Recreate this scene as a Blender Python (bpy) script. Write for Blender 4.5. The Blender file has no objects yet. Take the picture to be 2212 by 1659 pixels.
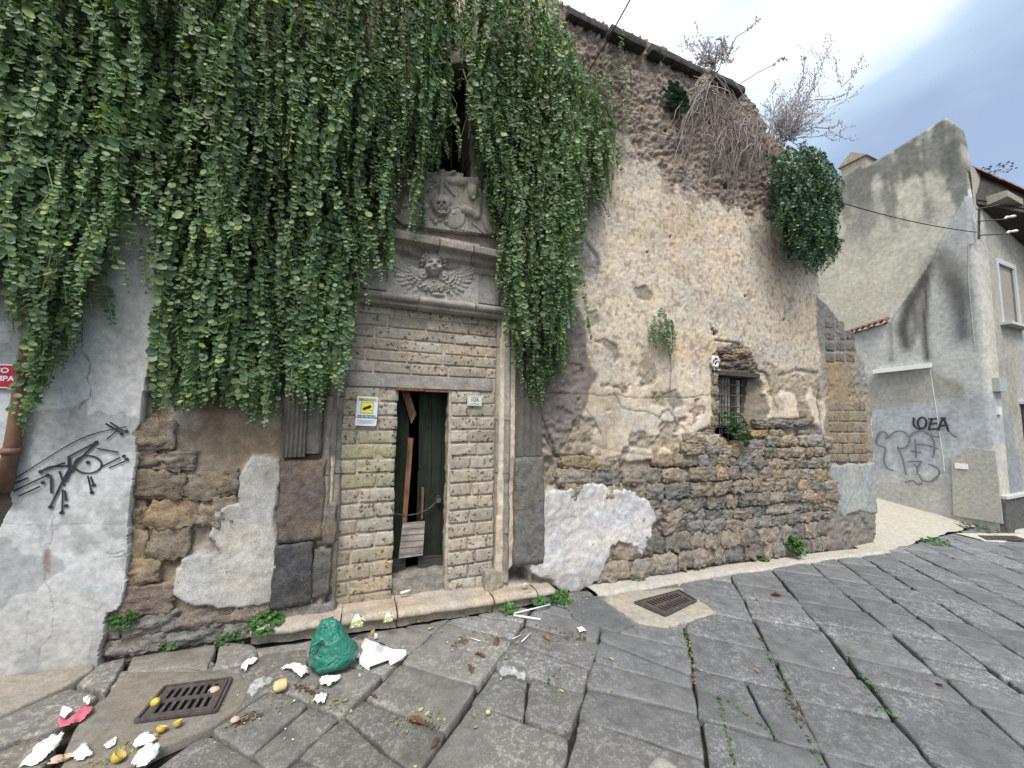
import bpy, bmesh, math, random
import numpy as np
from mathutils import Vector, Matrix

# ------------------------------------------------------------------ camera, world, sun, exposure
random.seed(7); np.random.seed(7)
SC = bpy.context.scene
COL = SC.collection
FPX, PCX, PCY = 831.0, 1106.0, 829.5           # focal length and centre in survey units (photo 2212 wide)
YAW, PITCH, ROLL = math.radians(23.2), math.radians(4.9), math.radians(0.6)
CAM = np.array([0, 0, 1.65])
_f = np.array([math.sin(YAW)*math.cos(PITCH), math.cos(YAW)*math.cos(PITCH), math.sin(PITCH)])
_r0 = np.array([math.cos(YAW), -math.sin(YAW), 0.0]); _u0 = np.cross(_r0, _f)
_R = math.cos(ROLL)*_r0 + math.sin(ROLL)*_u0
_U = -math.sin(ROLL)*_r0 + math.cos(ROLL)*_u0
cam_d = bpy.data.cameras.new('camera'); cam = bpy.data.objects.new('camera', cam_d); COL.objects.link(cam)
cam_d.sensor_width = 36.0; cam_d.lens = 36.0*FPX/2212.0; cam_d.clip_start = 0.05; cam_d.clip_end = 500
M = Matrix(((_R[0], _U[0], -_f[0]), (_R[1], _U[1], -_f[1]), (_R[2], _U[2], -_f[2]))).to_4x4()
M.translation = Vector(CAM); cam.matrix_world = M
SC.camera = cam
SC.view_settings.view_transform = 'Standard'; SC.view_settings.look = 'None'
SC.view_settings.gamma = 1; SC.view_settings.use_curve_mapping = False
SC.view_settings.exposure = 1.35
SUN_EL, SUN_AZ = math.radians(58), math.radians(205)   # soft light from the street side, azimuth clockwise from +Y
world = bpy.data.worlds.new('World'); SC.world = world; world.use_nodes = True
def build_world():
    nt = world.node_tree; n = nt.nodes; l = nt.links; n.clear()
    out = n.new('ShaderNodeOutputWorld'); bg = n.new('ShaderNodeBackground'); bg.inputs[1].default_value = 0.1
    sky = n.new('ShaderNodeTexSky'); sky.sky_type = 'NISHITA'; sky.sun_disc = False
    sky.sun_elevation = SUN_EL; sky.sun_rotation = SUN_AZ; sky.altitude = 50; sky.dust_density = 2
    tc = n.new('ShaderNodeTexCoord'); mp = n.new('ShaderNodeMapping'); mp.inputs['Scale'].default_value = (1, 1.0, 2.2)
    mp.inputs['Rotation'].default_value = (0.3, 0.5, 0.4); mp.inputs['Location'].default_value = (0.35, 0.1, 0.62)
    nz = n.new('ShaderNodeTexNoise'); nz.inputs['Scale'].default_value = 1.5; nz.inputs['Detail'].default_value = 5
    nz.inputs['Roughness'].default_value = 0.5; nz.inputs['Distortion'].default_value = 0.3
    l.new(tc.outputs['Generated'], mp.inputs['Vector']); l.new(mp.outputs[0], nz.inputs['Vector'])
    # cloud cover: thin white cloud over the building, heavier blue-grey cloud low down the street
    dt = n.new('ShaderNodeVectorMath'); dt.operation = 'DOT_PRODUCT'
    dt.inputs[1].default_value = (-0.80, 0.10, 0.75); l.new(tc.outputs['Generated'], dt.inputs[0])
    ma = n.new('ShaderNodeMath'); ma.operation = 'MULTIPLY_ADD'; ma.inputs[1].default_value = 0.62; ma.inputs[2].default_value = 0.12
    l.new(dt.outputs['Value'], ma.inputs[0])
    ad = n.new('ShaderNodeMath'); ad.operation = 'ADD'; nm = n.new('ShaderNodeMath'); nm.operation = 'MULTIPLY_ADD'; nm.inputs[1].default_value = 1.7; nm.inputs[2].default_value = -.35; l.new(nz.outputs['Fac'], nm.inputs[0]); l.new(ma.outputs[0], ad.inputs[0]); l.new(nm.outputs[0], ad.inputs[1])
    rp = n.new('ShaderNodeValToRGB'); e = rp.color_ramp.elements
    e[0].position = 0.30; e[0].color = (1.6, 2.1, 2.95, 1)
    e[1].position = 0.80; e[1].color = (5.2, 5.6, 5.7, 1)
    m = rp.color_ramp.elements.new(0.55); m.color = (2.5, 3.15, 3.9, 1)
    l.new(ad.outputs[0], rp.inputs[0])
    mx = n.new('ShaderNodeMix'); mx.data_type = 'RGBA'; mx.inputs[0].default_value = 0.88
    l.new(sky.outputs[0], mx.inputs[6]); l.new(rp.outputs[0], mx.inputs[7])
    l.new(mx.outputs[2], bg.inputs[0]); l.new(bg.outputs[0], out.inputs[0])
build_world()
sun_d = bpy.data.lights.new('sun', 'SUN'); sun_d.energy = 1.5; sun_d.angle = math.radians(24); sun_d.color = (1, 0.955, 0.89)
sun = bpy.data.objects.new('sun', sun_d); COL.objects.link(sun)
_sd = Vector((math.sin(SUN_AZ)*math.cos(SUN_EL), math.cos(SUN_AZ)*math.cos(SUN_EL), math.sin(SUN_EL)))
sun.rotation_euler = (-_sd).to_track_quat('-Z', 'Y').to_euler(); sun.location = (0, -5, 12)
SC.cycles.max_bounces = 6; SC.cycles.diffuse_bounces = 4; SC.cycles.transparent_max_bounces = 8
SC.cycles.sample_clamp_indirect = 5

# ------------------------------------------------------------------ survey helpers
D = 3.28                                        # distance from the street point to the old facade
def ray(px, py): return _f + _R*(px-PCX)/FPX - _U*(py-PCY)/FPX
def S(px, py, d=0.0):                           # survey point on the facade plane, d metres proud of it
    r = ray(px, py); return CAM + r*((D-d)/r[1])
def onX(px, py, X):
    r = ray(px, py); return CAM + r*(X/r[0])
GA, GB = 0.10, 0.04
def gz(x): return GA - GB*max(-6, min(30, x))
def G(px, py, up=0.0):                          # survey point on the sloping street (or up metres above it)
    r = ray(px, py); return CAM + r*((GA+up-CAM[2])/(r[2]+GB*r[0]))
def projv(P):
    v = P - CAM; z = v @ _f
    return PCX + FPX*(v@_R)/z, PCY - FPX*(v@_U)/z

# ------------------------------------------------------------------ noise
def _h(ix, iy, iz, s):
    n = (ix.astype(np.int64)*374761393 + iy.astype(np.int64)*668265263 + iz.astype(np.int64)*2147483647 + s*974634777) & 0xffffffff
    n = ((n ^ (n >> 13))*1274126177) & 0xffffffff
    n = ((n ^ (n >> 16))*2246822519) & 0xffffffff
    return ((n ^ (n >> 15)) & 0xffffff)/float(0xffffff)
def vn(x, y, z, s=0):
    x, y, z = np.broadcast_arrays(np.asarray(x, float), np.asarray(y, float), np.asarray(z, float))
    ix, iy, iz = np.floor(x), np.floor(y), np.floor(z)
    fx, fy, fz = x-ix, y-iy, z-iz
    fx, fy, fz = [t*t*(3-2*t) for t in (fx, fy, fz)]
    r = 0
    for a in (0, 1):
        for b in (0, 1):
            for c in (0, 1):
                w = (fx if a else 1-fx)*(fy if b else 1-fy)*(fz if c else 1-fz)
                r = r + w*_h(ix+a, iy+b, iz+c, s)
    return r*2-1
def fbm(x, y, z=0.0, s=0, o=4, sc=1.0, g=0.5):
    r = 0; a = 1.0; t = 0
    for i in range(o):
        r = r + a*vn(np.asarray(x)*sc, np.asarray(y)*sc, np.asarray(z)*sc, s+i*17); t += a; a *= g; sc *= 2.03
    return r/t
def voro(x, y, s=0):                            # 2-D cells: distance to nearest, border distance, cell id
    ix, iy = np.floor(x), np.floor(y); f1 = np.full(x.shape, 9.0); f2 = np.full(x.shape, 9.0); cid = np.zeros(x.shape)
    zz = np.zeros(x.shape)
    for a in (-1, 0, 1):
        for b in (-1, 0, 1):
            jx, jy = ix+a, iy+b
            px_ = jx+_h(jx, jy, zz, s); py_ = jy+_h(jx, jy, zz, s+5)
            d = np.hypot(x-px_, y-py_); c = _h(jx, jy, zz, s+9)
            m = d < f1; f2 = np.where(m, f1, np.minimum(f2, d)); cid = np.where(m, c, cid); f1 = np.where(m, d, f1)
    return f1, f2-f1, cid
def sstep(a, b, x):
    t = np.clip((x-a)/(b-a), 0, 1); return t*t*(3-2*t)
def sdf(px, py, poly):                          # signed distance to a polygon, negative inside
    p = np.array(poly, float); n = len(p); d = np.full(px.shape, 1e18); ins = np.zeros(px.shape, bool)
    for i in range(n):
        a, b = p[i], p[(i+1) % n]; ex, ey = b-a; wx, wy = px-a[0], py-a[1]
        t = np.clip((wx*ex+wy*ey)/(ex*ex+ey*ey+1e-12), 0, 1)
        d = np.minimum(d, (wx-ex*t)**2+(wy-ey*t)**2)
        c = (a[1] > py) != (b[1] > py)
        with np.errstate(divide='ignore', invalid='ignore'):
            xx = (b[0]-a[0])*(py-a[1])/(b[1]-a[1]+1e-12)+a[0]
        ins ^= c & (px < xx)
    d = np.sqrt(d); return np.where(ins, -d, d)
def pdist(px, py, pl):                          # distance to an open polyline
    d = np.full(px.shape, 1e18)
    for a, b in zip(pl[:-1], pl[1:]):
        ex, ey = b[0]-a[0], b[1]-a[1]; wx, wy = px-a[0], py-a[1]
        t = np.clip((wx*ex+wy*ey)/(ex*ex+ey*ey+1e-12), 0, 1)
        d = np.minimum(d, (wx-ex*t)**2+(wy-ey*t)**2)
    return np.sqrt(d)

# ------------------------------------------------------------------ object helpers
def mesh_np(name, V, F, col=None, smooth=True):
    V = np.asarray(V, float); me = bpy.data.meshes.new(name)
    if isinstance(F, np.ndarray):
        k = F.shape[1]; nf = len(F); me.vertices.add(len(V)); me.vertices.foreach_set('co', V.ravel())
        me.loops.add(nf*k); me.loops.foreach_set('vertex_index', F.astype(np.int32).ravel())
        me.polygons.add(nf); me.polygons.foreach_set('loop_start', np.arange(nf, dtype=np.int32)*k)
    else:
        me.from_pydata(V.tolist(), [], F)
    me.update(calc_edges=True)
    if smooth: me.polygons.foreach_set('use_smooth', np.ones(len(me.polygons), bool))
    if col is not None:
        at = me.color_attributes.new('Col', 'FLOAT_COLOR', 'POINT')
        c = np.ones((len(V), 4)); c[:, :3] = col; at.data.foreach_set('color', c.ravel())
    return me
def wpos(o):
    return o.location+(wpos(o.parent)+o.matrix_parent_inverse.translation if o.parent else Vector((0, 0, 0)))
def link(o, parent=None):
    COL.objects.link(o)
    if parent is not None:
        o.parent = parent
        o.matrix_parent_inverse = Matrix.Translation(-wpos(parent))
    return o
def obj(name, me, mat, parent=None, color=None):
    o = bpy.data.objects.new(name, me)
    if mat is not None and len(me.materials) == 0: me.materials.append(mat)
    if color is not None: o.color = (*color, 1)
    return link(o, parent)
def tag(o, label, cat, group=None, kind=None):
    if label: o['label'] = label
    if cat: o['category'] = cat
    if group: o['group'] = group
    if kind: o['kind'] = kind
    return o
def thing(name, label, cat, loc=(0, 0, 0), group=None):
    o = bpy.data.objects.new(name, None); o.empty_display_size = 0.1; o.location = Vector(loc); COL.objects.link(o)
    return tag(o, label, cat, group)
class MB:                                       # mesh builder
    def __init__(s): s.v = []; s.f = []
    def add(s, V, F):
        n = len(s.v); s.v += [tuple(map(float, p)) for p in V]; s.f += [tuple(i+n for i in f) for f in F]; return s
    def box(s, c, sz, rot=None):
        a, b, d = [t/2 for t in sz]
        V = [Vector(p) for p in ((-a,-b,-d),(a,-b,-d),(a,b,-d),(-a,b,-d),(-a,-b,d),(a,-b,d),(a,b,d),(-a,b,d))]
        if rot is not None: V = [rot @ p for p in V]
        V = [p+Vector(c) for p in V]
        return s.add(V, [(0,3,2,1),(4,5,6,7),(0,1,5,4),(1,2,6,5),(2,3,7,6),(3,0,4,7)])
    def tube(s, pts, r, k=5, cap=True):
        pts = [Vector(p) for p in pts]; n = len(pts); rr = r if hasattr(r, '__len__') else [r]*n
        V = []; F = []; ref = None
        for i, p in enumerate(pts):
            t = (pts[min(i+1, n-1)]-pts[max(i-1, 0)]); t = t.normalized() if t.length > 1e-9 else Vector((0, 0, 1))
            if ref is None: ref = t.orthogonal().normalized()
            ref = (ref - t*ref.dot(t)); ref = ref.normalized() if ref.length > 1e-6 else t.orthogonal().normalized()
            b = t.cross(ref)
            for j in range(k):
                a = 2*math.pi*j/k; V.append(p+(ref*math.cos(a)+b*math.sin(a))*rr[i])
        for i in range(n-1):
            for j in range(k):
                F.append((i*k+j, i*k+(j+1) % k, (i+1)*k+(j+1) % k, (i+1)*k+j))
        if cap: F += [tuple(range(k))[::-1], tuple((n-1)*k+j for j in range(k))]
        return s.add(V, F)
    def prism(s, poly, off):                    # closed 3-D polygon extruded by a vector
        n = len(poly); A = [Vector(p) for p in poly]; B = [p+Vector(off) for p in A]
        return s.add(A+B, [tuple(range(n)), tuple(range(2*n-1, n-1, -1))]+[(i, n+i, n+(i+1) % n, (i+1) % n) for i in range(n)])
    def mesh(s, name, smooth=False):
        me = bpy.data.meshes.new(name); me.from_pydata(s.v, [], s.f); me.update()
        bm = bmesh.new(); bm.from_mesh(me); bmesh.ops.recalc_face_normals(bm, faces=bm.faces); bm.to_mesh(me); bm.free()
        if smooth: me.polygons.foreach_set('use_smooth', [True]*len(me.polygons))
        return me
    def build(s, name, mat, parent=None, smooth=False, color=None):
        return obj(name, s.mesh(name, smooth), mat, parent, color)
def cube_grid(n):                               # unit cube surface, merged grid
    vs = {}; V = []; F = []
    def vid(p):
        k = tuple(int(round(c*n)) for c in p)
        if k not in vs: vs[k] = len(V); V.append(p)
        return vs[k]
    for ax in range(3):
        for sgn in (0, 1):
            for i in range(n):
                for j in range(n):
                    q = []
                    for a, b in ((0,0),(1,0),(1,1),(0,1)):
                        p = [0, 0, 0]; p[ax] = sgn; p[(ax+1) % 3] = (i+a)/n; p[(ax+2) % 3] = (j+b)/n; q.append(vid(tuple(p)))
                    F.append(tuple(q) if sgn else tuple(q[::-1]))
    return np.array(V)*2-1, np.array(F)
_CG = {}
def rock(name, size=(1, 1, 1), n=7, rnd=0.5, amp=0.08, freq=2.0, seed=0, fine=0.0):
    if n not in _CG: _CG[n] = cube_grid(n)
    V, F = _CG[n]; V = V.copy()
    L = np.linalg.norm(V, axis=1, keepdims=True); sph = V/L*1.08
    P = V*(1-rnd)+sph*rnd
    P = P*np.array(size)/2
    s = min(size)/2
    q = P/s*freq*0.5
    nrm = sph/np.linalg.norm(sph, axis=1, keepdims=True)
    dsp = fbm(q[:, 0]+seed*7.1, q[:, 1], q[:, 2], seed, 3)*amp*s*2
    if fine: dsp += fbm(q[:, 0]*4, q[:, 1]*4, q[:, 2]*4+seed, seed+50, 2)*fine
    wob = np.stack([fbm(q[:, 0]*.6+31, q[:, 1]*.6, q[:, 2]*.6, seed+k*3+90, 2) for k in range(3)], 1)*amp*s*1.6
    return mesh_np(name, P+nrm*dsp[:, None]+wob, F)

# ------------------------------------------------------------------ materials
class NT:
    def __init__(s, m): m.use_nodes = True; s.t = m.node_tree; s.t.nodes.clear(); s.n = s.t.nodes; s.l = s.t.links
    def new(s, ty, **k):
        n = s.n.new(ty)
        for a, b in k.items(): setattr(n, a, b)
        return n
    def noise(s, vec, scale, detail=4, rough=0.55, dist=0):
        n = s.new('ShaderNodeTexNoise'); n.inputs['Scale'].default_value = scale; n.inputs['Detail'].default_value = detail
        n.inputs['Roughness'].default_value = rough; n.inputs['Distortion'].default_value = dist; s.l.new(vec, n.inputs['Vector']); return n.outputs['Fac']
    def ramp(s, fac, stops):
        r = s.new('ShaderNodeValToRGB'); s.l.new(fac, r.inputs[0]); e = r.color_ramp.elements
        while len(e) < len(stops): e.new(0.5)
        for i, (p, c) in enumerate(stops):
            e[i].position = p; e[i].color = (c, c, c, 1) if not hasattr(c, '__len__') else (*c, 1)
        return r.outputs[0]
    def mix(s, a, b, fac, mode='MIX'):
        m = s.new('ShaderNodeMix', data_type='RGBA', blend_type=mode)
        for v, i in ((fac, 0), (a, 6), (b, 7)):
            if hasattr(v, 'links') or hasattr(v, 'is_linked'): s.l.new(v, m.inputs[i])
            elif hasattr(v, '__len__'): m.inputs[i].default_value = (*v, 1)
            else: m.inputs[i].default_value = v if i == 0 else (v, v, v, 1)
        return m.outputs[2]
    def math(s, op, a, b):
        m = s.new('ShaderNodeMath', operation=op)
        for v, i in ((a, 0), (b, 1)):
            if hasattr(v, 'is_linked'): s.l.new(v, m.inputs[i])
            else: m.inputs[i].default_value = v
        return m.outputs[0]
def finish(t, colr, rough=0.9, height=None, bump=0.01, spec=0.3, **k):
    b = t.new('ShaderNodeBsdfPrincipled'); o = t.new('ShaderNodeOutputMaterial')
    if hasattr(colr, 'is_linked'): t.l.new(colr, b.inputs['Base Color'])
    else: b.inputs['Base Color'].default_value = (*colr, 1)
    if hasattr(rough, 'is_linked'): t.l.new(rough, b.inputs['Roughness'])
    else: b.inputs['Roughness'].default_value = rough
    b.inputs['Specular IOR Level'].default_value = spec
    for a, v in k.items(): b.inputs[a.replace('_', ' ')].default_value = v
    if height is not None:
        bp = t.new('ShaderNodeBump'); bp.inputs['Strength'].default_value = 1.0; bp.inputs['Distance'].default_value = bump
        t.l.new(height, bp.inputs['Height']); t.l.new(bp.outputs[0], b.inputs['Normal'])
    t.l.new(b.outputs[0], o.inputs[0]); return b
def pos(t): return t.new('ShaderNodeNewGeometry').outputs['Position']
def src(t, base):
    if base == 'attr':
        a = t.new('ShaderNodeAttribute', attribute_name='Col'); return a.outputs['Color']
    if base == 'obj': return t.new('ShaderNodeObjectInfo').outputs['Color']
    r = t.new('ShaderNodeRGB'); r.outputs[0].default_value = (*base, 1); return r.outputs[0]
def masonry(name, base, lo=0.62, hi=1.3, sc=14.0, pit=0.0, pitsc=38.0, bump=0.012, rough=0.93, warm=0.12, grain=120.0):
    m = bpy.data.materials.new(name); t = NT(m); p = pos(t); c = src(t, base)
    n1 = t.noise(p, sc, 6, 0.62); n2 = t.noise(p, sc*6, 4, 0.6); n3 = t.noise(p, sc*0.22, 3, 0.5)
    c = t.mix(c, t.ramp(n1, [(0.28, lo), (0.72, hi)]), 1.0, 'MULTIPLY')
    c = t.mix(c, t.ramp(n2, [(0.3, 0.72), (0.7, 1.22)]), 0.8, 'MULTIPLY')
    c = t.mix(c, t.ramp(n3, [(0.35, (1-warm, 1-warm*.6, 1.0)), (0.65, (1+warm, 1.0, 1-warm*1.4))]), 0.8, 'MULTIPLY')
    h = t.math('ADD', t.math('MULTIPLY', n1, 0.55), t.math('MULTIPLY', n2, 0.30))
    h = t.math('ADD', h, t.math('MULTIPLY', t.noise(p, grain, 2, 0.6), 0.12))
    if pit:
        v = t.new('ShaderNodeTexVoronoi'); v.inputs['Scale'].default_value = pitsc; v.inputs['Randomness'].default_value = 1
        w = t.new('ShaderNodeVectorMath', operation='MULTIPLY_ADD')
        nn = t.new('ShaderNodeTexNoise'); nn.inputs['Scale'].default_value = 30; t.l.new(p, nn.inputs['Vector'])
        w.inputs[1].default_value = (0.055, 0.055, 0.055); t.l.new(nn.outputs['Color'], w.inputs[0]); t.l.new(p, w.inputs[2]); t.l.new(w.outputs[0], v.inputs['Vector'])
        sel = t.new('ShaderNodeSeparateColor'); t.l.new(v.outputs['Color'], sel.inputs[0])
        rad = t.math('MULTIPLY', sel.outputs[0], pit)
        hole = t.math('LESS_THAN', v.outputs['Distance'], t.math('SUBTRACT', rad, pit*0.5))
        c = t.mix(c, t.mix(c, (0.42, 0.34, 0.28), 1.0, 'MULTIPLY'), hole)
        h = t.math('SUBTRACT', h, t.math('MULTIPLY', hole, 0.6))
    finish(t, c, rough, h, bump, 0.2); return m
def simple(name, c, rough=0.8, var=0.0, sc=10, spec=0.3, bump=0.0, **k):
    m = bpy.data.materials.new(name); t = NT(m); p = pos(t); n = t.noise(p, sc, 5, 0.6)
    col = t.mix(src(t, c), t.ramp(n, [(0.3, 1-var), (0.7, 1+var)]), 1.0, 'MULTIPLY') if var else src(t, c)
    finish(t, col, rough, n if bump else None, bump or 0.01, spec, **k); return m
M_facade = masonry('facade_masonry', 'attr', 0.72, 1.28, 15, pit=0.22, pitsc=30, bump=0.010, warm=0.07)
M_tuff = masonry('tuff_stone', 'obj', 0.58, 1.4, 19, pit=0.55, pitsc=46, bump=0.03, warm=.09)
M_brick = masonry('tuff_brick', 'obj', 0.70, 1.25, 22, pit=1.1, pitsc=34, bump=0.016, warm=0.08)
M_basalt = None
M_carved = masonry('carved_piperno', 'obj', 0.7, 1.25, 11, bump=0.006, warm=0.05)
M_marble = masonry('worn_marble', (0.40, 0.35, 0.30), 0.72, 1.18, 8, bump=0.006, warm=0.10, rough=0.7)
M_white = masonry('white_plaster', 'attr', 0.93, 1.06, 5, bump=0.006, warm=0.03)
M_house = masonry('house_render', 'attr', 0.86, 1.12, 2.2, bump=0.012, warm=0.04, grain=60)
M_concrete = masonry('concrete', 'obj', 0.75, 1.2, 18, bump=0.006, warm=0.06)
M_soil = masonry('joint_soil', (0.035, 0.03, 0.022), 0.5, 1.4, 20, bump=0.02)
M_iron = simple('rusted_iron', (0.075, 0.062, 0.058), 0.75, 0.4, 30, 0.4, 0.002)
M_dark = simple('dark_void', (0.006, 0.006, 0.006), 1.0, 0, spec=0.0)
M_graf = simple('spray_paint_black', (0.028, 0.03, 0.04), 0.7, 0.5, 25)
M_graf2 = simple('spray_paint_faded', (0.14, 0.15, 0.175), 0.8, 0.4, 25)
M_text = simple('print_black', (0.03, 0.03, 0.035), 0.6)
M_signw = simple('sign_white', (0.66, 0.70, 0.76), 0.45, 0.06, 6)
M_yel = simple('sign_yellow', (0.78, 0.72, 0.06), 0.45)
M_red = simple('sign_red', (0.42, 0.012, 0.035), 0.45, 0.08, 6)
M_pipe = simple('terracotta_pipe', (0.15, 0.085, 0.052), 0.6, 0.3, 14, 0.35, 0.002)
M_tile = simple('terracotta_tile', (0.17, 0.085, 0.065), 0.9, 0.35, 9, bump=0.004)
M_coping = simple('weathered_coping', (0.06, 0.052, 0.048), 0.95, 0.5, 14, bump=0.015)
M_twig = simple('dry_twig', (0.22, 0.18, 0.16), 0.9, 0.3, 30)
M_root = simple('pale_root', (0.36, 0.32, 0.285), 0.9, 0.35, 30)
M_shrub = simple('dry_shrub', (0.40, 0.365, 0.385), 0.9, 0.3, 30)
M_wire = simple('black_cable', (0.035, 0.035, 0.04), 0.6)
M_paper = simple('white_paper', (0.72, 0.73, 0.76), 0.85, 0.06, 20, bump=0.002)
M_tissue = simple('tissue', (0.68, 0.70, 0.68), 0.95, 0.08, 30, bump=0.003)
M_bread = simple('bread', (0.62, 0.47, 0.25), 0.8, 0.15, 30)
M_lemon = simple('lemon_skin', (0.55, 0.40, 0.08), 0.45, 0.12, 40, 0.4, 0.001)
M_pulp = simple('lemon_pith', (0.62, 0.47, 0.14), 0.7, 0.2, 60)
M_pink = simple('pink_wrapper', (0.50, 0.13, 0.17), 0.5, 0.1, 20)
M_shell = simple('egg_shell', (0.52, 0.37, 0.27), 0.7, 0.15, 20)
M_plastic = simple('white_plastic', (0.70, 0.70, 0.68), 0.4)
M_carton = simple('green_carton', (0.34, 0.36, 0.10), 0.5, 0.2, 40)
M_oldleaf = simple('dead_leaf', 'obj', 0.8, 0.25, 40)
def wood(name, c, rough=0.85, var=0.4, axis='z'):
    m = bpy.data.materials.new(name); t = NT(m)
    mp = t.new('ShaderNodeMapping'); mp.inputs['Scale'].default_value = (40, 40, 2.5) if axis == 'z' else (2.5, 40, 40)
    t.l.new(pos(t), mp.inputs[0]); n = t.noise(mp.outputs[0], 1.0, 5, 0.6); n2 = t.noise(pos(t), 9, 4, 0.6)
    col = t.mix(src(t, c), t.ramp(n, [(0.3, 1-var), (0.7, 1+var)]), 1.0, 'MULTIPLY')
    col = t.mix(col, t.ramp(n2, [(0.35, 0.55), (0.6, 1.15)]), 0.7, 'MULTIPLY')
    finish(t, col, rough, n, 0.003, 0.3); return m
M_green = wood('green_painted_wood', (0.015, 0.022, 0.013))
M_wgrey = wood('grey_board', (0.30, 0.27, 0.24), axis='x')
M_wbrown = wood('brown_wood', (0.17, 0.085, 0.05))
M_wdark = wood('dark_wood', (0.06, 0.055, 0.048), axis='x')
def leafmat(name, c1, c2, tr=0.12, rough=0.38):
    m = bpy.data.materials.new(name); t = NT(m); g = t.new('ShaderNodeNewGeometry')
    r = t.ramp(g.outputs['Random Per Island'], [(0.0, c1), (0.72, [a*.6+b*.4 for a, b in zip(c1, c2)]), (0.93, c2), (1.0, [c2[0]*1.8, c2[1]*1.5, c2[2]*1.0])])
    n = t.noise(pos(t), 1.6, 3, 0.5)
    r = t.mix(r, t.ramp(n, [(0.3, 0.72), (0.7, 1.3)]), 0.9, 'MULTIPLY')
    b = t.new('ShaderNodeBsdfPrincipled'); t.l.new(r, b.inputs['Base Color']); b.inputs['Roughness'].default_value = rough
    b.inputs['Specular IOR Level'].default_value = 0.45
    tl = t.new('ShaderNodeBsdfTranslucent'); t.l.new(t.mix(r, (1.3, 1.5, 0.5), 1.0, 'MULTIPLY'), tl.inputs[0])
    mx = t.new('ShaderNodeMixShader'); mx.inputs[0].default_value = tr; t.l.new(b.outputs[0], mx.inputs[1]); t.l.new(tl.outputs[0], mx.inputs[2])
    o = t.new('ShaderNodeOutputMaterial'); t.l.new(mx.outputs[0], o.inputs[0]); return m
M_leaf = leafmat('creeper_leaf', (0.094, 0.156, 0.084), (0.19, 0.265, 0.105), 0.28, 0.48)
M_leafd = leafmat('dark_creeper_leaf', (0.030, 0.070, 0.036), (0.055, 0.115, 0.040), 0.15)
M_weed = leafmat('weed_leaf', (0.035, 0.105, 0.020), (0.085, 0.19, 0.035), 0.2, 0.55)
def basalt():
    m = bpy.data.materials.new('basalt_paving'); t = NT(m); p = pos(t); c = src(t, 'obj')
    n1 = t.noise(p, 9, 5, 0.6); n2 = t.noise(p, 30, 5, 0.62, 0.4); n3 = t.noise(p, 150, 2, 0.6); n4 = t.noise(p, 1.3, 3, 0.5)
    c = t.mix(c, t.ramp(n1, [(0.3, 0.78), (0.7, 1.2)]), 1.0, 'MULTIPLY')
    n5 = t.noise(p, 85, 4, 0.65); flake = t.ramp(t.math('ADD', t.math('MULTIPLY', n2, .55), t.math('MULTIPLY', n5, .45)), [(0.50, 0.0), (0.57, 1.0)])
    amt = t.ramp(n4, [(0.40, 0.10), (0.66, 1.0)])
    c = t.mix(c, t.mix(c, (2.15, 2.1, 2.05), 1.0, 'MULTIPLY'), t.math('MULTIPLY', flake, amt))
    c = t.mix(c, t.ramp(n3, [(0.35, 0.75), (0.65, 1.2)]), 0.6, 'MULTIPLY')
    h = t.math('ADD', t.math('MULTIPLY', n1, 0.7), t.math('MULTIPLY', n2, 0.5))
    finish(t, c, t.ramp(n1, [(0.3, 0.42), (0.7, 0.68)]), h, 0.010, 0.35); return m
M_basalt = basalt()
def film(name, c, alpha, rough=0.2, sc=25, bd=.006):
    m = bpy.data.materials.new(name); t = NT(m); b = t.new('ShaderNodeBsdfPrincipled'); b.inputs['Base Color'].default_value = (*c, 1)
    b.inputs['Roughness'].default_value = rough; n = t.noise(pos(t), sc, 4, 0.5, 1.5)
    bp = t.new('ShaderNodeBump'); bp.inputs['Distance'].default_value = bd; t.l.new(n, bp.inputs['Height']); t.l.new(bp.outputs[0], b.inputs['Normal'])
    tr = t.new('ShaderNodeBsdfTransparent'); mx = t.new('ShaderNodeMixShader'); mx.inputs[0].default_value = alpha
    o = t.new('ShaderNodeOutputMaterial'); t.l.new(tr.outputs[0], mx.inputs[1]); t.l.new(b.outputs[0], mx.inputs[2]); t.l.new(mx.outputs[0], o.inputs[0]); return m
M_bag = film('green_bag_film', (0.030, 0.215, 0.155), 0.84, 0.20, 12, .032)
M_clear = film('clear_plastic', (0.75, 0.8, 0.8), 0.22, 0.15)

# ------------------------------------------------------------------ street: base sheet, paving, alley
def grid_sheet(name, xs, ys, zf, mat, kind='structure', parent=None, col=None, objcol=None):
    X, Y = np.meshgrid(xs, ys); Z = zf(X, Y); nx, ny = len(xs), len(ys)
    i = np.arange(nx*ny).reshape(ny, nx)
    F = np.stack([i[:-1, :-1], i[:-1, 1:], i[1:, 1:], i[1:, :-1]], -1).reshape(-1, 4)
    o = obj(name, mesh_np(name, np.stack([X.ravel(), Y.ravel(), Z.ravel()], 1), F, col), mat, parent, objcol)
    if parent is None: o['kind'] = kind
    return o
gzv = lambda X: GA-GB*np.clip(X, -6, 30)
def terr(X, Y):
    return gzv(X)-0.045+0.008*fbm(X*6, Y*6, 0, 3)
xs = np.concatenate([[-80, -30, -12, -6], np.arange(-4, 14, 0.12), [15, 18, 24, 40, 80]])
ys = np.concatenate([[-80, -30, -10, -4, -2], np.arange(-1, 3.6, 0.12), [4, 6, 12, 40, 80]])
grid_sheet('ground', xs, ys, lambda X, Y: terr(X, Y)-np.where((Y > 3.7), 0.05, 0), M_soil)
pavement = thing('paving', None, None); pavement['kind'] = 'structure'
ua = np.array([0.69, 0.724]); ub = np.array([0.724, -0.69])
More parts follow.
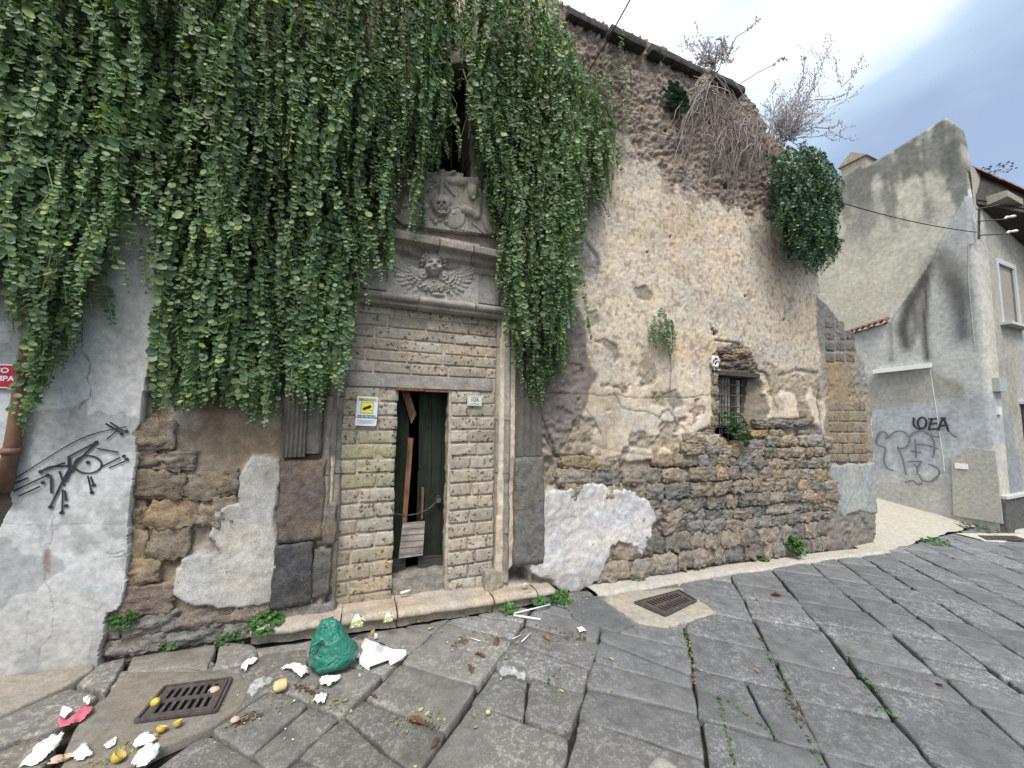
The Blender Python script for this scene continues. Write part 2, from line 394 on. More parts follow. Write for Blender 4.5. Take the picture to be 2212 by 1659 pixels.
def clip_half(poly, n, c):                      # keep n.p <= c
    out = []
    for i in range(len(poly)):
        a, b = poly[i], poly[(i+1) % len(poly)]; da, db = n@a-c, n@b-c
        if da <= 0: out.append(a)
        if da*db < 0: out.append(a+(b-a)*(da/(da-db)))
    return out
def slab(poly, colr, mat=None, name='paving_stone', lift=0.0, seed=0, th=0.07, gap=0.0085, bulge=0.006):
    P = np.array([p[:2] for p in poly], float); c = P.mean(0)
    # resample outline with slight wobble, then rings towards the centre
    ring = []
    n = len(P)
    for i in range(n):
        a, b = P[i], P[(i+1) % n]; L = np.linalg.norm(b-a); k = max(2, int(L/0.055))
        for j in range(k):
            q = a+(b-a)*j/k
            ring.append(q)
    ring = np.array(ring); dirs = ring-c; ln = np.linalg.norm(dirs, axis=1, keepdims=True); dirs = dirs/ln
    wob = fbm(ring[:, 0]*9, ring[:, 1]*9, seed*3.3, seed, 3)*0.016+fbm(ring[:, 0]*32, ring[:, 1]*32, seed*3.3, seed+4, 2)*0.005
    corner = np.array([min(np.linalg.norm(q-p) for p in P) for q in ring]); cr = np.clip(1-corner/0.03, 0, 1)*0.008
    base = ring-dirs*(gap+cr[:, None])+dirs*wob[:, None]
    tilt = (random.uniform(-1, 1)*0.010, random.uniform(-1, 1)*0.010); zl = random.uniform(-0.006, 0.004)+lift
    V = []; m = len(ring)
    for sc_, dz in ((1.0, -th), (1.0, -0.012), (0.0, -0.003), (-0.012, 0.0)):
        q = base if sc_ >= 0 and dz < -0.004 else base-dirs*(0.005 if dz < 0 else 0.014)
        z = gzv(q[:, 0])+dz+zl+(q-c)@np.array(tilt)
        V.append(np.column_stack([q, z]))
    for f in (0.66, 0.33):
        q = c+(base-c)*f
        z = gzv(q[:, 0])+zl+(q-c)@np.array(tilt)+bulge*(1-f)*0.5+fbm(q[:, 0]*7, q[:, 1]*7, 0, seed+9, 2)*0.005
        V.append(np.column_stack([q, z]))
    V.append(np.array([[c[0], c[1], gz(c[0])+zl+bulge*0.5]])); V = np.concatenate(V)
    F = []
    for r in range(5):
        for j in range(m): F.append((r*m+j, r*m+(j+1) % m, (r+1)*m+(j+1) % m, (r+1)*m+j))
    for j in range(m): F.append((5*m+j, 5*m+(j+1) % m, 6*m))
    if ((P[1]-P[0])[0]*(P[2]-P[1])[1]-(P[1]-P[0])[1]*(P[2]-P[1])[0]) < 0: F = [f[::-1] for f in F]
    return obj(name, mesh_np(name, V, F), mat or M_basalt, pavement, colr)
def Gp(l): return [G(*p, .010)[:2] for p in l]
custom = [  # traced left-hand slabs (survey units)
 ([(-140,1458),(70,1452),(212,1432),(207,1445),(150,1480),(0,1549),(-160,1615)], (0.30,0.27,0.23), 'c'),
 ([(214,1432),(276,1418),(264,1452),(226,1500),(162,1480)], (0.18,0.17,0.155), 'b'),
 ([(0,1553),(158,1484),(222,1503),(190,1530),(110,1585),(30,1602),(-80,1660),(-150,1625)], (0.17,0.16,0.145), 'b'),
 ([(280,1417),(471,1389),(452,1447),(398,1441),(268,1453)], (0.19,0.175,0.15), 'b'),
 ([(475,1388),(548,1390),(562,1410),(538,1438),(455,1449)], (0.20,0.19,0.17), 'b'),
 ([(566,1410),(665,1398),(672,1420),(655,1470),(592,1500),(545,1478),(540,1442)], (0.15,0.14,0.125), 'b'),
 ([(28,1605),(112,1588),(132,1600),(120,1640),(60,1700),(-60,1720),(-90,1670)], (0.17,0.15,0.13), 'b'),
]
custom += [([(1212,1302),(1288,1287),(1300,1297),(1376,1352),(1330,1366),(1238,1338)], (0.115,0.12,0.125), 'b'), ([(1208,1281),(1272,1277),(1286,1285),(1210,1299)], (0.13,0.13,0.13), 'b')]
pads = [([(228,1506),(266,1462),(300,1449),(520,1452),(534,1470),(530,1520),(478,1556),(330,1625),(240,1690),(100,1700),(140,1640),(150,1580),(196,1530)], (0.215,0.195,0.168)),
        ([(1300,1293),(1352,1278),(1432,1270),(1470,1266),(1500,1282),(1545,1322),(1440,1356),(1380,1348)], (0.36,0.33,0.285))]
cps = [Gp(c[0]) for c in custom]+[Gp(p[0]) for p in pads]
alley_edge_n = None
vl = [-5.2,-4.7,-4.15,-3.6,-3.1,-2.55,-2.05,-1.55,-1.0,-0.42,0.19,0.74,1.23,1.76,2.15,2.54,2.96,3.34,3.78,4.2,4.6,5.05,5.5,5.9,6.35,6.8,7.2,7.6]
cuts = {10: [2.47,2.95,3.42], 11: [2.47,2.89,3.30], 12: [2.62,3.26,3.57], 13: [3.81,3.28,3.57,2.86], 14: [3.74,3.30]}
nsl = 0
rng = random.Random(5)
alley_a, alley_b = G(1895,1192)[:2], G(2150,1128)[:2]
for r in range(len(vl)-1):
    v0, v1 = vl[r], vl[r+1]
    us = []; u = -1.6+rng.uniform(-.3, 0)
    while u < 10.5:
        us.append(u); u += rng.uniform(0.30, 0.56)
    if r in cuts:
        cs = sorted(cuts[r]); us = [x for x in us if x < cs[0]-0.33 or x > cs[-1]+0.33]+cs; us.sort()
    for a, b in zip(us[:-1], us[1:]):
        ja, jb = rng.uniform(-.02, .02), rng.uniform(-.02, .02)
        q = [ua*(a+ja)+ub*(v0+rng.uniform(-.015, .015)), ua*(b+jb)+ub*(v0+rng.uniform(-.015, .015)),
             ua*(b-jb)+ub*(v1+rng.uniform(-.015, .015)), ua*(a-ja)+ub*(v1+rng.uniform(-.015, .015))]
        wall_y = 3.10
        q = clip_half(q, np.array([0, 1.0]), wall_y if q[0][0] < 7.0 else 9)
        if len(q) >= 3 and q[0][0] > 6.2:
            e = alley_b-alley_a; nn = np.array([-e[1], e[0]]); nn /= np.linalg.norm(nn)
            q = clip_half(q, nn, nn@alley_a)
        if len(q) < 3: continue
        q = [p for i, p in enumerate(q) if np.linalg.norm(p-q[i-1]) > 0.02]
        if len(q) < 3: continue
        c = np.mean(q, 0)
        ar = 0.5*abs(sum(q[i][0]*q[(i+1) % len(q)][1]-q[(i+1) % len(q)][0]*q[i][1] for i in range(len(q))))
        if ar < 0.008: continue
        # keep only what the street in view can show
        v = np.array([c[0], c[1], 0.0])-CAM; z = v@_f
        if z < 0.35: continue
        parts_ = [q]
        if c[0] < 3.1 and c[1] > 1.55 and ar > .16 and rng.random() < .40:
            ang = rng.choice([ua, ub])+np.array([rng.uniform(-.25, .25), rng.uniform(-.25, .25)]); off = ang@c+rng.uniform(-.05, .05); parts_ = [clip_half(q, ang, off), clip_half(q, -ang, -off)]
        sx, sy = PCX+FPX*(v@_R)/z, PCY-FPX*(v@_U)/z
        if sx < -500 or sx > 2750 or sy > 2250: continue
        if any(sdf(np.array([c[0]]), np.array([c[1]]), cp)[0] < -0.09 for cp in cps): continue
        w = float(sstep(0.4, 2.2, np.array([c[0]]))[0])
        k = rng.uniform(0.88, 1.12)
        near = 1.0+0.35*float(sstep(2.3, 3.1, np.array([c[1]]))[0])*(1-w*0.6)
        cl = [(a_*(1-w)+b_*w)*k*near for a_, b_ in zip((0.142, 0.135, 0.125), (0.138, 0.142, 0.148))]
        nsl += 1
        for q_ in parts_:
            if len(q_) >= 3: nsl += 1; kk = rng.uniform(.92, 1.08); slab(q_, [v_*kk for v_ in cl], seed=nsl)
print('slabs', nsl)
for i, (pl, c, ty) in enumerate(custom): slab(Gp(pl), c, M_concrete if ty == 'c' else M_basalt, seed=500+i, lift=0.014)
for i, (pl, c) in enumerate(pads):
    o = slab(Gp(pl), c, M_concrete, name='concrete_apron', seed=600+i, lift=0.013, gap=0.0, bulge=0.004, th=.05)
# alley of pale concrete rising between the ruin and the house, and the kerb strip under the wall
def alleyz(X, Y): return gzv(X)+np.clip((Y-3.05)*0.15, -0.006, 2)+0.010*fbm(X*2, Y*2, 0, 8)-0.004
ex = np.arange(6.75, 11.6, 0.1)
def alley_sheet():
    V = []; F = []; ny = 46; rows = []
    for x in ex:
        t = (x-alley_a[0])/(alley_b[0]-alley_a[0]); y0 = alley_a[1]+(alley_b[1]-alley_a[1])*t-0.02+0.06*float(fbm(x*3, 0, 0, 4))
        ysr = y0+(np.linspace(0, 1, ny)**1.5)*(9-y0)
        rows.append(np.column_stack([np.full(ny, x), ysr, alleyz(np.full(ny, x), ysr)]))
    V = np.concatenate(rows); nx = len(rows); i = np.arange(nx*ny).reshape(nx, ny)
    F = np.stack([i[:-1, :-1], i[1:, :-1], i[1:, 1:], i[:-1, 1:]], -1).reshape(-1, 4)
    o = obj('alley', mesh_np('alley', V, F), M_concrete, None, (0.42, 0.395, 0.34)); o['kind'] = 'structure'
alley_sheet()
def strip(name, pts, w, h, mat, colr, seed=0, parent=None, kind=None):
    # low rough fillet along a ground polyline
    P = [np.array(p[:2]) for p in pts]; V = []; sub = []
    for a, b in zip(P[:-1], P[1:]):
        k = max(2, int(np.linalg.norm(b-a)/0.05)); sub += [a+(b-a)*j/k for j in range(k)]
    sub.append(P[-1]); n = len(sub)
    for i, q in enumerate(sub):
        t = sub[min(i+1, n-1)]-sub[max(0, i-1)]; t /= np.linalg.norm(t); nn = np.array([t[1], -t[0]])
        ww = w*(1+0.35*float(fbm(q[0]*4, q[1]*4, 0, seed)))
        for f, hz in ((-0.10, h*1.1), (0.45*ww, h), (0.85*ww, h*0.7), (ww, 0.0), (ww*1.02, -0.04)):
            p = q+nn*f; V.append((p[0], p[1], gz(p[0])+hz+0.006*float(fbm(p[0]*12, p[1]*12, 0, seed+2))))
    F = [(i*5+j, i*5+j+1, (i+1)*5+j+1, (i+1)*5+j) for i in range(n-1) for j in range(4)]
    o = obj(name, mesh_np(name, V, F), mat, parent, colr)
    if kind: o['kind'] = kind
    return o
strip('mortar_kerb', [(2.20,3.17),(2.8,3.19),(3.6,3.19),(4.6,3.18),(5.6,3.17),(6.5,3.12),(7.08,3.10)], 0.10, 0.022, M_concrete, (0.43,0.40,0.36), 3, None, 'structure')
strip('kerb', [G(2052,1098)[:2]+[0, .14], G(2110,1112)[:2]+[0, .1], G(2165,1143)[:2], [13.4, 2.9]], 0.30, 0.05, M_concrete, (0.44,0.42,0.38), 4, None, 'structure')

# ------------------------------------------------------------------ drains
def drain(name, label, corners, n, bars, colr, lift=0.016):
    c = [G(*p, lift) for p in corners]          # order: near-left, far-left, far-right, near-right
    ctr = np.mean(c, 0); ctr[2] = gz(ctr[0])+lift
    t = thing(name, label, 'drain cover', ctr, None)
    A = [np.array([p[0], p[1], gz(p[0])+lift]) for p in c]
    def at(u, v): return (A[0]*(1-u)+A[3]*u)*(1-v)+(A[1]*(1-u)+A[2]*u)*v
    m = MB()                                    # frame plate with slots left open
    us = [0, 0.10]; w = 0.8/n
    for i in range(n):
        us += [0.10+w*i+w*0.26, 0.10+w*i+w*0.80]
    us += [0.92, 1.0]; vs = [0, 0.10, 0.44, 0.56, 0.90, 1.0]
    for i in range(len(us)-1):
        for j in range(5):
            slot = (i >= 2 and i % 2 == 0 and i < 2+2*n and j in (1, 3))
            if slot: continue
            q = [at(us[i], vs[j]), at(us[i+1], vs[j]), at(us[i+1], vs[j+1]), at(us[i], vs[j+1])]
            m.prism(q, (0, 0, -0.014))
    m.build('grating', M_iron, t)
    r = MB()
    for a, b in (((-.045, -.05), (1.045, -.05)), ((1.045, -.05), (1.045, 1.05)), ((1.045, 1.05), (-.045, 1.05)), ((-.045, 1.05), (-.045, -.05))):
        pa, pb = at(*a), at(*b); r.tube([pa-[0, 0, .004], pb-[0, 0, .004]], 0.009, 4)
    r.build('frame', M_iron, t)
    p = MB(); q = [at(.03, .03), at(.97, .03), at(.97, .97), at(.03, .97)]
    p.prism([x-[0, 0, .006] for x in q][::1], (0, 0, -0.0015)); p.build('sump', M_dark, t)
    return t
drain('drain_cover', 'cast iron drain cover with two rows of slots, holding a lemon, in the left foreground', [(303,1551),(360,1484),(493,1467),(462,1530)], 7, 2, None, 0.028)
drain('drain_cover', 'small square cast iron drain cover set in a pale concrete patch by the wall', [(1436,1326),(1378,1300),(1466,1276),(1500,1296)], 10, 2, None, 0.028)
drain('drain_cover', 'distant dark drain cover in the pale kerb beside the house', [(2135,1164),(2118,1157),(2190,1158),(2215,1166)], 8, 2, None, 0.030)
strip('drain_surround', [G(2080,1158)[:2], G(2235,1158)[:2]], 0.30, 0.018, M_concrete, (0.5,0.46,0.38), 9, None, 'structure')

# ------------------------------------------------------------------ the ruined building: facade surface
ruin = thing('ruined_building', 'ruined tuff stone building with a carved portal, patchy plaster and a broken top', 'building', (2.5, 3.4, 0))
SIL = [(-3000,-2600),(1216,8),(1330,62),(1440,104),(1447,120),(1535,152),(1608,190),(1613,207),(1640,238),(1652,288),(1692,312),
       (1712,345),(1744,405),(1760,560),(1767,640),(1832,722),(1866,786),(1876,850),(1884,920),(1887,1030),(1891,1100),(1896,1300),(1896,1500),(-3000,3600)]
DOOR = [(857,836),(976,845),(972,1000),(966,1300),(835,1300),(848,1000)]
SLOT = [(935,150),(1018,130),(1018,392),(925,385)]
WIN = [(1541,803),(1634,806),(1626,960),(1547,952)]
REV = [(1620,800),(1640,806),(1655,850),(1662,890),(1655,915),(1630,962),(1610,962)]
HOLE = [(1094,1262),(1097,1235),(1112,1221),(1143,1219),(1146,1262)]
PORT = [(745,640),(1086,668),(1080,900),(1074,1290),(700,1320),(722,1000)]
BAND = [(1172,600),(1232,640),(1262,702),(1266,770),(1290,805),(1265,860),(1240,925),(1205,985),(1172,960)]
RUB = [(1150,1040),(1175,1000),(1200,982),(1265,985),(1300,1000),(1385,1000),(1470,985),(1482,960),(1500,935),(1530,925),(1545,935),(1600,955),
       (1640,915),(1690,905),(1740,902),(1772,930),(1785,960),(1785,1010),(1792,1080),(1802,1200),(1790,1320),(1150,1400)]
RUBTOP = [(1190,-60),(1195,130),(1290,235),(1352,300),(1410,350),(1480,400),(1560,440),(1640,445),(1700,480),(1800,480),(1800,100),(1500,-200)]
BLOB = [(1176,1066),(1222,1055),(1282,1044),(1320,1052),(1342,1055),(1372,1060),(1400,1082),(1412,1100),(1411,1128),(1402,1150),(1396,1185),(1388,1206),
        (1374,1194),(1356,1176),(1330,1172),(1316,1180),(1304,1210),(1290,1240),(1270,1272),(1232,1278),(1200,1272),(1190,1256),(1168,1250),(1142,1238),
        (1140,1215),(1150,1180),(1158,1120)]
PATCH = [(547,989),(607,986),(600,1040),(598,1120),(603,1190),(606,1256),(597,1303),(550,1311),(473,1315),(427,1308),(377,1275),(376,1240),(400,1206),
         (440,1196),(480,1203),(470,1180),(453,1166),(458,1130),(460,1100),(478,1090),(512,1080),(515,1036)]
BUT = [(1766,640),(1790,660),(1840,720),(1868,786),(1876,850),(1888,1000),(1895,1300),(1800,1300),(1795,1100),(1784,1000),(1784,930),(1772,800)]
CEM = [(1790,1004),(1888,1000),(1893,1110),(1850,1100),(1815,1118),(1797,1075)]
TUFFB = [(1784,775),(1838,790),(1858,850),(1868,920),(1880,1000),(1786,998),(1780,900)]
STEP = [(600,1270),(700,1310),(640,1330),(590,1322)]
xg = np.concatenate([np.arange(-1.5, 3.0, 0.0125), np.arange(3.0, 5.0, 0.016), np.arange(5.0, 7.9, 0.022)])
zg = np.arange(-0.5, 6.3, 0.0135)
nx, nz_ = len(xg), len(zg)
X, Z = np.meshgrid(xg, zg); X = X.ravel(); Z = Z.ravel()
PX, PY = projv(np.column_stack([X, np.full(X.shape, D), Z]))
wA, wB = fbm(X*5, Z*5, 0, 21, 4), fbm(X*5, Z*5, 9, 22, 4)
sc = np.clip(3.6/np.maximum(X*0.4+2.9, 2.6), 0.4, 1.2)     # survey-unit size of a centimetre shrinks along the wall
QX, QY = PX+wA*11*sc, PY+wB*11*sc
n_l = fbm(X*1.1, Z*1.1, 0, 1, 4); n_m = fbm(X*5, Z*5, 0, 2, 4); n_f = fbm(X*22, Z*22, 0, 3, 3); n_s = fbm(X*60, Z*60, 0, 4, 2)
rid = 1-np.abs(fbm(X*9, Z*9, 0, 5, 4))*2.2
H = 0.018*n_l+0.006*n_m+0.0045*n_f+0.002*n_s
C = np.empty((len(X), 3)); C[:] = (0.57, 0.49, 0.405)
C *= (1+0.12*n_l+0.10*n_m)[:, None]
cx = lambda r, g, b: np.array([r, g, b])
def blend(m, col=None, h=None, hmode='add'):
    global C, H
    if col is not None: C = C*(1-m[:, None])+np.asarray(col)*m[:, None]
    if h is not None: H = H+m*h if hmode == 'add' else H*(1-m)+m*h
# warm worn bands and greyer foot of the plaster
blend(sstep(0.0, 0.5, fbm(X*0.8, Z*1.6, 3, 31, 3))*(X > 1.2)*0.5, cx(.50,.37,.25))
blend(sstep(-0.05, 0.4, fbm(X*1.3, Z*1.3, 7, 33, 4))*(Z < 3.2)*0.40, cx(.40,.355,.31))
blend(sstep(0.12, 0.3, fbm(X*2.1, Z*2.1, 5, 35, 4))*sstep(2.6, 1.4, Z)*0.6, cx(.30,.235,.175))
# stucco stipple: rough cast relief on the higher plaster
rc = (X > 1.4)*sstep(1.7, 2.4, Z)
H += rc*0.0030*np.clip(fbm(X*62, Z*55, 0, 41, 2)*2, -1, 1)
cc = sstep(0.28, 0.42, fbm(X*26, Z*16, 2, 43, 2))*rc; blend(cc*0.6, cx(.27,.205,.155), -0.006)
# eroded pockets low in the plaster
er = sstep(0.02, 0.10, fbm(X*2.4, Z*2.8, 1, 51, 5)-0.10*(Z-1.35))*(X > 1.5)*sstep(2.7, 1.9, Z)
blend(er*0.9, cx(.27,.225,.18)*(1+0.3*n_m[:, None]) if False else cx(.29,.24,.19), -0.022); H += er*0.010*n_f*2
ed = np.exp(-((fbm(X*2.4, Z*2.8, 1, 51, 5)-0.10*(Z-1.35)-0.06)/0.02)**2)*(X > 1.5)*sstep(2.7, 1.9, Z); blend(ed*0.5, cx(.55,.48,.40))
# exposed top rubble
s = sdf(QX+wA*26, QY+wB*26, RUBTOP); m = sstep(10, -8, s)
f1, fb, cid = voro(X*11+wA*.9, Z*14+wB*.9+.3*np.floor(X*3), 3); f1b, fbb, cidb = voro(X*24+wA*.8, Z*28, 7)
blend(m, cx(.245,.20,.175)); blend(m*sstep(0.55, 0.9, cid), cx(.31,.26,.225)); blend(m*sstep(0.35, 0.05, cid)*0.7, cx(.17,.135,.12))
H += m*(0.020*sstep(0.0, 0.25, fb)+.034*(cid-.5)*sstep(0, .2, fb)-0.020+0.016*sstep(0, .3, fbb)*(cidb-.2)+.014*n_f); blend(m*sstep(0.07, 0.0, fb)*.5, cx(.11,.09,.08)); blend(m*sstep(0.05, .3, fbm(X*3, Z*3, 4, 78, 4))*.6, cx(.33,.275,.235))
m2 = sstep(60, 0, s)*(1-m)*(X > 1.9); blend(m2*sstep(0.0, 0.3, n_m+n_f)*.8, cx(.25,.20,.165), -0.012)
# purple-grey render band
s = sdf(QX, QY, BAND); m = sstep(2, -2, s); blend(m, cx(.215,.185,.168)); H += m*(0.003*n_f-.008*n_m)
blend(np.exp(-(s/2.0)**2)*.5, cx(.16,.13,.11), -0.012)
# tuff wall left of the portal, plaster remnants above
m = sstep(2, -2, PX-(700+0*PX))*(X < 0.2); blend(m, cx(.285,.235,.195))
blend(m*sstep(0.0, .25, fbm(X*4, Z*4, 2, 61, 4))*.8, cx(.36,.31,.27), 0.010)
blend(m*sstep(0.05, .2, fbm(X*7, Z*6, 2, 62, 4))*.7, cx(.19,.15,.12), -0.016)
lowl = m*sstep(910, 935, QY); blend(lowl, cx(.25,.20,.155), -0.014)
# rubble foundation right
s = sdf(QX, QY, RUB); m = sstep(3, -3, s); blend(m, cx(.27,.23,.19)); H += m*(-0.030+0.016*n_f+0.012*n_m); blend(m*sstep(0., .5, n_l)*.6, cx(.24,.19,.14))
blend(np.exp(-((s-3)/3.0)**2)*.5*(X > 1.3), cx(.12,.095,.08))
# buttress end of the wall: grey render, tuff blocks, cement patch
s = sdf(QX, QY, BUT); m = sstep(2, -2, s); blend(m, cx(.29,.26,.225)); H += m*(0.010+.006*n_m)
blend(m*sstep(0.0, .3, n_m)*.5, cx(.22,.20,.18)); blend(m*sstep(1090, 1120, PY), cx(.215,.20,.18)); blend(m*(PY < 760), cx(.20,.195,.195))
m = sstep(2, -2, sdf(QX, QY, TUFFB)); blend(m, cx(.275,.22,.15))
m = sstep(1.5, -1.5, sdf(QX, QY, CEM)); blend(m, cx(.30,.315,.315)); H = H*(1-m)+m*(.022+.004*n_m)
blend(m*sstep(.0, .4, n_m)*.4, cx(.42,.44,.45))
# layered white lime blob
s = sdf(PX+wA*10+n_f*5+n_s*2, PY+wB*10+n_f*5, BLOB); m = sstep(1.2, -1.2, s)
rip = 1-np.abs(fbm(X*6+wA*1.2, Z*5+wB*1.2, 3, 71, 3))*3.2; rip2 = 1-np.abs(fbm(X*13, Z*13, 5, 72, 3))*2.6
def terr_(x, k): return (np.floor(x*k)+sstep(0, .10, x*k-np.floor(x*k)))/k
tw = fbm(X*1.9+wA*.10, Z*2.3+wB*.10, 3, 171, 2); tw2 = fbm(X*4.5+wA*.12, Z*3.4+wB*.12, 9, 172, 2)
blend(sstep(9, 6, s+n_m*9)*(1-m)*.8, cx(.40,.36,.32), .010); blend(m, cx(.52,.505,.505)); H = H*(1-m)+m*(-.030+.012*n_l+0.050-.018*n_m-.0045*n_f+0.024*terr_(tw, 5)+0.014*terr_(tw2, 5)+.006*np.clip(1-np.abs(fbm(X*4, Z*4, 11, 173, 2))*9, 0, 1))
blend(m*sstep(0.05, .35, fbm(X*7, Z*7, 8, 74, 4))*sstep(0.7, 0.95, Z)*.7, cx(.42,.40,.40))
blend(m*sstep(-.1, .3, fbm(X*1.8, Z*1.8, 8, 75, 3))*.5, cx(.52,.50,.51))
# grey lime patch left
s = sdf(QX+n_f*3, QY+n_f*3, PATCH); m = sstep(1.5, -1.5, s); blend(sstep(9, 6, s+n_m*9)*(1-m)*.7, cx(.33,.295,.255), .008); blend(m, cx(.40,.385,.365)); H = H*(1-m)+m*(.030+.006*n_l+0.012*terr_(tw2, 4)+.003*n_f); blend(m*sstep(0.0, .3, n_m)*.35, cx(.49,.49,.49)); blend(m*sstep(0.15, .4, -n_l)*.5, cx(.31,.29,.27))
# white splashes
for a, b, r in ((632,1120,24),(650,1290,26),(640,1300,32),(1250,575,26),(1270,560,20)):
    q = np.hypot(QX-a, (QY-b)*.8)/r; blend(sstep(1.0, .3, q+n_f*1.1)*.85, cx(.60,.60,.62), 0.004)
# crater with exposed stones beside the creeper
s = sdf(QX, QY, [(1243,508),(1262,515),(1300,560),(1298,590),(1275,612),(1255,600),(1245,560)]); m = sstep(2, -2, s)
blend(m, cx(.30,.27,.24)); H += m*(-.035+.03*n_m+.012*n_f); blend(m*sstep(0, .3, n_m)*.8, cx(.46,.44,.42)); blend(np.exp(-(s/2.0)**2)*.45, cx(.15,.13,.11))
# repair scars, the old joint line and small holes
for poly in ([(1284,735),(1310,728),(1335,745),(1342,775),(1325,790),(1322,760),(1300,742)], [(1370,620),(1400,612),(1418,640),(1405,655),(1378,645)],
             [(1432,852),(1460,842),(1478,872),(1450,892)], [(1270,675),(1285,668),(1298,690),(1280,705)]):
    s = sdf(QX, QY, poly); blend(sstep(1.5, -1.5, s)*.9, cx(.275,.235,.20), -0.016)
def groove(pl, w, dpt, col=(.07,.055,.045), a=.8):
    q = pdist(QX, PY+wB*5, pl)/w; blend(np.exp(-q*q)*a, col, -dpt)
groove([(1178,846),(1260,850),(1330,855),(1420,859),(1500,858),(1540,850)], 1.3, .010)
groove([(1320,850),(1340,880),(1400,888),(1430,910)], 1.4, .010); groove([(1240,920),(1290,960),(1330,975),(1400,985),(1470,978)], 1.6, .012, a=.5)
groove([(1258,880),(1285,905),(1300,935)], 1.5, .012); groove([(1420,905),(1440,885),(1462,905),(1475,930)], 1.5, .012)
groove([(1545,735),(1600,745),(1632,795),(1660,812),(1672,850),(1678,890)], 2.0, .03, (.10,.08,.065)); groove([(1690,810),(1720,800),(1765,806)], 4, .02, (.15,.12,.10))
groove([(1772,830),(1766,870),(1776,930)], 1.6, .014); groove([(1200,980),(1188,935),(1176,905)], 2.2, .03); groove([(1222,1000),(1195,975),(1180,940)], 2.2, .03)
for a, b, r, dp in ((1569,401,6,.10),(1546,719,5,.07),(1650,365,4,.05),(1540,712,3,.03),(1475,390,3,.03),(1440,280,3,.03),(1398,545,3,.02),(1610,640,3,.02),(1695,690,3,.02),(1450,510,2.5,.02),(1710,560,3,.02)):
    q = np.hypot(PX-a, PY-b)/r; blend(sstep(1.3, .6, q+n_f*.5), (.05,.04,.035), -dp)
# darker wall colour behind the creeper
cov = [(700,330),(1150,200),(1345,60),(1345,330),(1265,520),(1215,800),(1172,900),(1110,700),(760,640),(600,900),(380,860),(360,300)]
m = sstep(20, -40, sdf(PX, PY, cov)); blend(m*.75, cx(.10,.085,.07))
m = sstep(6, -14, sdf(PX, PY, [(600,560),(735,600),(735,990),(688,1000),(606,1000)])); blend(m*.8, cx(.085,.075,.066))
# window head rubble and splayed reveal
m = sstep(2, -2, sdf(QX, QY, [(1545,760),(1590,738),(1618,752),(1640,800),(1545,800)])); v_ = voro(X*14, Z*22, 15)
blend(m, cx(.21,.175,.145)); H += m*(-.03+.04*sstep(0, .25, v_[1])); blend(m*sstep(.1, 0, v_[1])*.6, cx(.07,.055,.05))
s = sdf(QX, QY, REV); m = sstep(1, -1, s); run = np.clip((1660-PX)/32, 0, 1); blend(m, cx(.235,.20,.165)); H = H*(1-m)+m*(-0.15*run+.014*n_f+.012*n_m)
# portal bay: set back brick plane
s = sdf(PX, PY, PORT); m = (s < 0)*1.0; H = H*(1-m)+m*(-0.084+0.003*n_f+.002*n_m); blend(m, cx(.42,.375,.315)); blend(m*sstep(0, .3, n_m)*.5, cx(.31,.265,.21))
# niche at the foot of the right jamb
m = sstep(1, -1, sdf(PX+wA*4, PY+wB*4, HOLE)); H = H*(1-m)+m*(-.22+.02*n_m); blend(m, cx(.15,.135,.12))
# soot and damp at the foot
blend(sstep(0.35, 0.0, Z-gzv(X)+.10*n_m)*.45, cx(.15,.13,.11)); H += 0.012*n_m*sstep(.5, 0, Z-gzv(X))
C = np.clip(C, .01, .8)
Yf = D-H
V = np.column_stack([X, Yf, Z])
iv = np.arange(nx*nz_).reshape(nz_, nx)
F = np.stack([iv[:-1, :-1], iv[:-1, 1:], iv[1:, 1:], iv[1:, :-1]], -1).reshape(-1, 4)
cenx, ceny = PX[F].mean(1)+wA[F[:, 0]]*3, PY[F].mean(1)+wB[F[:, 0]]*3
silj = fbm(X[F[:, 0]]*9, Z[F[:, 0]]*9, 4, 81, 3)*7
keep = sdf(cenx+silj, ceny+silj, SIL) < 0
for hp in (DOOR, SLOT, WIN): keep &= ~(sdf(PX[F].mean(1), PY[F].mean(1), hp) < 0)
F = F[keep]
def solidify_back(V, F, C, depth):
    e = np.concatenate([F[:, [0, 1]], F[:, [1, 2]], F[:, [2, 3]], F[:, [3, 0]]]); key = np.sort(e, 1)
    k = key[:, 0].astype(np.int64)*(len(V)+1)+key[:, 1]; u, ix, ct = np.unique(k, return_index=True, return_counts=True)
    be = e[ix[ct == 1]]; bv = np.unique(be); mp = np.zeros(len(V), int); mp[bv] = np.arange(len(bv))
    # several rings back so the broken edge is rough
    n0 = len(V); Vs = [V]; Cs = [C]; Fs = [F]; prev = None
    for r, dd in enumerate((0.06, 0.18, depth)):
        nb = V[bv].copy(); q_ = projv(nb); near_ = ((q_[0] > 830) & (q_[0] < 990) & (q_[1] > 800)) | ((q_[0] > 1520) & (q_[0] < 1650) & (q_[1] > 780) & (q_[1] < 980)); nb[:, 1] = D-np.clip(D-nb[:, 1], -.16, .1)+dd*np.where(near_, .2, 1.0)
        jit = 0.02*fbm(nb[:, 0]*14, nb[:, 1]*14, nb[:, 2]*14, 91, 3); nb[:, 2] += jit; nb[:, 0] += jit
        Vs.append(nb); Cs.append(C[bv]*0.85)
        cur = n0+r*len(bv)+mp
        if prev is None: Fs.append(np.column_stack([be[:, 1], be[:, 0], cur[be[:, 0]], cur[be[:, 1]]]))
        else: Fs.append(np.column_stack([prev[be[:, 1]], prev[be[:, 0]], cur[be[:, 0]], cur[be[:, 1]]]))
        prev = cur
    return np.concatenate(Vs), np.concatenate(Fs), np.concatenate(Cs)
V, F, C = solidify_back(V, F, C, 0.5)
used = np.zeros(len(V), int); used[F.ravel()] = 1; rm = np.cumsum(used)-1
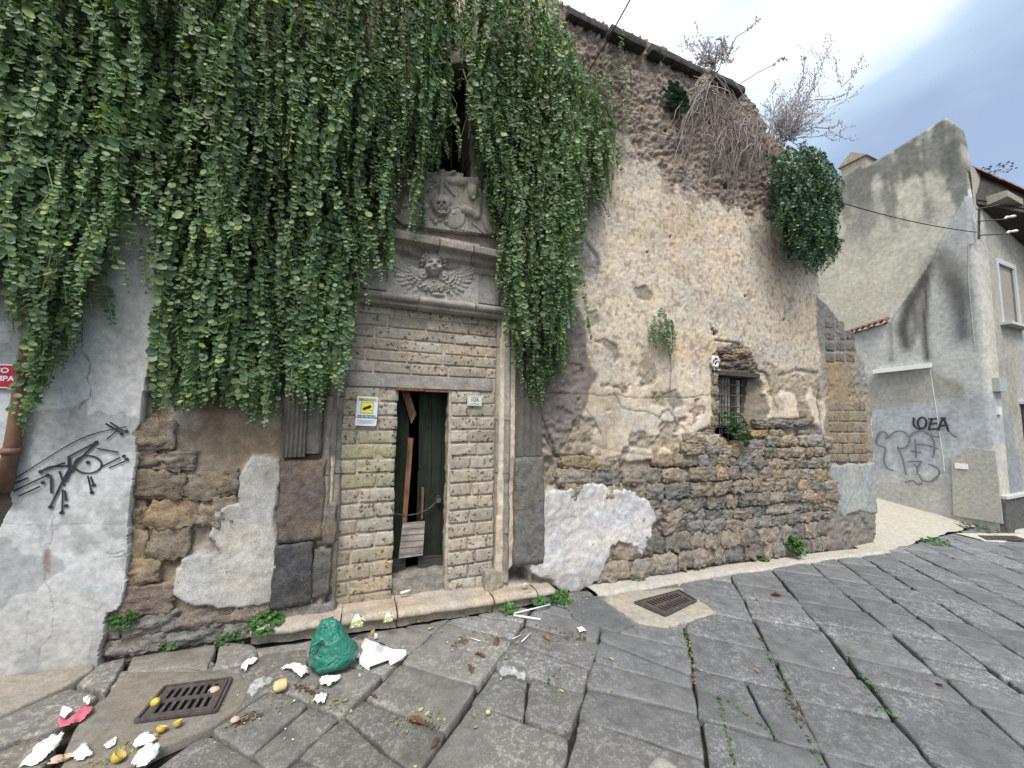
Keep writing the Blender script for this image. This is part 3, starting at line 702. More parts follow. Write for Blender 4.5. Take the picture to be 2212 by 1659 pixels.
V, C, F = V[used == 1], C[used == 1], rm[F]
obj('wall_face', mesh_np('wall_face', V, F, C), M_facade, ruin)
# dark rooms behind the openings and the back of the building
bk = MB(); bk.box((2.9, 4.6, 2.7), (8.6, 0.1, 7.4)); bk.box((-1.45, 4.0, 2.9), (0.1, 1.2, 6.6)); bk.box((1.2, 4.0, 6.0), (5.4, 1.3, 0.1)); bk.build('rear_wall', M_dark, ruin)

# ------------------------------------------------------------------ stones, blocks and bricks of the facade
R = random.Random(11)
STN = [rock('stone', (1, .6, .5), 12, R.uniform(.22, .5), 0.15, 2.4, 100+i, 0.10) for i in range(14)]
def place(name, me, loc, size, colr, mat, parent=ruin, rot=(0, 0, 0)):
    o = obj(name, me, mat, parent, colr); o.location = Vector(loc); o.scale = (size[0], size[1]/.6, size[2]/.5) if name == 'stone' else size; o.rotation_euler = rot; return o
PAL_R = [(.33,.28,.23),(.30,.26,.215),(.27,.24,.205),(.23,.215,.19),(.21,.20,.185),(.35,.275,.19),(.29,.25,.21),(.32,.27,.22)]
def inside(px, py, poly): return sdf(np.array([px]), np.array([py]), poly)[0]
def wallh(px, py, base=0.0): return base
nst = 0
# foundation courses to the right, following the slope of the street
z_off = 0.04; row = 0
while z_off < 1.5:
    hh = R.uniform(.125, .165) if z_off > .25 else R.uniform(.16, .2)
    x = 2.0+R.uniform(-.1, .1)
    while x < 7.3:
        w = R.uniform(.20, .42) if x < 3.6 else R.uniform(.18, .34)
        cxx, czz = x+w/2, gz(x+w/2)*1.0+z_off+hh/2+0.02*math.sin(x*2+row)
        x += w
        p = projv(np.array([[cxx, D, czz]])); a, b = p[0][0], p[1][0]
        if inside(a, b, RUB) > 2: continue
        bl = inside(a, b, BLOB)
        if bl < -14 or inside(a, b, WIN) < 8 and b < 955: continue
        if inside(a, b, REV) < 0 and b < 930: continue
        if a > 1792: continue
        k = R.uniform(.8, 1.2)
        top = b < 1015
        if top and a > 1260 and a < 1480: c = R.choice([(.38,.29,.19),(.35,.28,.195),(.33,.27,.20)])
        elif b < 975: c = R.choice([(.36,.30,.225),(.28,.26,.235),(.33,.285,.22)])
        elif b > 1110: c = R.choice([(.25,.23,.205),(.28,.245,.215),(.31,.26,.22),(.22,.21,.195)])
        else: c = R.choice(PAL_R)
        prot = (R.uniform(.020, .045) if (a > 1480 and b < 1080) else R.uniform(-.012, .018))
        place('stone', R.choice(STN), (cxx, D+.055-min(prot, -.01 if bl < 12 else 9), czz), (w*R.uniform(.99, 1.08), .17, hh*R.uniform(.98, 1.1)), [v*k for v in c], M_tuff,
              rot=(R.uniform(-.08, .08), R.uniform(-.10, .10), R.uniform(-.08, .08)))
        nst += 1
    z_off += hh; row += 1
print('stones right', nst)
# squared tuff left of the portal
z_off = 0.0; row = 0
while z_off < 1.62:
    hh = R.uniform(.12, .21) if row > 1 else R.uniform(.10, .15)
    x = -1.42+R.uniform(-.12, .05)
    while x < -0.28:
        w = R.uniform(.20, .46); cxx, czz = x+w/2, gz(x)+z_off+hh/2-.01; x += w
        a, b = [q[0] for q in projv(np.array([[cxx, D, czz]]))]
        pt_ = min(inside(a, b, PATCH), inside(a+w*60, b, PATCH))
        if inside(a, b, PATCH) < -16 or a > 640 or (a > 560 and b < 1330): continue
        if b < 1010 and a > 470+R.uniform(-50, 50): continue
        if b < 960 and R.random() < .5: continue
        c = R.choice([(.28,.215,.15),(.25,.20,.15),(.29,.225,.155),(.23,.19,.15),(.25,.205,.16)]) if b < 1290 else R.choice([(.22,.20,.175),(.22,.215,.19),(.25,.205,.165),(.25,.19,.155)])
        k = R.uniform(.85, 1.12)
        place('stone', R.choice(STN), (cxx, D+.070-R.uniform(0, .022)+(.012 if pt_ < 4 else 0), czz), (w*1.06, .18, hh*1.08), [v*k for v in c], M_tuff,
              rot=(R.uniform(-.06, .06), R.uniform(-.05, .05), R.uniform(-.05, .05)))
        nst += 1
    z_off += hh; row += 1
print('stones', nst)
# loose stones round the window sill and head
for a, b, w, h, c in ((1505,945,.24,.10,(.36,.27,.16)),(1528,938,.16,.09,(.22,.20,.18)),(1516,962,.30,.13,(.19,.175,.165)),(1552,958,.26,.13,(.37,.28,.165)),(1590,966,.24,.13,(.38,.30,.19)),
      (1632,962,.36,.14,(.25,.24,.225)),(1632,938,.40,.08,(.33,.245,.13)),(1676,936,.26,.09,(.30,.25,.17)),(1690,955,.26,.12,(.37,.27,.15)),(1730,958,.24,.12,(.28,.22,.15)),
      (1568,788,.22,.07,(.22,.18,.15)),(1590,786,.25,.07,(.20,.165,.14)),(1606,793,.22,.06,(.18,.15,.13)),(1575,774,.30,.07,(.24,.195,.155)),(1598,762,.34,.10,(.36,.27,.17)),(1563,757,.22,.09,(.22,.18,.15)),
      (1541,818,.10,.13,(.28,.24,.20)),(1541,845,.10,.12,(.30,.26,.22)),(1543,880,.10,.14,(.30,.25,.19)),(1541,910,.11,.13,(.27,.23,.19)),(1655,915,.3,.12,(.24,.22,.2)),(1690,915,.4,.1,(.22,.2,.18)),(1735,912,.4,.09,(.23,.2,.18)),
      (1735,935,.2,.08,(.24,.22,.2))):
    p = S(a, b, 0.0); place('stone', R.choice(STN), (p[0], D+.045, p[2]), (w, .17, h), c, M_tuff, rot=(0, R.uniform(-.12, .12), 0))
# tuff blocks of the buttress end
BRK = [rock('brick', (1, 1, 1), 7, R.uniform(.10, .17), 0.05, 2.4, 300+i, 0.02) for i in range(10)]
for r_, (ya, yb) in enumerate(((868,888),(888,911),(911,934),(934,958),(958,980),(980,998))):
    for (xa, xb) in (((1786,1808),(1808,1832),(1832,1856),(1856,1872)) if r_ % 2 else ((1786,1818),(1818,1842),(1842,1868))):
        p0, p1 = S(xa, ya), S(xb, yb); c = R.choice([(.29,.245,.185),(.27,.23,.175),(.25,.205,.16),(.29,.26,.21)])
        place('tuff_block', R.choice(BRK), ((p0[0]+p1[0])/2, D+.03, (p0[2]+p1[2])/2), (abs(p1[0]-p0[0])-.012, .10, abs(p0[2]-p1[2])-.012), c, M_brick)
for r_, (ya, yb) in enumerate(((668,690),(690,712),(712,736),(736,760),(760,784))):
    for xa in (1780, 1802, 1824):
        if xa > 1775+(yb-650)*.62: continue
        p0, p1 = S(xa, ya), S(xa+21, yb); c = R.choice([(.19,.165,.14),(.22,.17,.13),(.15,.145,.14)])
        place('tuff_block', R.choice(BRK), ((p0[0]+p1[0])/2, D+.035, (p0[2]+p1[2])/2), (abs(p1[0]-p0[0])-.02, .10, abs(p0[2]-p1[2])-.02), c, M_brick)
# bricked-up portal: courses of pale tuff bricks
BY = D+.085                                     # face of the bay
def brick(x0, x1, z0, z1, dep=.11, prot=.012, c=None):
    c = c or R.choice([(.40,.355,.295),(.42,.375,.315),(.375,.33,.275),(.41,.37,.315)]); k = R.uniform(.86, 1.12)
    place('brick', R.choice(BRK), ((x0+x1)/2, BY-prot+dep/2+R.uniform(-.004, .004), (z0+z1)/2), (x1-x0-.007, dep, z1-z0-.009), [v*k for v in c], M_brick,
          rot=(R.uniform(-.012, .012), R.uniform(-.012, .012), R.uniform(-.012, .012)))
ZT = float(S(915, 841, -.07)[2]); XL, XR_ = float(S(856, 1000, -.07)[0]), float(S(972, 1000, -.07)[0])
zb = float(S(900, 1292, -.07)[2])-.02; nrow = 15; ch = (ZT-zb)/nrow
for r_ in range(nrow):
    z0, z1 = zb+r_*ch, zb+(r_+1)*ch
    xl = -.09-.06*(r_ < 3)+.05*(r_/nrow)
    f = R.uniform(.30, .45) if r_ % 2 else R.uniform(.55, .7)
    c = (.36,.30,.225) if r_ < 4 else None
    if r_ in (8, 9, 10, 11): c = R.choice([(.36,.335,.24),(.355,.335,.215),(.36,.315,.255)])
    xm = xl+(XL-xl)*f; brick(xl, xm, z0, z1, c=c); brick(xm, XL+R.uniform(-.006, .006), z0, z1, dep=.15, c=c)
    xr = 1.27; f = R.uniform(.40, .5) if r_ % 2 else R.uniform(.58, .66)
    xm = XR_+(xr-XR_)*f; brick(XR_+R.uniform(-.006, .006), xm, z0, z1, dep=.15, prot=.018 if r_ < 9 else .012); brick(xm, xr, z0, z1, prot=.017 if r_ < 9 else .011)
LT0, LT1 = float(S(915, 838, -.07)[2]), float(S(915, 812, -.07)[2])
zt = LT1+.005; ztop = float(S(930, 668, -.07)[2]); nr = 6; ch = (ztop-zt)/nr
for r_ in range(nr):
    x = -.02-R.uniform(0, .2)
    while x < 1.27:
        w = R.uniform(.28, .40); x1 = min(x+w, 1.29)
        if x1-max(x, -.03) > .06: brick(max(x, -.03), x1, zt+r_*ch, zt+(r_+1)*ch, prot=.011)
        x = x1 if x1 < 1.29 else 9
def slabrock(name, x0, x1, y0, y1, z0, z1, mat, colr, n=14, rnd=.04, amp=.03, seed=0, fine=.0, parent=ruin):
    sz = (x1-x0, y1-y0, z1-z0); big = max(sz)
    V, F = cube_grid(n); V = V.copy()
    L = np.linalg.norm(V, axis=1, keepdims=True); P = (V*(1-rnd)+V/L*1.08*rnd)*np.array(sz)/2
    W = P+np.array([(x0+x1)/2, (y0+y1)/2, (z0+z1)/2]); s = min(sz)
    dn = np.stack([fbm(W[:, 0]*9+k*11, W[:, 1]*9, W[:, 2]*9, seed+k, 4) for k in range(3)], 1)*amp*min(s, .2)
    dn[:, 2] += 0
    return obj(name, mesh_np(name, W+dn, F), mat, parent, colr)
slabrock('lintel', -.02, 1.24, D+.064, D+.2, LT0-.005, LT1, M_carved, (.31,.285,.265), 22, .01, .05, 5)
# wooden pieces under the lintel
m = MB(); m.box((.49, D+.10, ZT-.005), (.24, .10, .022)); m.box((.72, D+.12, ZT-.008), (.20, .10, .02)); m.build('lintel_board', M_wbrown, ruin)
# ---- portal frame
def vprofile(name, prof, z0, z1, colr, seed, mat=M_carved, amp=.006, chips=.012, n=90, wear=None):
    zs = np.linspace(z0, z1, n); P = np.array(prof); k = len(P); V = []
    for z in zs:
        q = np.column_stack([P[:, 0], P[:, 1], np.full(k, z)]); V.append(q)
    V = np.concatenate(V); nn = fbm(V[:, 0]*14, V[:, 1]*14, V[:, 2]*14, seed, 4); n2 = fbm(V[:, 0]*5, V[:, 1]*5, V[:, 2]*3, seed+3, 3)
    V[:, 1] += amp*nn+chips*np.clip(n2*2-.3, 0, 1); V[:, 0] += amp*.6*fbm(V[:, 0]*12, V[:, 2]*12, 0, seed+7, 3)
    i = np.arange(n*k).reshape(n, k); F = np.stack([i[:-1, :-1], i[:-1, 1:], i[1:, 1:], i[1:, :-1]], -1).reshape(-1, 4)
    return obj(name, mesh_np(name, V, F), mat, ruin, colr)
def dense(pr, st=.012):
    out = []
    for a, b in zip(pr[:-1], pr[1:]):
        a, b = np.array(a), np.array(b); k = max(1, int(np.linalg.norm(b-a)/st)); out += [a+(b-a)*j/k for j in range(k)]
    out.append(np.array(pr[-1])); return out
zr0, zr1 = float(S(1095, 1258, .02)[2]), float(S(1110, 668, .04)[2])
# right jamb: fillet, groove and roll (upper part sound, lower part eroded)
prR = [(1.265,D+.10),(1.275,D+.045),(1.305,D+.03),(1.315,D+.055),(1.322,D+.02),(1.334,D-.012),(1.352,D-.03),(1.372,D-.03),(1.388,D-.012),(1.396,D+.02),(1.40,D+.05)]
zs_ = [zr0, zr0+.42, zr0+.95, 1.62, 2.30, zr1]
for i, (a, b) in enumerate(zip(zs_[:-1], zs_[1:])):
    vprofile('jamb', dense(prR), a+.004, b-.004, [(.22,.20,.18),(.24,.215,.19),(.26,.24,.21),(.34,.315,.28),(.27,.25,.235)][i], 20+i, amp=.010 if i < 2 else .006, chips=.05 if i < 2 else .02, n=int((b-a)/.014)+3)
prL = [(-.16,D+.05),(-.15,D+.0),(-.13,D-.02),(-.105,D-.02),(-.085,D+.01),(-.075,D+.045),(-.06,D+.03),(-.03,D+.035),(-.015,D+.06),(-.005,D+.10)]
zl0, zl1 = float(S(715, 1320, .0)[2]), float(S(770, 655, .04)[2])
zs_ = [zl0, zl0+.5, zl0+1.0, zl0+1.6, zl1]
for i, (a, b) in enumerate(zip(zs_[:-1], zs_[1:])):
    vprofile('jamb', dense(prL), a+.004, b-.004, [(.26,.225,.185),(.25,.22,.185),(.21,.19,.17),(.17,.155,.145)][i], 40+i, amp=.012, chips=.04, n=int((b-a)/.014)+3)
# pilaster shafts and their dark pedestals
def fluted(x0, x1, y0, nfl, dep):
    pts = [(x0, D+.06), (x0, y0)]; w = (x1-x0)/nfl
    for i in range(nfl):
        a = x0+i*w; pts += [(a+w*.15, y0), (a+w*.3, y0+dep), (a+w*.7, y0+dep), (a+w*.85, y0)]
    return pts+[(x1, y0), (x1, D+.06)]
xa, xb = float(S(608, 985, .06)[0]), float(S(690, 985, .06)[0])
vprofile('pilaster', dense(fluted(xa, xb-.10, D-.06, 5, .014), .01), float(S(650, 987, .06)[2]), 2.75, (.115,.105,.095), 60, amp=.007, chips=.02, n=140)
vprofile('pilaster', dense([(xb-.105, D+.05), (xb-.105, D-.03), (xb-.02, D-.03), (xb, D-.01), (xb+.02, D+.05)], .01), float(S(650, 987, .06)[2])+.02, 2.75, (.15,.135,.12), 61, amp=.008, chips=.03, n=130)
slabrock('pedestal_stone', xa-.005, xa+.29, D-.035, D+.1, gz(-.3)+.62, float(S(650, 990, .05)[2])-.006, M_tuff, (.155,.125,.105), 16, .08, .16, 62)
slabrock('pedestal_stone', xa-.02, xa+.23, D-.045, D+.1, gz(-.3)+.17, gz(-.3)+.615, M_tuff, (.085,.082,.082), 16, .12, .20, 63)
slabrock('pedestal_stone', xa+.235, xa+.36, D-.03, D+.1, gz(-.3)+.20, gz(-.3)+.56, M_tuff, (.13,.12,.11), 12, .2, .2, 64)
slabrock('pedestal_stone', xa+.25, xa+.38, D-.025, D+.1, gz(-.3)+.57, gz(-.3)+.88, M_tuff, (.20,.17,.14), 12, .2, .25, 65)
slabrock('pedestal_stone', xa+.0, xa+.40, D-.02, D+.1, gz(-.3)+.02, gz(-.3)+.165, M_tuff, (.24,.22,.21), 12, .15, .25, 66)
xc, xd = float(S(1114, 900, .02)[0]), float(S(1170, 900, .02)[0])
vprofile('pilaster', dense(fluted(xc, xd, D-.025, 4, .008), .012), float(S(1140, 985, .02)[2]), 2.9, (.125,.115,.10), 70, amp=.006, chips=.02, n=140)
slabrock('pedestal_stone', xc-.01, xd+.02, D-.045, D+.1, float(S(1140, 1222, .03)[2]), float(S(1140, 985, .03)[2])-.005, M_tuff, (.17,.162,.15), 20, .05, .14, 71)
slabrock('pedestal_stone', 1.17, 1.36, D-.02, D+.12, float(S(1060, 1285, .0)[2]), float(S(1060, 1238, .0)[2])+.02, M_tuff, (.30,.27,.23), 12, .15, .2, 72)
# ---- entablature
def hprofile(name, prof, x0, x1, colr, seed, amp=.004, chips=.02, slope=0.0, mat=M_carved):
    n = max(8, int((x1-x0)/.014)); xs_ = np.linspace(x0, x1, n); P = np.array(dense(prof, .010)); k = len(P)
    V = np.concatenate([np.column_stack([np.full(k, x), P[:, 0], P[:, 1]+slope*(x-x0)]) for x in xs_])
    V[:, 1] += amp*fbm(V[:, 0]*16, V[:, 1]*16, V[:, 2]*16, seed, 4)+chips*np.clip(fbm(V[:, 0]*6, V[:, 1]*6, V[:, 2]*6, seed+3, 3)*2.2-.5, 0, 1)
    V[:, 2] += amp*fbm(V[:, 0]*12, V[:, 1]*14, V[:, 2]*9, seed+5, 3)
    i = np.arange(n*k).reshape(n, k); F = np.stack([i[:-1, :-1], i[1:, :-1], i[1:, 1:], i[:-1, 1:]], -1).reshape(-1, 4)
    F = F.tolist()+[list(i[0])[::-1], list(i[-1])]
    return obj(name, mesh_np(name, V, F), mat, ruin, colr)
zm = float(S(950, 652, .04)[2])
def roll(z): return [(D+.06, z-.075), (D+.0, z-.07), (D-.02, z-.05), (D-.02, z-.035)]+[(D-.015-.038*math.cos(a), z-.002+.034*math.sin(a)) for a in np.linspace(-1.4, 1.5, 9)]+[(D-.0, z+.036), (D+.05, z+.04)]
for i, (a, b) in enumerate(((-.16, .52), (.525, 1.02), (1.025, 1.43))): hprofile('portal_moulding', roll(zm), a, b, [(.255,.235,.21),(.33,.305,.275),(.30,.28,.255)][i], 80+i)
zc0, zc1 = float(S(975, 575, .10)[2]), float(S(975, 512, .20)[2])
zf0 = zm+.045
slabrock('frieze_panel', -.14, 1.27, D-.012, D+.10, zf0, zc0+.02, M_carved, (.28,.262,.242), 30, .0, .02, 85)
slabrock('frieze_panel', 1.275, 1.40, D+.0, D+.10, zf0, zc0+.02, M_carved, (.16,.15,.14), 12, .0, .03, 86)
hc = zc1-zc0
cor = [(D+.08, zc0-.01), (D-.02, zc0), (D-.03, zc0+hc*.25), (D-.075, zc0+hc*.38), (D-.085, zc0+hc*.55), (D-.15, zc0+hc*.66), (D-.155, zc0+hc*.95), (D-.13, zc0+hc*1.0), (D+.08, zc0+hc*1.12)]
for i, (a, b) in enumerate(((-.15, .28), (.285, .66), (.665, .96), (.965, 1.42))):
    hprofile('cornice', cor, a, b, [(.13,.12,.105),(.24,.225,.205),(.31,.285,.255),(.25,.225,.195)][i], 90+i, chips=.05 if i < 2 else .03)
# ---- carved reliefs as height fields
def z4(zx, zy): return 713.2+zx*.1984, 351.1+zy*.1984
def relief(name, bb, fn, colr, base_d, hs=.00068, res=.0034, mat=M_carved):
    a = S(*z4(bb[0], bb[3]), base_d); b = S(*z4(bb[2], bb[1]), base_d)
    xs_ = np.arange(min(a[0], b[0])-.02, max(a[0], b[0])+.05, res); zs_ = np.arange(a[2]-.05, b[2]+.05, res)
    X, Z = np.meshgrid(xs_, zs_); sh = X.shape; X = X.ravel(); Z = Z.ravel()
    px, py = projv(np.column_stack([X, np.full(X.shape, D-base_d), Z])); u, w = (px-713.2)/.1984, (py-351.1)/.1984
    h, keep = fn(u, w); h = h*hs+.0012*fbm(X*60, Z*60, 0, 5, 3)
    V = np.column_stack([X, D-base_d-h, Z]); i = np.arange(X.size).reshape(sh)
    F = np.stack([i[:-1, :-1], i[:-1, 1:], i[1:, 1:], i[1:, :-1]], -1).reshape(-1, 4); F = F[keep[F].all(1)]
    V, F, _ = solidify_rel(V, F, base_d)
    return obj(name, mesh_np(name, V, F), mat, ruin, colr)
def solidify_rel(V, F, bd):
    e = np.concatenate([F[:, [0, 1]], F[:, [1, 2]], F[:, [2, 3]], F[:, [3, 0]]]); key = np.sort(e, 1)
    k = key[:, 0].astype(np.int64)*(len(V)+1)+key[:, 1]; u, ix, ct = np.unique(k, return_index=True, return_counts=True)
    be = e[ix[ct == 1]]; bv = np.unique(be); mp = np.zeros(len(V), int); mp[bv] = np.arange(len(bv)); nb = V[bv].copy(); nb[:, 1] = D+.09
    V2 = np.concatenate([V, nb]); F2 = np.concatenate([F, np.column_stack([be[:, 1], be[:, 0], len(V)+mp[be[:, 0]], len(V)+mp[be[:, 1]]])])
    used = np.zeros(len(V2), int); used[F2.ravel()] = 1; rm = np.cumsum(used)-1
    return V2[used == 1], rm[F2], None
def ell(u, w, cx_, cy_, rx, ry, h, a=0.0, p=.5):
    c, s_ = math.cos(a), math.sin(a); du, dw = u-cx_, w-cy_; x_, y_ = (du*c+dw*s_)/rx, (-du*s_+dw*c)/ry
    return h*np.clip(1-x_*x_-y_*y_, 0, 1)**p
def cap(u, w, pts, r0, r1, h):
    out = np.zeros(u.shape); n = len(pts)-1
    for i in range(n):
        a, b = pts[i], pts[i+1]; ex, ey = b[0]-a[0], b[1]-a[1]; t = np.clip(((u-a[0])*ex+(w-a[1])*ey)/(ex*ex+ey*ey), 0, 1)
        tt = (i+t)/n; r = r0+(r1-r0)*tt; d = np.hypot(u-a[0]-ex*t, w-a[1]-ey*t)/r; out = np.maximum(out, h*np.sqrt(np.clip(1-d*d, 0, 1))*(.7+.3*r/max(r0, r1)))
    return out
def cherub(u, w):
    h = np.zeros(u.shape); rr = random.Random(4)
    def wing(root, tips, sgn):
        out = np.zeros(u.shape)
        for i, tp in enumerate(tips):
            mid = ((root[0]*.45+tp[0]*.55), (root[1]*.45+tp[1]*.55)+38-10*i*.2); hgt = 38-2.2*i
            out = np.maximum(out, cap(u, w, [root, mid, tp], 42, 20, hgt+(i % 2)*7))
        for i in range(3):
            for j in range(7):
                t = .30+.13*i; k = j/6*(len(tips)-1); k0 = int(k); k1 = min(k0+1, len(tips)-1); f = k-k0
                tp = (tips[k0][0]*(1-f)+tips[k1][0]*f, tips[k0][1]*(1-f)+tips[k1][1]*f)
                out = np.maximum(out, ell(u, w, root[0]*(1-t)+tp[0]*t+rr.uniform(-6, 6), root[1]*(1-t)+tp[1]*t+26, 30, 22, 58-8*i, sgn*.5))
        return out
    h = np.maximum(h, wing((985,1215), [(650,955),(655,1010),(668,1065),(682,1120),(695,1175),(712,1225),(740,1280),(785,1330),(850,1370),(930,1395)], 1))
    h = np.maximum(h, wing((1245,1235), [(1510,1085),(1538,1125),(1550,1165),(1548,1210),(1538,1255),(1518,1300),(1485,1350),(1440,1395),(1385,1425),(1320,1440)], -1))
    h = np.maximum(h, ell(u, w, 1115, 1340, 190, 75, 40)); 
    for j in range(26): h = np.maximum(h, ell(u, w, rr.uniform(960, 1290), rr.uniform(1290, 1410), rr.uniform(18, 28), rr.uniform(12, 20), rr.uniform(42, 56), rr.uniform(-1, 1)))
    for cx_, cy_, sg in ((1000,1222,1),(1232,1245,-1)):
        h = np.maximum(h, ell(u, w, cx_, cy_, 62, 72, 72)); q = np.hypot(u-cx_, w-cy_); h -= (q < 60)*6*np.cos(np.arctan2(w-cy_, sg*(u-cx_))+q*.16)
    head = ell(u, w, 1117, 1138, 100, 118, 132, 0, .55); h = np.maximum(h, head); h = np.maximum(h, ell(u, w, 1108, 1062, 118, 62, 96, 0, .35))
    for cx_, cy_ in ((1055,1165),(1175,1172)): h = np.maximum(h, ell(u, w, cx_, cy_, 40, 40, 142, 0, .5)*(head > 1)+0)
    h += ell(u, w, 1118, 1135, 13, 34, 26)+ell(u, w, 1118, 1150, 22, 12, 20)           # nose
    h += ell(u, w, 1110, 1196, 26, 7, 12)+ell(u, w, 1110, 1210, 22, 7, 12); h -= ell(u, w, 1110, 1203, 28, 4, 18)
    h += ell(u, w, 1108, 1236, 24, 16, 14)
    for cx_ in (1076, 1160): h -= ell(u, w, cx_, 1118, 24, 13, 34); h += ell(u, w, cx_, 1120, 15, 7, 16); h += ell(u, w, cx_, 1098, 30, 7, 8)
    for j, (cx_, cy_, r) in enumerate(((990,1095,28),(1000,1050,32),(1035,1022,34),(1085,1032,30),(1120,1020,28),(1155,1020,32),(1195,1035,34),(1228,1065,30),(1240,1100,26),(1060,1052,22),(1180,1058,22),(990,1135,22),(1235,1140,22),(1120,1052,18))):
        q = np.hypot(u-cx_, w-cy_); h = np.maximum(h, ell(u, w, cx_, cy_, r, r*.9, 104-6*(j % 3))-5*np.sin(q*.3+j))
    h = np.maximum(h, ell(u, w, 1175, 1442, 80, 24, 34, .1))
    return h, h > 3
relief('cherub_relief', (640, 940, 1570, 1470), cherub, (.36,.335,.305), .012)
def skullr(u, w):
    base = sdf(u, w, [(830,250),(900,150),(1100,120),(1240,100),(1440,130),(1450,170),(1580,170),(1640,320),(1800,560),(1830,800),(1460,770),(1000,715),(780,680),(690,600),(760,560)])
    h = np.where(base < 0, 30.0, -200); h += 3*fbm(u*.01, w*.01, 0, 3, 3)*(base < 0)
    h = np.maximum(h, 30+cap(u, w, [(1000,180),(1440,225)], 38, 50, 46)*(base < 0)); h = np.maximum(h, 30+cap(u, w, [(1210,110),(1200,380)], 32, 32, 52))
    h = np.maximum(h, 30+cap(u, w, [(1170,240),(1070,330)], 20, 17, 30)); h = np.maximum(h, 30+cap(u, w, [(1240,240),(1340,370)], 22, 17, 32)); h = np.maximum(h, 30+cap(u, w, [(1270,160),(1340,120)], 22, 25, 40))
    h = np.maximum(h, 30+ell(u, w, 1350, 615, 115, 125, 36)); h = np.maximum(h, 30+ell(u, w, 1335, 570, 40, 40, 50)); h = np.maximum(h, 30+cap(u, w, [(1330,520),(1390,500),(1440,560),(1445,640)], 16, 12, 30))
    h = np.maximum(h, 30+ell(u, w, 1035, 500, 40, 38, 40))
    for a_, b_, r in ((1105,620,26),(1140,660,28),(1255,660,26),(1190,640,22)): h = np.maximum(h, 30+ell(u, w, a_, b_, r, r, 36))
    sk = 30+ell(u, w, 1195, 468, 118, 100, 92); h = np.maximum(h, sk); h = np.maximum(h, 30+ell(u, w, 1195, 560, 62, 52, 70))
    for a_ in (1160, 1220): h -= ell(u, w, a_, 485, 22, 17, 46)
    h -= ell(u, w, 1192, 515, 9, 16, 30)
    groove_ = np.exp(-((w-(548+6*np.sin(u*.07)))/5)**2)*(np.abs(u-1195) < 52)*16; h -= groove_
    for k in range(6): h -= np.exp(-((u-(1155+k*16))/3)**2)*(np.abs(w-552) < 16)*10
    h = np.maximum(h, 30+cap(u, w, [(1100,470),(1140,560),(1180,590),(1250,590),(1295,520)], 12, 12, 74))
    # seated putto on the right, arm and thigh
    h = np.maximum(h, 30+cap(u, w, [(1450,530),(1580,590)], 50, 44, 62)); h = np.maximum(h, 30+cap(u, w, [(1585,600),(1600,450)], 44, 40, 66)); h = np.maximum(h, 30+ell(u, w, 1545, 340, 58, 90, 70))
    h = np.maximum(h, 30+ell(u, w, 1690, 540, 60, 110, 60)); h = np.maximum(h, 30+cap(u, w, [(1680,620),(1720,730),(1760,780)], 52, 40, 54)); h = np.maximum(h, 30+ell(u, w, 1600, 230, 60, 50, 60))
    h = np.maximum(h, 30+cap(u, w, [(790,500),(870,480),(930,420)], 20, 18, 40)); h = np.maximum(h, 30+ell(u, w, 870, 330, 40, 90, 50))
    for k in range(10): h = np.maximum(h, 30+ell(u, w, 1400+k*40, 735+k*8, 20, 10, 12))
    h -= np.exp(-(np.abs(u-1450+(w-400)*.01)/4)**2)*25*(w < 330)
    h -= np.exp(-(pdist(u, w, [(1540,680),(1640,770),(1700,800)])/5)**2)*22
    return h, base < 0
relief('skull_relief', (680, 90, 1850, 810), skullr, (.33,.305,.275), .02)
# ---- entrance step in four worn pieces
sp = [(537,1392),(735,1368),(857,1350),(1066,1318),(1160,1302),(1203,1295)]
SG = [G(*p) for p in sp]
def step_piece(a, b, seed, colr, e0=0, e1=0):
    L = np.linalg.norm((b-a)[:2]); t = (b-a)[:2]/L; nn = np.array([t[1], -t[0]]); n = max(6, int(L/.018)); V = []
    prof = [(-.30,.098),(-.12,.100),(-.05,.100),(-.015,.096),(.008,.082),(.016,.062),(.006,.042),(-.015,.032),(-.03,.024),(-.035,-.03)]
    prof = dense(prof, .014); k = len(prof)
    for i in range(n+1):
        s_ = i/n; q = a[:2]+t*(.004+(L-.008)*s_); rnd_ = 1-.18*(math.exp(-(s_*L/.02)**2)*e0+math.exp(-((1-s_)*L/.02)**2)*e1)
        for (o_, z_) in prof:
            p = q+nn*(o_*1.0 if o_ < -.04 else o_*rnd_-.02*(1-rnd_)*3); V.append((p[0], p[1], gz(p[0])+z_*rnd_+.002))
    V = np.array(V); d_ = fbm(V[:, 0]*7, V[:, 1]*7, V[:, 2]*7, seed, 4)*.012+fbm(V[:, 0]*25, V[:, 1]*25, V[:, 2]*25, seed+1, 2)*.003
    V[:, 2] += d_; V[:, 1] += d_*.8
    i = np.arange((n+1)*k).reshape(n+1, k); F = np.stack([i[:-1, :-1], i[:-1, 1:], i[1:, 1:], i[1:, :-1]], -1).reshape(-1, 4).tolist()+[list(i[0]), list(i[-1])[::-1]]
    return obj('step_stone', mesh_np('step_stone', V, F), M_marble, ruin, colr)
for i in range(5): step_piece(SG[i], SG[i+1], 110+i, None, e0=(i == 0), e1=(i == 4))
slabrock('threshold_stone', XL-.01, XR_+.02, D+.11, D+.30, zb-.02, float(S(905, 1240, -.11)[2]), M_tuff, (.26,.24,.215), 16, .06, .12, 120)
slabrock('threshold_board', XL+.0, XR_+.02, D-.02, D+.07, zb-.02, zb+.035, M_wgrey, None, 12, .0, .02, 121)

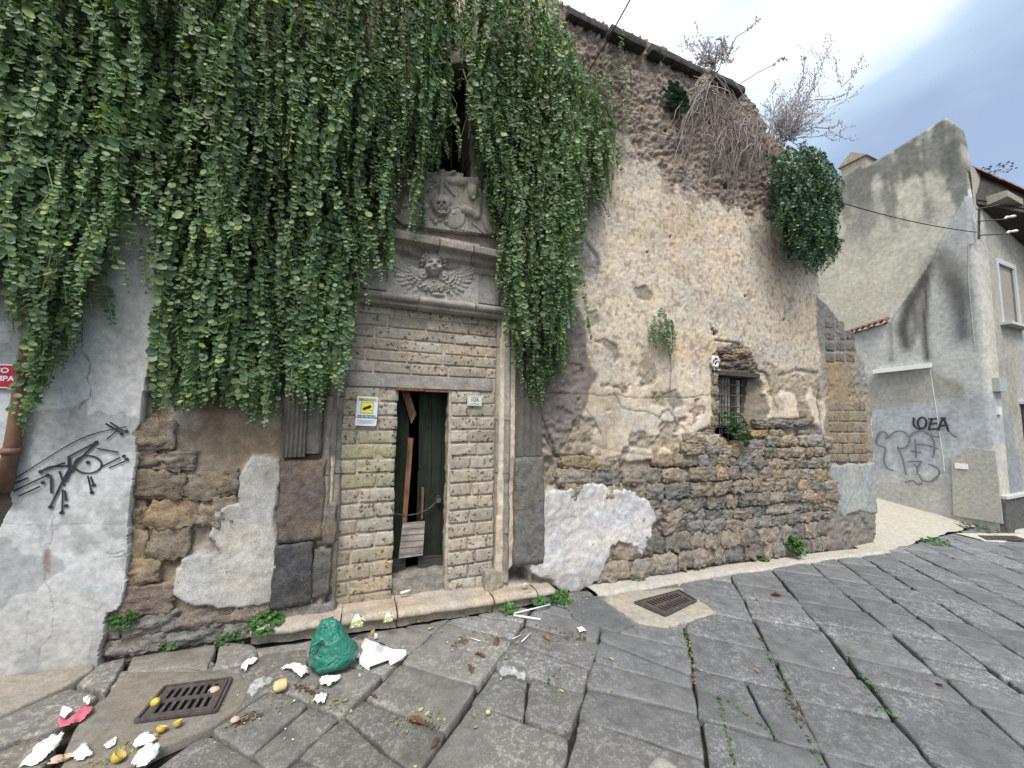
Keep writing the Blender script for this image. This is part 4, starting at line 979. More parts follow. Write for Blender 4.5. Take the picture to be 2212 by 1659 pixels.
# ------------------------------------------------------------------ door behind the bricked opening
def zd(zx, zy): return 713.2+zx*.2977, 822.9+zy*.2977
def panel(name, quad, d, th, mat, parent, colr=None):
    P = [S(*zd(*q), d) for q in quad]; m = MB(); m.prism(P, (0, th, 0)); return m.build(name, mat, parent, color=colr)
door = obj('door', MB().box((XL+.23, D+.30, 1.05), (.02, .02, .02)).mesh('door'), M_green, ruin)
for q, n in (([(430,-40),(575,-40),(570,600),(552,1300),(400,1300)], 'plank'), ([(650,-60),(735,-60),(728,1290),(638,1290)], 'plank'), ([(738,-60),(812,-60),(800,1290),(731,1290)], 'plank'), ([(815,-60),(930,-60),(930,1290),(803,1290)], 'plank')):
    panel(n, q, -.235-random.uniform(0, .012), .03, M_green, door)
panel('rail', [(640,1272),(900,1262),(900,1385),(638,1400)], -.228, .03, M_wdark, door); panel('rail', [(400,1296),(548,1290),(545,1395),(400,1420)], -.228, .03, M_wdark, door)
panel('rail', [(640,655),(652,655),(640,1030),(630,1030)], -.225, .03, M_green, door); panel('rail', [(648,-40),(660,-40),(656,640),(646,640)], -.225, .03, M_green, door)
panel('brace', [(508,40),(572,75),(626,240),(590,312)], -.20, .03, M_wbrown, ruin)
panel('brace', [(566,412),(604,415),(556,1028),(524,1025)], -.20, .02, M_wbrown, ruin)
panel('brace', [(664,772),(682,775),(672,1000),(660,1005)], -.20, .02, M_wbrown, ruin)
bd = panel('board', [(527,1035),(688,1020),(672,1265),(497,1290)], -.17, .022, M_wgrey, ruin)
for i in range(5):
    a = 1035+46*(i+.8); m = MB(); m.tube([S(*zd(526-i*6, a+4), -.168), S(*zd(686-i*3, a-8), -.168)], .0016, 4); m.build('seam', M_wdark, bd)
ch_pts = [zd(*q) for q in ((440,960),(500,968),(560,975),(620,965),(680,945),(730,915),(770,880))]
chain = obj('chain', MB().box(S(*ch_pts[0], -.22), (.01, .01, .01)).mesh('chain'), M_iron, ruin)
P = [Vector(S(*q, -.195)) for q in ch_pts]
for a, b in zip(P[:-1], P[1:]):
    L = (b-a).length; k = max(1, int(L/.019))
    for j in range(k):
        c = a.lerp(b, (j+.5)/k); t = (b-a).normalized(); nrm = t.cross(Vector((0, 1, 0))).normalized() if j % 2 else Vector((0, 1, 0))
        pts = [c+t*.014*math.cos(w)+nrm*.007*math.sin(w) for w in np.linspace(0, 2*math.pi, 9)]
        MB().tube(pts, .0028, 4).build('chain_link', M_iron, chain)
pl = Vector(S(*zd(785, 850), -.205)); pk = MB(); pk.box(pl+Vector((0, 0, -.02)), (.042, .025, .038)); pk.tube([pl+Vector((.014*math.cos(w), 0, .002+.022*math.sin(w))) for w in np.linspace(0, math.pi, 9)], .0035, 5)
pk.build('padlock', M_iron, ruin)
# ------------------------------------------------------------------ barred window
def zw(zx, zy): return 1508.7+zx*.14878, 740.6+zy*.14878
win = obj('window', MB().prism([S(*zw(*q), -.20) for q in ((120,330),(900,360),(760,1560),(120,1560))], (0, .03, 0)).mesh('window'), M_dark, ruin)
for i, (a, b) in enumerate(((215,290),(300,375),(385,455),(465,530),(540,600))):
    m = MB(); m.prism([S(*zw(*q), -.15-.01*(i % 2)) for q in ((a,480+70*(i == 4)),(b,480+60*(i == 4)),(b,1200),(a,1200))], (0, .02, 0)); m.build('shutter_board', M_wgrey if i != 3 else M_wdark, win)
for y_ in (610, 760, 925, 1075, 1225): MB().tube([S(*zw(190, y_-8), -.06), S(*zw(640, y_+12), -.06)], .008, 5).build('bar', M_iron, win)
for x_ in (300, 420, 330, 545): MB().tube([S(*zw(x_, 430), -.072), S(*zw(x_+10, 1420), -.072)], .007, 5).build('bar', M_iron, win)
MB().tube([S(*zw(305+70*math.cos(w), 910+105*math.sin(w)), -.052) for w in np.linspace(0, 2*math.pi, 25)], .007, 5, cap=False).build('ring', M_iron, win)
slabrock('window_head', float(S(*zw(190, 400))[0]), float(S(*zw(830, 400))[0])+.05, D-.02, D+.34, float(S(*zw(300, 470))[2]), float(S(*zw(300, 405))[2]), M_wdark, None, 14, .0, .08, 130)
slabrock('window_sill', float(S(1540, 955)[0])-.05, float(S(1650, 955)[0]), D+.03, D+.45, 1.20, float(S(1570, 958, -.05)[2]), M_tuff, (.20, .175, .15), 16, .1, .3, 131)
# window above the portal: iron bars in the dark
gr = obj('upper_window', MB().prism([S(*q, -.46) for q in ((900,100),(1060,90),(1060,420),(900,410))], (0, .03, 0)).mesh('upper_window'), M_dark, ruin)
for x_ in (950, 975, 1000): MB().tube([S(x_, 140, -.25), S(x_, 392, -.25)], .009, 5).build('bar', M_iron, gr)
for y_ in (200, 262, 325, 370): MB().tube([S(930, y_, -.26), S(1025, y_+6, -.26)], .009, 5).build('bar', M_iron, gr)
# coping slabs along the broken top
def coping(x0, x1, zt_, k, seed):
    w = (x1-x0)/k
    for i in range(k):
        slabrock('coping_slab', x0+i*w+.01, x0+(i+1)*w-.01, D-.10+random.uniform(-.02, .02), D+.48, zt_-.085+random.uniform(-.008, .008), zt_+random.uniform(-.01, .012), M_coping, None, 12, .05, .12, seed+i)
coping(1.98, 3.02, float(S(1330, 62, .08)[2]), 2, 140); coping(3.08, 3.30, float(S(1345, 68, .08)[2])+.0, 1, 145)
coping(3.32, 3.95, float(S(1400, 88, .08)[2])-.02, 1, 146); coping(4.12, 4.72, float(S(1570, 168, .08)[2])-.02, 1, 150)
# ------------------------------------------------------------------ white building on the left
left = thing('white_building', 'white plastered building with cracked wall and black spray marks on the left', 'building', (-2.3, 3.5, 0))
WD = .065; WE = [(356,300),(352,450),(343,560),(336,650),(327,740),(318,800),(308,850),(302,915),(293,935),(294,985),(284,1060),(278,1130),(274,1200),(268,1262),(262,1300),(252,1318),(232,1325),(222,1345),(226,1372),(214,1400),(212,1440),(214,1500)]
xw = np.concatenate([np.arange(-4.6, -2.45, .02), np.arange(-2.45, -1.08, .006)]); zw_ = np.concatenate([np.arange(-.4, 2.9, .0075), np.arange(2.9, 6.2, .035)]); X, Z = np.meshgrid(xw, zw_); sh = X.shape; X = X.ravel(); Z = Z.ravel()
PX, PY = projv(np.column_stack([X, np.full(X.shape, D-WD), Z])); wA = fbm(X*8, Z*8, 0, 201, 5, g=.6); wB = fbm(X*8, Z*8, 5, 202, 5, g=.6)
QX, QY = PX+wA*10, PY+wB*10
n_l, n_m, n_f = fbm(X*1.2, Z*1.2, 0, 203, 4), fbm(X*5, Z*5, 0, 204, 4), fbm(X*25, Z*25, 0, 205, 3)
H = .004*n_l+.002*n_m+.0008*n_f; C = np.empty((len(X), 3)); C[:] = (.52, .525, .53); C *= (1+.05*n_l+.04*n_m)[:, None]
blend(sstep(1230, 1400, QY-30*n_l)*.65, cx(.36, .345, .32))
pt = fbm(X*2.2, Z*2.6, 3, 206, 5); blend(sstep(.10, .13, pt)*.8, cx(.33, .34, .345), -.0015); blend(sstep(.12, .2, -fbm(X*3, Z*2, 9, 207, 5))*(QY > 880)*.65, cx(.33,.33,.32))
blend(sstep(3, -2, sdf(QX, QY, [(150,885),(185,862),(190,930),(186,985),(200,1010),(158,1020),(140,990),(165,940)]))*.8, cx(.345,.34,.325), -.002)
blend(sstep(3, -2, sdf(QX, QY, [(55,1070),(100,1055),(118,1100),(95,1150),(60,1120)]))*.6, cx(.33,.33,.33), -.002)
groove([(175,730),(180,760),(198,785),(196,800),(188,818),(196,842),(190,862),(176,870),(168,885)], 1.3, .006, (.12,.12,.13)); groove([(116,1115),(113,1160),(103,1190),(97,1215),(98,1250),(112,1290),(116,1325),(110,1370),(85,1400),(78,1436)], 1.1, .004, (.2,.2,.21), .7)
groove([(0,1132),(50,1134),(118,1136),(190,1130),(272,1134)], 1.0, .003, (.22,.22,.23), .6); groove([(117,1296),(170,1310),(212,1322)], 1.0, .003, (.22,.22,.23), .6)
groove([(120,920),(112,1000),(108,1060)], .9, .002, (.27,.28,.29), .5); groove([(60,1300),(54,1380),(48,1440)], .9, .003, (.24,.24,.24), .6); groove([(228,845),(262,800),(300,770)], .8, .002, (.28,.29,.31), .4)
groove([(230,1196),(245,1200),(262,1190),(268,1204),(232,1206)], 1.2, .006, (.2,.2,.2)); groove([(290,690),(270,700),(245,735),(235,770)], .8, .002, (.28,.29,.31), .5)
blend(sstep(6, -2, sdf(QX, QY, [(95,1190),(110,1190),(108,1235),(96,1230)]))*.8, cx(.25,.18,.16), -.003)
blend(np.exp(-(pdist(QX, QY, [(165,1278),(235,1272)])/7)**2)*.35, cx(.30,.42,.55))
s = sdf(QX, QY, [(-40,1060),(18,1045),(22,1090),(0,1140),(-40,1150)]); blend(sstep(2, -2, s), (.06,.05,.045), -.05)
# old brickwork showing left of the pipe
m = (PX < 58)*(PY < 900)*(PY > 600); bx = np.abs((X*4.0) % 1-.5); bz = np.abs((Z*9) % 1-.5); blend(m*np.clip(sstep(.46, .49, bz)+sstep(.47, .49, bx)*0, 0, 1)*.5, cx(.30,.30,.30), -.004)
C = np.clip(C, .01, .8); V = np.column_stack([X, D-WD-H, Z]); i = np.arange(X.size).reshape(sh)
F = np.stack([i[:-1, :-1], i[:-1, 1:], i[1:, 1:], i[1:, :-1]], -1).reshape(-1, 4)
EP = [(-6000, -3000), (360, -3000)]+WE+[(214, 3000), (-6000, 3000)]
F = F[sdf(PX[F].mean(1)+wA[F[:, 0]]*5, PY[F].mean(1)+wB[F[:, 0]]*5, EP) < 0]
e = np.concatenate([F[:, [0, 1]], F[:, [1, 2]], F[:, [2, 3]], F[:, [3, 0]]]); key = np.sort(e, 1); k = key[:, 0].astype(np.int64)*(len(V)+1)+key[:, 1]; u, ix, ct = np.unique(k, return_index=True, return_counts=True)
be = e[ix[ct == 1]]; bv = np.unique(be); mp = np.zeros(len(V), int); mp[bv] = np.arange(len(bv)); nb = V[bv].copy(); nb[:, 1] = D+.08; nb[:, 0] += .012*fbm(nb[:, 2]*20, 0, 0, 5, 3)
V2 = np.concatenate([V, nb]); F2 = np.concatenate([F, np.column_stack([be[:, 1], be[:, 0], len(V)+mp[be[:, 0]], len(V)+mp[be[:, 1]]])]); C2 = np.concatenate([C, C[bv]*0+np.array([.30,.28,.26])])
used = np.zeros(len(V2), int); used[F2.ravel()] = 1; rm = np.cumsum(used)-1
obj('wall_face', mesh_np('wall_face', V2[used == 1], rm[F2], C2[used == 1]), M_white, left)
MB().box((-3.1, 4.1, 2.9), (3.0, 1.5, 6.5)).build('building_body', M_coping, left)
MB().tube([S(101, 430, .11), S(61, 745, .11), S(32, 935, .11), S(8, 1062, .11)], .034, 16).build('drainpipe', M_pipe, left, True)
for q in ((52, 800), (24, 975)):
    c = Vector(S(*q, .11)); MB().tube([c-Vector((0, 0, .018)), c+Vector((0, 0, .018))], .039, 16).build('pipe_collar', M_pipe, left, True)
def ribbon(m, pts, w, plane, off):
    P = [Vector(plane(*p)) for p in pts]; nrm = off.normalized()
    for a, b in zip(P[:-1], P[1:]):
        t = b-a; L = t.length
        if L < 1e-5: continue
        t.normalize(); sd = t.cross(nrm)*w/2; m.add([a-sd-t*w*.3, a+sd-t*w*.3, b+sd+t*w*.3, b-sd+t*w*.3], [(0, 1, 2, 3)])
def disc(m, c, r, plane, nrm):
    c = Vector(plane(*c)); nrm = nrm.normalized(); a = nrm.orthogonal().normalized(); b = nrm.cross(a); k = 10
    m.add([c+(a*math.cos(w)+b*math.sin(w))*r for w in np.linspace(0, 2*math.pi, k, endpoint=False)], [tuple(range(k))])
def zg_(p): return p[0]*.4627, 713.2+p[1]*.4627
_lay = [0]
def pw(x, y): _lay[0] += 1; return S(*zg_((x, y)), WD+.0075+(_lay[0] % 40)*.00006)
g1 = MB()
def curve_(pts, n=6):
    P = [np.array(p, float) for p in pts]; out = []
    for i in range(len(P)-1):
        p0, p1, p2, p3 = P[max(i-1, 0)], P[i], P[i+1], P[min(i+2, len(P)-1)]
        for j in range(n):
            t = j/n; out.append(tuple(.5*((2*p1)+(-p0+p2)*t+(2*p0-5*p1+4*p2-p3)*t*t+(-p0+3*p1-3*p2+p3)*t**3)))
    return out+[tuple(P[-1])]
NW = Vector((0, -1, 0))
for pts, w in (([(75,690),(200,610),(330,530),(450,480),(590,450)], .008),([(495,437),(560,475)], .014),([(515,430),(575,470)], .012),([(500,508),(545,470)], .010),([(187,660),(300,620)], .016),
        ([(65,750),(225,675)], .012),([(90,773),(185,730)], .013),([(30,728),(130,690)], .012),([(235,640),(322,632)], .012),([(322,590),(450,523)], .014),([(322,590),(326,660),(345,640)], .020),([(305,705),(345,630),(390,585),(450,523)], .017),
        ([(238,680),(240,760)], .016),([(235,825),(300,690),(330,640)], .016),([(278,660),(300,725)], .014),([(190,660),(240,636),(340,635)], .012),([(293,745),(290,845)], .012),([(303,750),(308,795)], .014),
        ([(455,552),(550,570)], .011),([(475,637),(560,595)], .013),([(510,642),(582,612)], .012),([(410,682),(426,752)], .012),([(424,685),(434,715)], .012)):
    ribbon(g1, curve_(pts) if len(pts) > 2 else pts, w*.72, pw, NW)
ribbon(g1, [(410+64*math.cos(a), 627+41*math.sin(a)) for a in np.linspace(0, 2*math.pi, 33)], .009, pw, NW)
for c in ((568,484),(590,472),(200,712),(450,523),(410,617),(578,588),(592,603),(287,852),(309,820),(235,825),(429,758),(438,723),(222,677),(190,661)): disc(g1, c, .011, pw, NW)
g1.build('spray_marks', M_graf, left)
# ------------------------------------------------------------------ signs on the walls
def text_mesh(body, size, mat, origin, right, up, parent, name='lettering', ext=.0008, align='CENTER', bold=0.0, sx=1.0):
    cu = bpy.data.curves.new('t', 'FONT'); cu.body = body; cu.size = size; cu.align_x = align; cu.extrude = ext; cu.offset = bold
    o = bpy.data.objects.new('t', cu); COL.objects.link(o); bpy.context.view_layer.update()
    me = bpy.data.meshes.new_from_object(o.evaluated_get(bpy.context.evaluated_depsgraph_get())); bpy.data.objects.remove(o); bpy.data.curves.remove(cu)
    r, u = Vector(right).normalized(), Vector(up).normalized(); n = r.cross(u); me.materials.clear()
    mt = Matrix(((r[0]*sx, u[0], n[0], origin[0]), (r[1]*sx, u[1], n[1], origin[1]), (r[2]*sx, u[2], n[2], origin[2]), (0, 0, 0, 1))); me.transform(mt)
    me.name = name; return obj(name, me, mat, parent)
def rounded(c, w, h, r, th, R3):
    pts = []
    for sx_, sy_, a0 in ((1,1,0),(-1,1,90),(-1,-1,180),(1,-1,270)):
        for a in (0, 30, 60, 90):
            t = math.radians(a0+a); pts.append((sx_*(w/2-r)+r*math.cos(t), sy_*(h/2-r)+r*math.sin(t)))
    m = MB(); m.prism([Vector(c)+R3[0]*x+R3[1]*y for x, y in pts], R3[2]*(-th)); return m
def board_frame(p_tl, p_tr, p_bl, d):
    a, b, c = Vector(S(*p_tl, d)), Vector(S(*p_tr, d)), Vector(S(*p_bl, d)); w, h = (b-a).length, (c-a).length; r = (b-a).normalized(); u = (a-c).normalized(); u = (u-r*u.dot(r)).normalized()
    return a+(b-a)/2+(c-a)/2, w, h, (r, u, r.cross(u))
c, w, h, R3 = board_frame((771,855), (817,858), (767,919), -.05)
sg = thing('warning_sign', 'white video surveillance warning sign with a yellow camera square left of the doorway', 'sign', c)
rounded(c, w, h, .012, .004, R3).build('sign_plate', M_signw, sg)
f = c+R3[2]*.001
rounded(f+R3[1]*h*.39, w*.84, h*.085, .001, .0005, R3).build('title_band', M_text, sg)
text_mesh('ATTENZIONE!', h*.085, M_yel, f+R3[1]*h*.362+R3[2]*.001, R3[0], R3[1], sg, bold=.0006, sx=1.15)
rounded(f+R3[1]*h*.115, w*.58, h*.385, .002, .0006, R3).build('pictogram_border', M_text, sg); rounded(f+R3[1]*h*.115+R3[2]*.0008, w*.54, h*.355, .001, .0004, R3).build('pictogram', M_yel, sg)
q = f+R3[1]*h*.12+R3[2]*.0018; m = MB(); cr, sr = math.cos(.42), math.sin(.42); ax, ay = R3[0]*cr+R3[1]*sr, -R3[0]*sr+R3[1]*cr
m.prism([q+ax*x*w+ay*y*w for x, y in ((-.20,-.055),(-.23,-.0),(-.19,.055),(.20,.075),(.20,-.075),(-.16,-.075))], R3[2]*-.0006)
m.prism([q+R3[0]*x*w+R3[1]*y*w for x, y in ((.10,-.04),(.125,-.04),(.15,-.11),(.24,-.11),(.24,-.13),(.14,-.13))], R3[2]*-.0006); m.build('camera_symbol', M_text, sg)
text_mesh('AREA SOTTOPOSTA\nA VIDEOSORVEGLIANZA', h*.062, M_text, f-R3[1]*h*.175+R3[2]*.0006, R3[0], R3[1], sg, bold=.0003, sx=1.05)
m = MB()
for i, ww in enumerate((.78, .5, .8, .62)): m.box(f-R3[1]*(h*.315+h*.032*i)+R3[2]*.0008, (w*ww, .0006, .0016))
m.build('small_print', M_graf2, sg)
c, w, h, R3 = board_frame((1010,853), (1041,855), (1010,876), -.055)
sg = thing('house_number', 'small square white house number plate reading 10A right of the doorway', 'plate', c)
rounded(c, w, h, .002, .008, R3).build('plate', simple('plate_cream', (.60,.60,.54), .4), sg); f = c+R3[2]*.001
text_mesh('10A', h*.62, M_text, f-R3[1]*h*.10, R3[0], R3[1], sg, sx=.82); text_mesh('corso F. Dalla Rocca', h*.13, M_graf2, f-R3[1]*h*.33, R3[0], R3[1], sg, sx=.8)
m = MB()
for a, b in (((-.44,-.42),(.44,-.42)),((.44,-.42),(.44,.42)),((.44,.42),(-.44,.42)),((-.44,.42),(-.44,-.42))): m.tube([f+R3[0]*a[0]*w+R3[1]*a[1]*h, f+R3[0]*b[0]*w+R3[1]*b[1]*h], .0008, 4)
m.build('rim', M_graf2, sg)
c, w, h, R3 = board_frame((-75,783), (42,788), (-84,836), WD+.02)
sg = thing('fire_sign', 'red sign with white capital letters partly hidden behind the terracotta pipe', 'sign', c)
rounded(c, w, h, .004, .004, R3).build('sign_rim', M_signw, sg); rounded(c+R3[2]*.001, w*.965, h*.90, .003, .001, R3).build('sign_face', M_red, sg); f = c+R3[2]*.0018+R3[0]*w*.45
text_mesh('ATTACCO', h*.30, M_signw, f+R3[1]*h*.14-R3[0]*w*.12, R3[0], R3[1], sg, bold=.0012, align='RIGHT'); text_mesh('AUTOPOMPA', h*.30, M_signw, f-R3[1]*h*.20, R3[0], R3[1], sg, bold=.0012, align='RIGHT')
c, w, h, R3 = board_frame((1225,681), (1231,681), (1224,709), .02)
sg = rounded(c, w, h, .002, .003, R3).build('wall_label', M_signw, None); tag(sg, 'narrow white paper label on the purple-grey render right of the creeper', 'label')

# ------------------------------------------------------------------ house across the alley
HX = 11.0
house = thing('rendered_house', 'grey rendered house with stained gable, red tiled eaves and faded spray drawing', 'building', (HX+2, 4, gz(HX)))
def px3(zx, zy): return 1700.7+zx*.3307, 658.3+zy*.3307
GAB = [(2168,1250),(2165,1150),(2111,530),(2087,392),(2059,268),(2036,249),(1862,358),(1850,351),(1832,366),(1700,450),(1500,600),(1500,1500),(2168,1500)]
LOWV = [(2010,562),(1921,692),(1826,722),(1400,860),(1400,1500),(2300,1500),(2165,1150),(2094,400),(2022,530)]
yg = np.arange(2.7, 10, .05); zg2 = np.arange(-.7, 8.3, .05); Y, Z = np.meshgrid(yg, zg2); sh = Y.shape; Y = Y.ravel(); Z = Z.ravel()
PX, PY = projv(np.column_stack([np.full(Y.shape, HX), Y, Z])); X = Y
wA, wB = fbm(Y*2, Z*2, 0, 301, 4), fbm(Y*2, Z*2, 5, 302, 4); QX, QY = PX+wA*8, PY+wB*8
n_l, n_m = fbm(Y*.7, Z*.7, 0, 303, 4), fbm(Y*2.5, Z*2.5, 0, 304, 4); st = fbm(Y*4, Z*.5, 3, 305, 4)
H = .012*n_l+.008*n_m; C = np.empty((len(Y), 3)); C[:] = (.52, .50, .445); C *= (1+.10*n_l)[:, None]
up = sstep(640, 330, PY-60*n_l); blend(np.clip(sstep(-.25, .2, st*1.5+n_m*.6+n_l*.5-.35+.7*up)*up*1.3, 0, 1)*.88, cx(.135, .14, .13))
blend(sstep(-.05, .35, n_m+.5*n_l)*sstep(700, 480, PY)*.5, cx(.26, .265, .25))
s = sdf(PX+wA*1, PY+wB*1, LOWV); lv = sstep(2, -2, s); blend(lv, cx(.44, .445, .44)); H += lv*.16; blend(np.exp(-(pdist(PX, PY, [(2010,562),(1921,692),(1826,722)])/2.5)**2)*.7, cx(.12,.11,.10))  # shade line painted along the diagonal step so its depth shows
strk = lambda pl, w, a, c=(.10,.10,.10): blend(np.exp(-(pdist(PX+wB*5, PY, pl)/w)**2)*a, c)
strk([(2038,262),(2046,300),(2040,370)], 16, .6, (.11,.115,.105)); strk([(1990,300),(1985,360)], 14, .35, (.14,.145,.13)); strk([(2085,430),(2070,520)], 14, .3, (.2,.2,.19)); strk([(1850,360),(1845,440),(1850,520)], 14, .35, (.22,.225,.22)); strk([(2005,575),(1970,650),(1950,700),(1958,745)], 15, .95, (.06,.058,.052)); strk([(2003,600),(1996,690),(2002,775)], 8, .95, (.07,.065,.055)); strk([(1962,640),(1950,720)], 10, .8, (.09,.085,.075)); strk([(1985,640),(1982,720)], 6, .7, (.12,.11,.10)); strk([(1922,700),(1929,780)], 5, .7, (.2,.18,.14))
strk([(2060,600),(2072,660),(2080,720)], 26, .95, (.10,.10,.105)); strk([(2030,560),(2060,600),(2075,640)], 24, .8, (.13,.13,.125)); strk([(2040,545),(2075,580)], 22, .5, (.22,.21,.19)); strk([(1975,640),(1975,740)], 4, .7)
s = sdf(QX, QY, [(1895,808),(2012,795),(2080,830),(2085,868),(2000,872),(1880,885),(1860,850)]); blend(sstep(6, -6, s)*.75, cx(.265,.255,.225))
s = sdf(QX, QY, [(1860,885),(1990,872),(2070,860),(2150,850),(2160,960),(2100,968),(2050,990),(2045,1010),(1860,1010)]); blend(sstep(6, -6, s)*.75, cx(.34,.365,.40))
blend(sstep(6, -6, sdf(QX, QY, [(2040,905),(2060,850),(2085,840),(2078,870),(2070,910)]))*.5, cx(.27,.265,.26)); blend(sstep(0, .3, n_m)*lv*sstep(860, 900, PY)*.4, cx(.27,.28,.30))
blend(sstep(1010, 1060, QY)*lv*.7, cx(.34,.325,.30)); blend(sstep(.05, .3, st)*lv*.25, cx(.28,.28,.27))
s = sdf(QX+0, QY+0, [(2068,420),(2108,405),(2112,520),(2066,520)]); blend(sstep(3, -3, s)*.5, cx(.36,.39,.42))
C = np.clip(C, .01, .8); V = np.column_stack([HX+.15-H, Y, Z]); i = np.arange(Y.size).reshape(sh); F = np.stack([i[:-1, :-1], i[1:, :-1], i[1:, 1:], i[:-1, 1:]], -1).reshape(-1, 4)
F = F[sdf(PX[F].mean(1), PY[F].mean(1), GAB) < 0]
e = np.concatenate([F[:, [0, 1]], F[:, [1, 2]], F[:, [2, 3]], F[:, [3, 0]]]); key = np.sort(e, 1); k = key[:, 0].astype(np.int64)*(len(V)+1)+key[:, 1]; u, ix, ct = np.unique(k, return_index=True, return_counts=True)
be = e[ix[ct == 1]]; bv = np.unique(be); mp = np.zeros(len(V), int); mp[bv] = np.arange(len(bv)); nb = V[bv].copy(); nb[:, 0] = HX+.48
# straighten the saw-tooth of the sloping edges
V2 = np.concatenate([V, nb]); F2 = np.concatenate([F, np.column_stack([be[:, 1], be[:, 0], len(V)+mp[be[:, 0]], len(V)+mp[be[:, 1]]])]); C2 = np.concatenate([C, C[bv]])
def snap_edge(V2, idx):
    out = V2.copy()
    for (a, b) in zip(GAB[:9], GAB[1:10]):
        A, B = onX(*a, HX)[1:], onX(*b, HX)[1:]; e_ = B-A; L2 = e_@e_; p = V2[idx][:, 1:]-A; t = np.clip((p@e_)/L2, 0, 1); q = A+t[:, None]*e_; dd = np.linalg.norm(V2[idx][:, 1:]-q, axis=1); mm = dd < .075
        out[np.array(idx)[mm], 1:] = q[mm]
    return out
V2 = snap_edge(V2, list(bv)+list(range(len(V), len(V2))))
used = np.zeros(len(V2), int); used[F2.ravel()] = 1; rm = np.cumsum(used)-1
obj('gable_wall', mesh_np('gable_wall', V2[used == 1], rm[F2], C2[used == 1], smooth=False), M_house, house)
HY = 3.08
xf = np.concatenate([[HX+.16], np.arange(HX+.3, 18, .08)]); zf = np.arange(-.8, 6.75, .08); X, Z = np.meshgrid(xf, zf); sh = X.shape; X = X.ravel(); Z = Z.ravel(); PX, PY = projv(np.column_stack([X, np.full(X.shape, HY), Z]))
n_l, n_m = fbm(X*.7, Z*.7, 0, 313, 4), fbm(X*2.5, Z*2.5, 0, 314, 4); C = np.empty((len(X), 3)); C[:] = (.37, .355, .315); C *= (1+.1*n_l+.08*n_m)[:, None]; H = .006*n_m
wA = n_m; wB = n_l; QX, QY = PX+n_m*4, PY+n_l*4
blend(sstep(5, -5, sdf(QX, QY, [(2205,720),(2290,700),(2290,900),(2200,880)]))*.6, cx(.36,.38,.41)); blend(sstep(3, -3, sdf(QX, QY, [(2130,900),(2185,900),(2203,1000),(2215,1075),(2160,1080)]))*.8, cx(.25,.27,.30))
blend(sstep(4, -4, sdf(QX, QY, [(2125,780),(2190,770),(2200,895),(2150,900)]))*.4, cx(.27,.26,.24))
V = np.column_stack([X, HY-H, Z]); i = np.arange(X.size).reshape(sh); F = np.stack([i[:-1, :-1], i[:-1, 1:], i[1:, 1:], i[1:, :-1]], -1).reshape(-1, 4)
WX0, WX1, WZ0, WZ1 = 11.98, 12.78, 3.62, 4.86
fc = V[F].mean(1); F = F[~((fc[:, 0] > WX0) & (fc[:, 0] < WX1) & (fc[:, 2] > WZ0) & (fc[:, 2] < WZ1))]
obj('front_wall', mesh_np('front_wall', V, F, np.clip(C, .01, .8)), M_house, house)
slabrock('plinth', HX+.01, 14.5, HY-.07, HY+.02, gz(12)-.3, float(onX(2167, 1078, HX+.05)[2]), M_tuff, (.115,.12,.115), 30, .0, .10, 320, parent=house)
slabrock('plinth_cap', HX+.02, 14.5, HY-.10, HY+.02, float(onX(2167, 1078, HX+.05)[2])+.004, float(onX(2167, 1078, HX+.05)[2])+.055, M_concrete, (.50,.51,.51), 20, .0, .05, 321, parent=house)
wn = obj('window', MB().box(((WX0+WX1)/2+.1, HY+.10, (WZ0+WZ1)/2), (1.3, .04, 1.5)).mesh('window'), M_dark, house)
fr = MB(); th = .10
for bx_ in (((WX0-.04, (WZ0+WZ1)/2), (.10, WZ1-WZ0+.14)), ((WX1+.04, (WZ0+WZ1)/2), (.10, WZ1-WZ0+.14)), (((WX0+WX1)/2, WZ1+.05), (WX1-WX0+.20, .10))): fr.box((bx_[0][0], HY+.03, bx_[0][1]), (bx_[1][0]-.003, .11-.002*len(fr.v)/8, bx_[1][1]))
M_frame = simple('window_surround', (.50,.51,.52), .7, .08, 6); fr.build('frame', M_frame, wn)
MB().box(((WX0+WX1)/2, HY-.02, WZ0-.025), (WX1-WX0+.28, .26, .05)).build('sill', M_frame, wn)
M_slat = simple('shutter_slat', (.44,.41,.35), .6, .05, 8)
sl = MB().box((0, 0, 0), (WX1-WX0-.04, .018, .040)).mesh('slat')
for k_ in range(25):
    o = obj('slat', sl, M_slat, wn); o.location = ((WX0+WX1)/2, HY+.035, WZ0+.04+k_*.050); o.rotation_euler = (.25, 0, 0)
lv_ = obj('louvred_shutter', MB().box((12.95, HY-.005, 1.25), (1.0, .05, 1.5)).mesh('louvred_shutter'), M_wdark, house)
sl2 = MB().box((0, 0, 0), (.90, .02, .045)).mesh('louvre')
for k_ in range(24):
    o = obj('louvre', sl2, simple('louvre_brown', (.10,.075,.06), .6) if k_ == 0 else bpy.data.materials['louvre_brown'], lv_); o.location = (12.95, HY-.045, .55+k_*.06); o.rotation_euler = (.6, 0, 0)
MB().box((12.95, HY-.03, 2.04), (1.15, .12, .05)).build('louvre_head', M_frame, lv_)
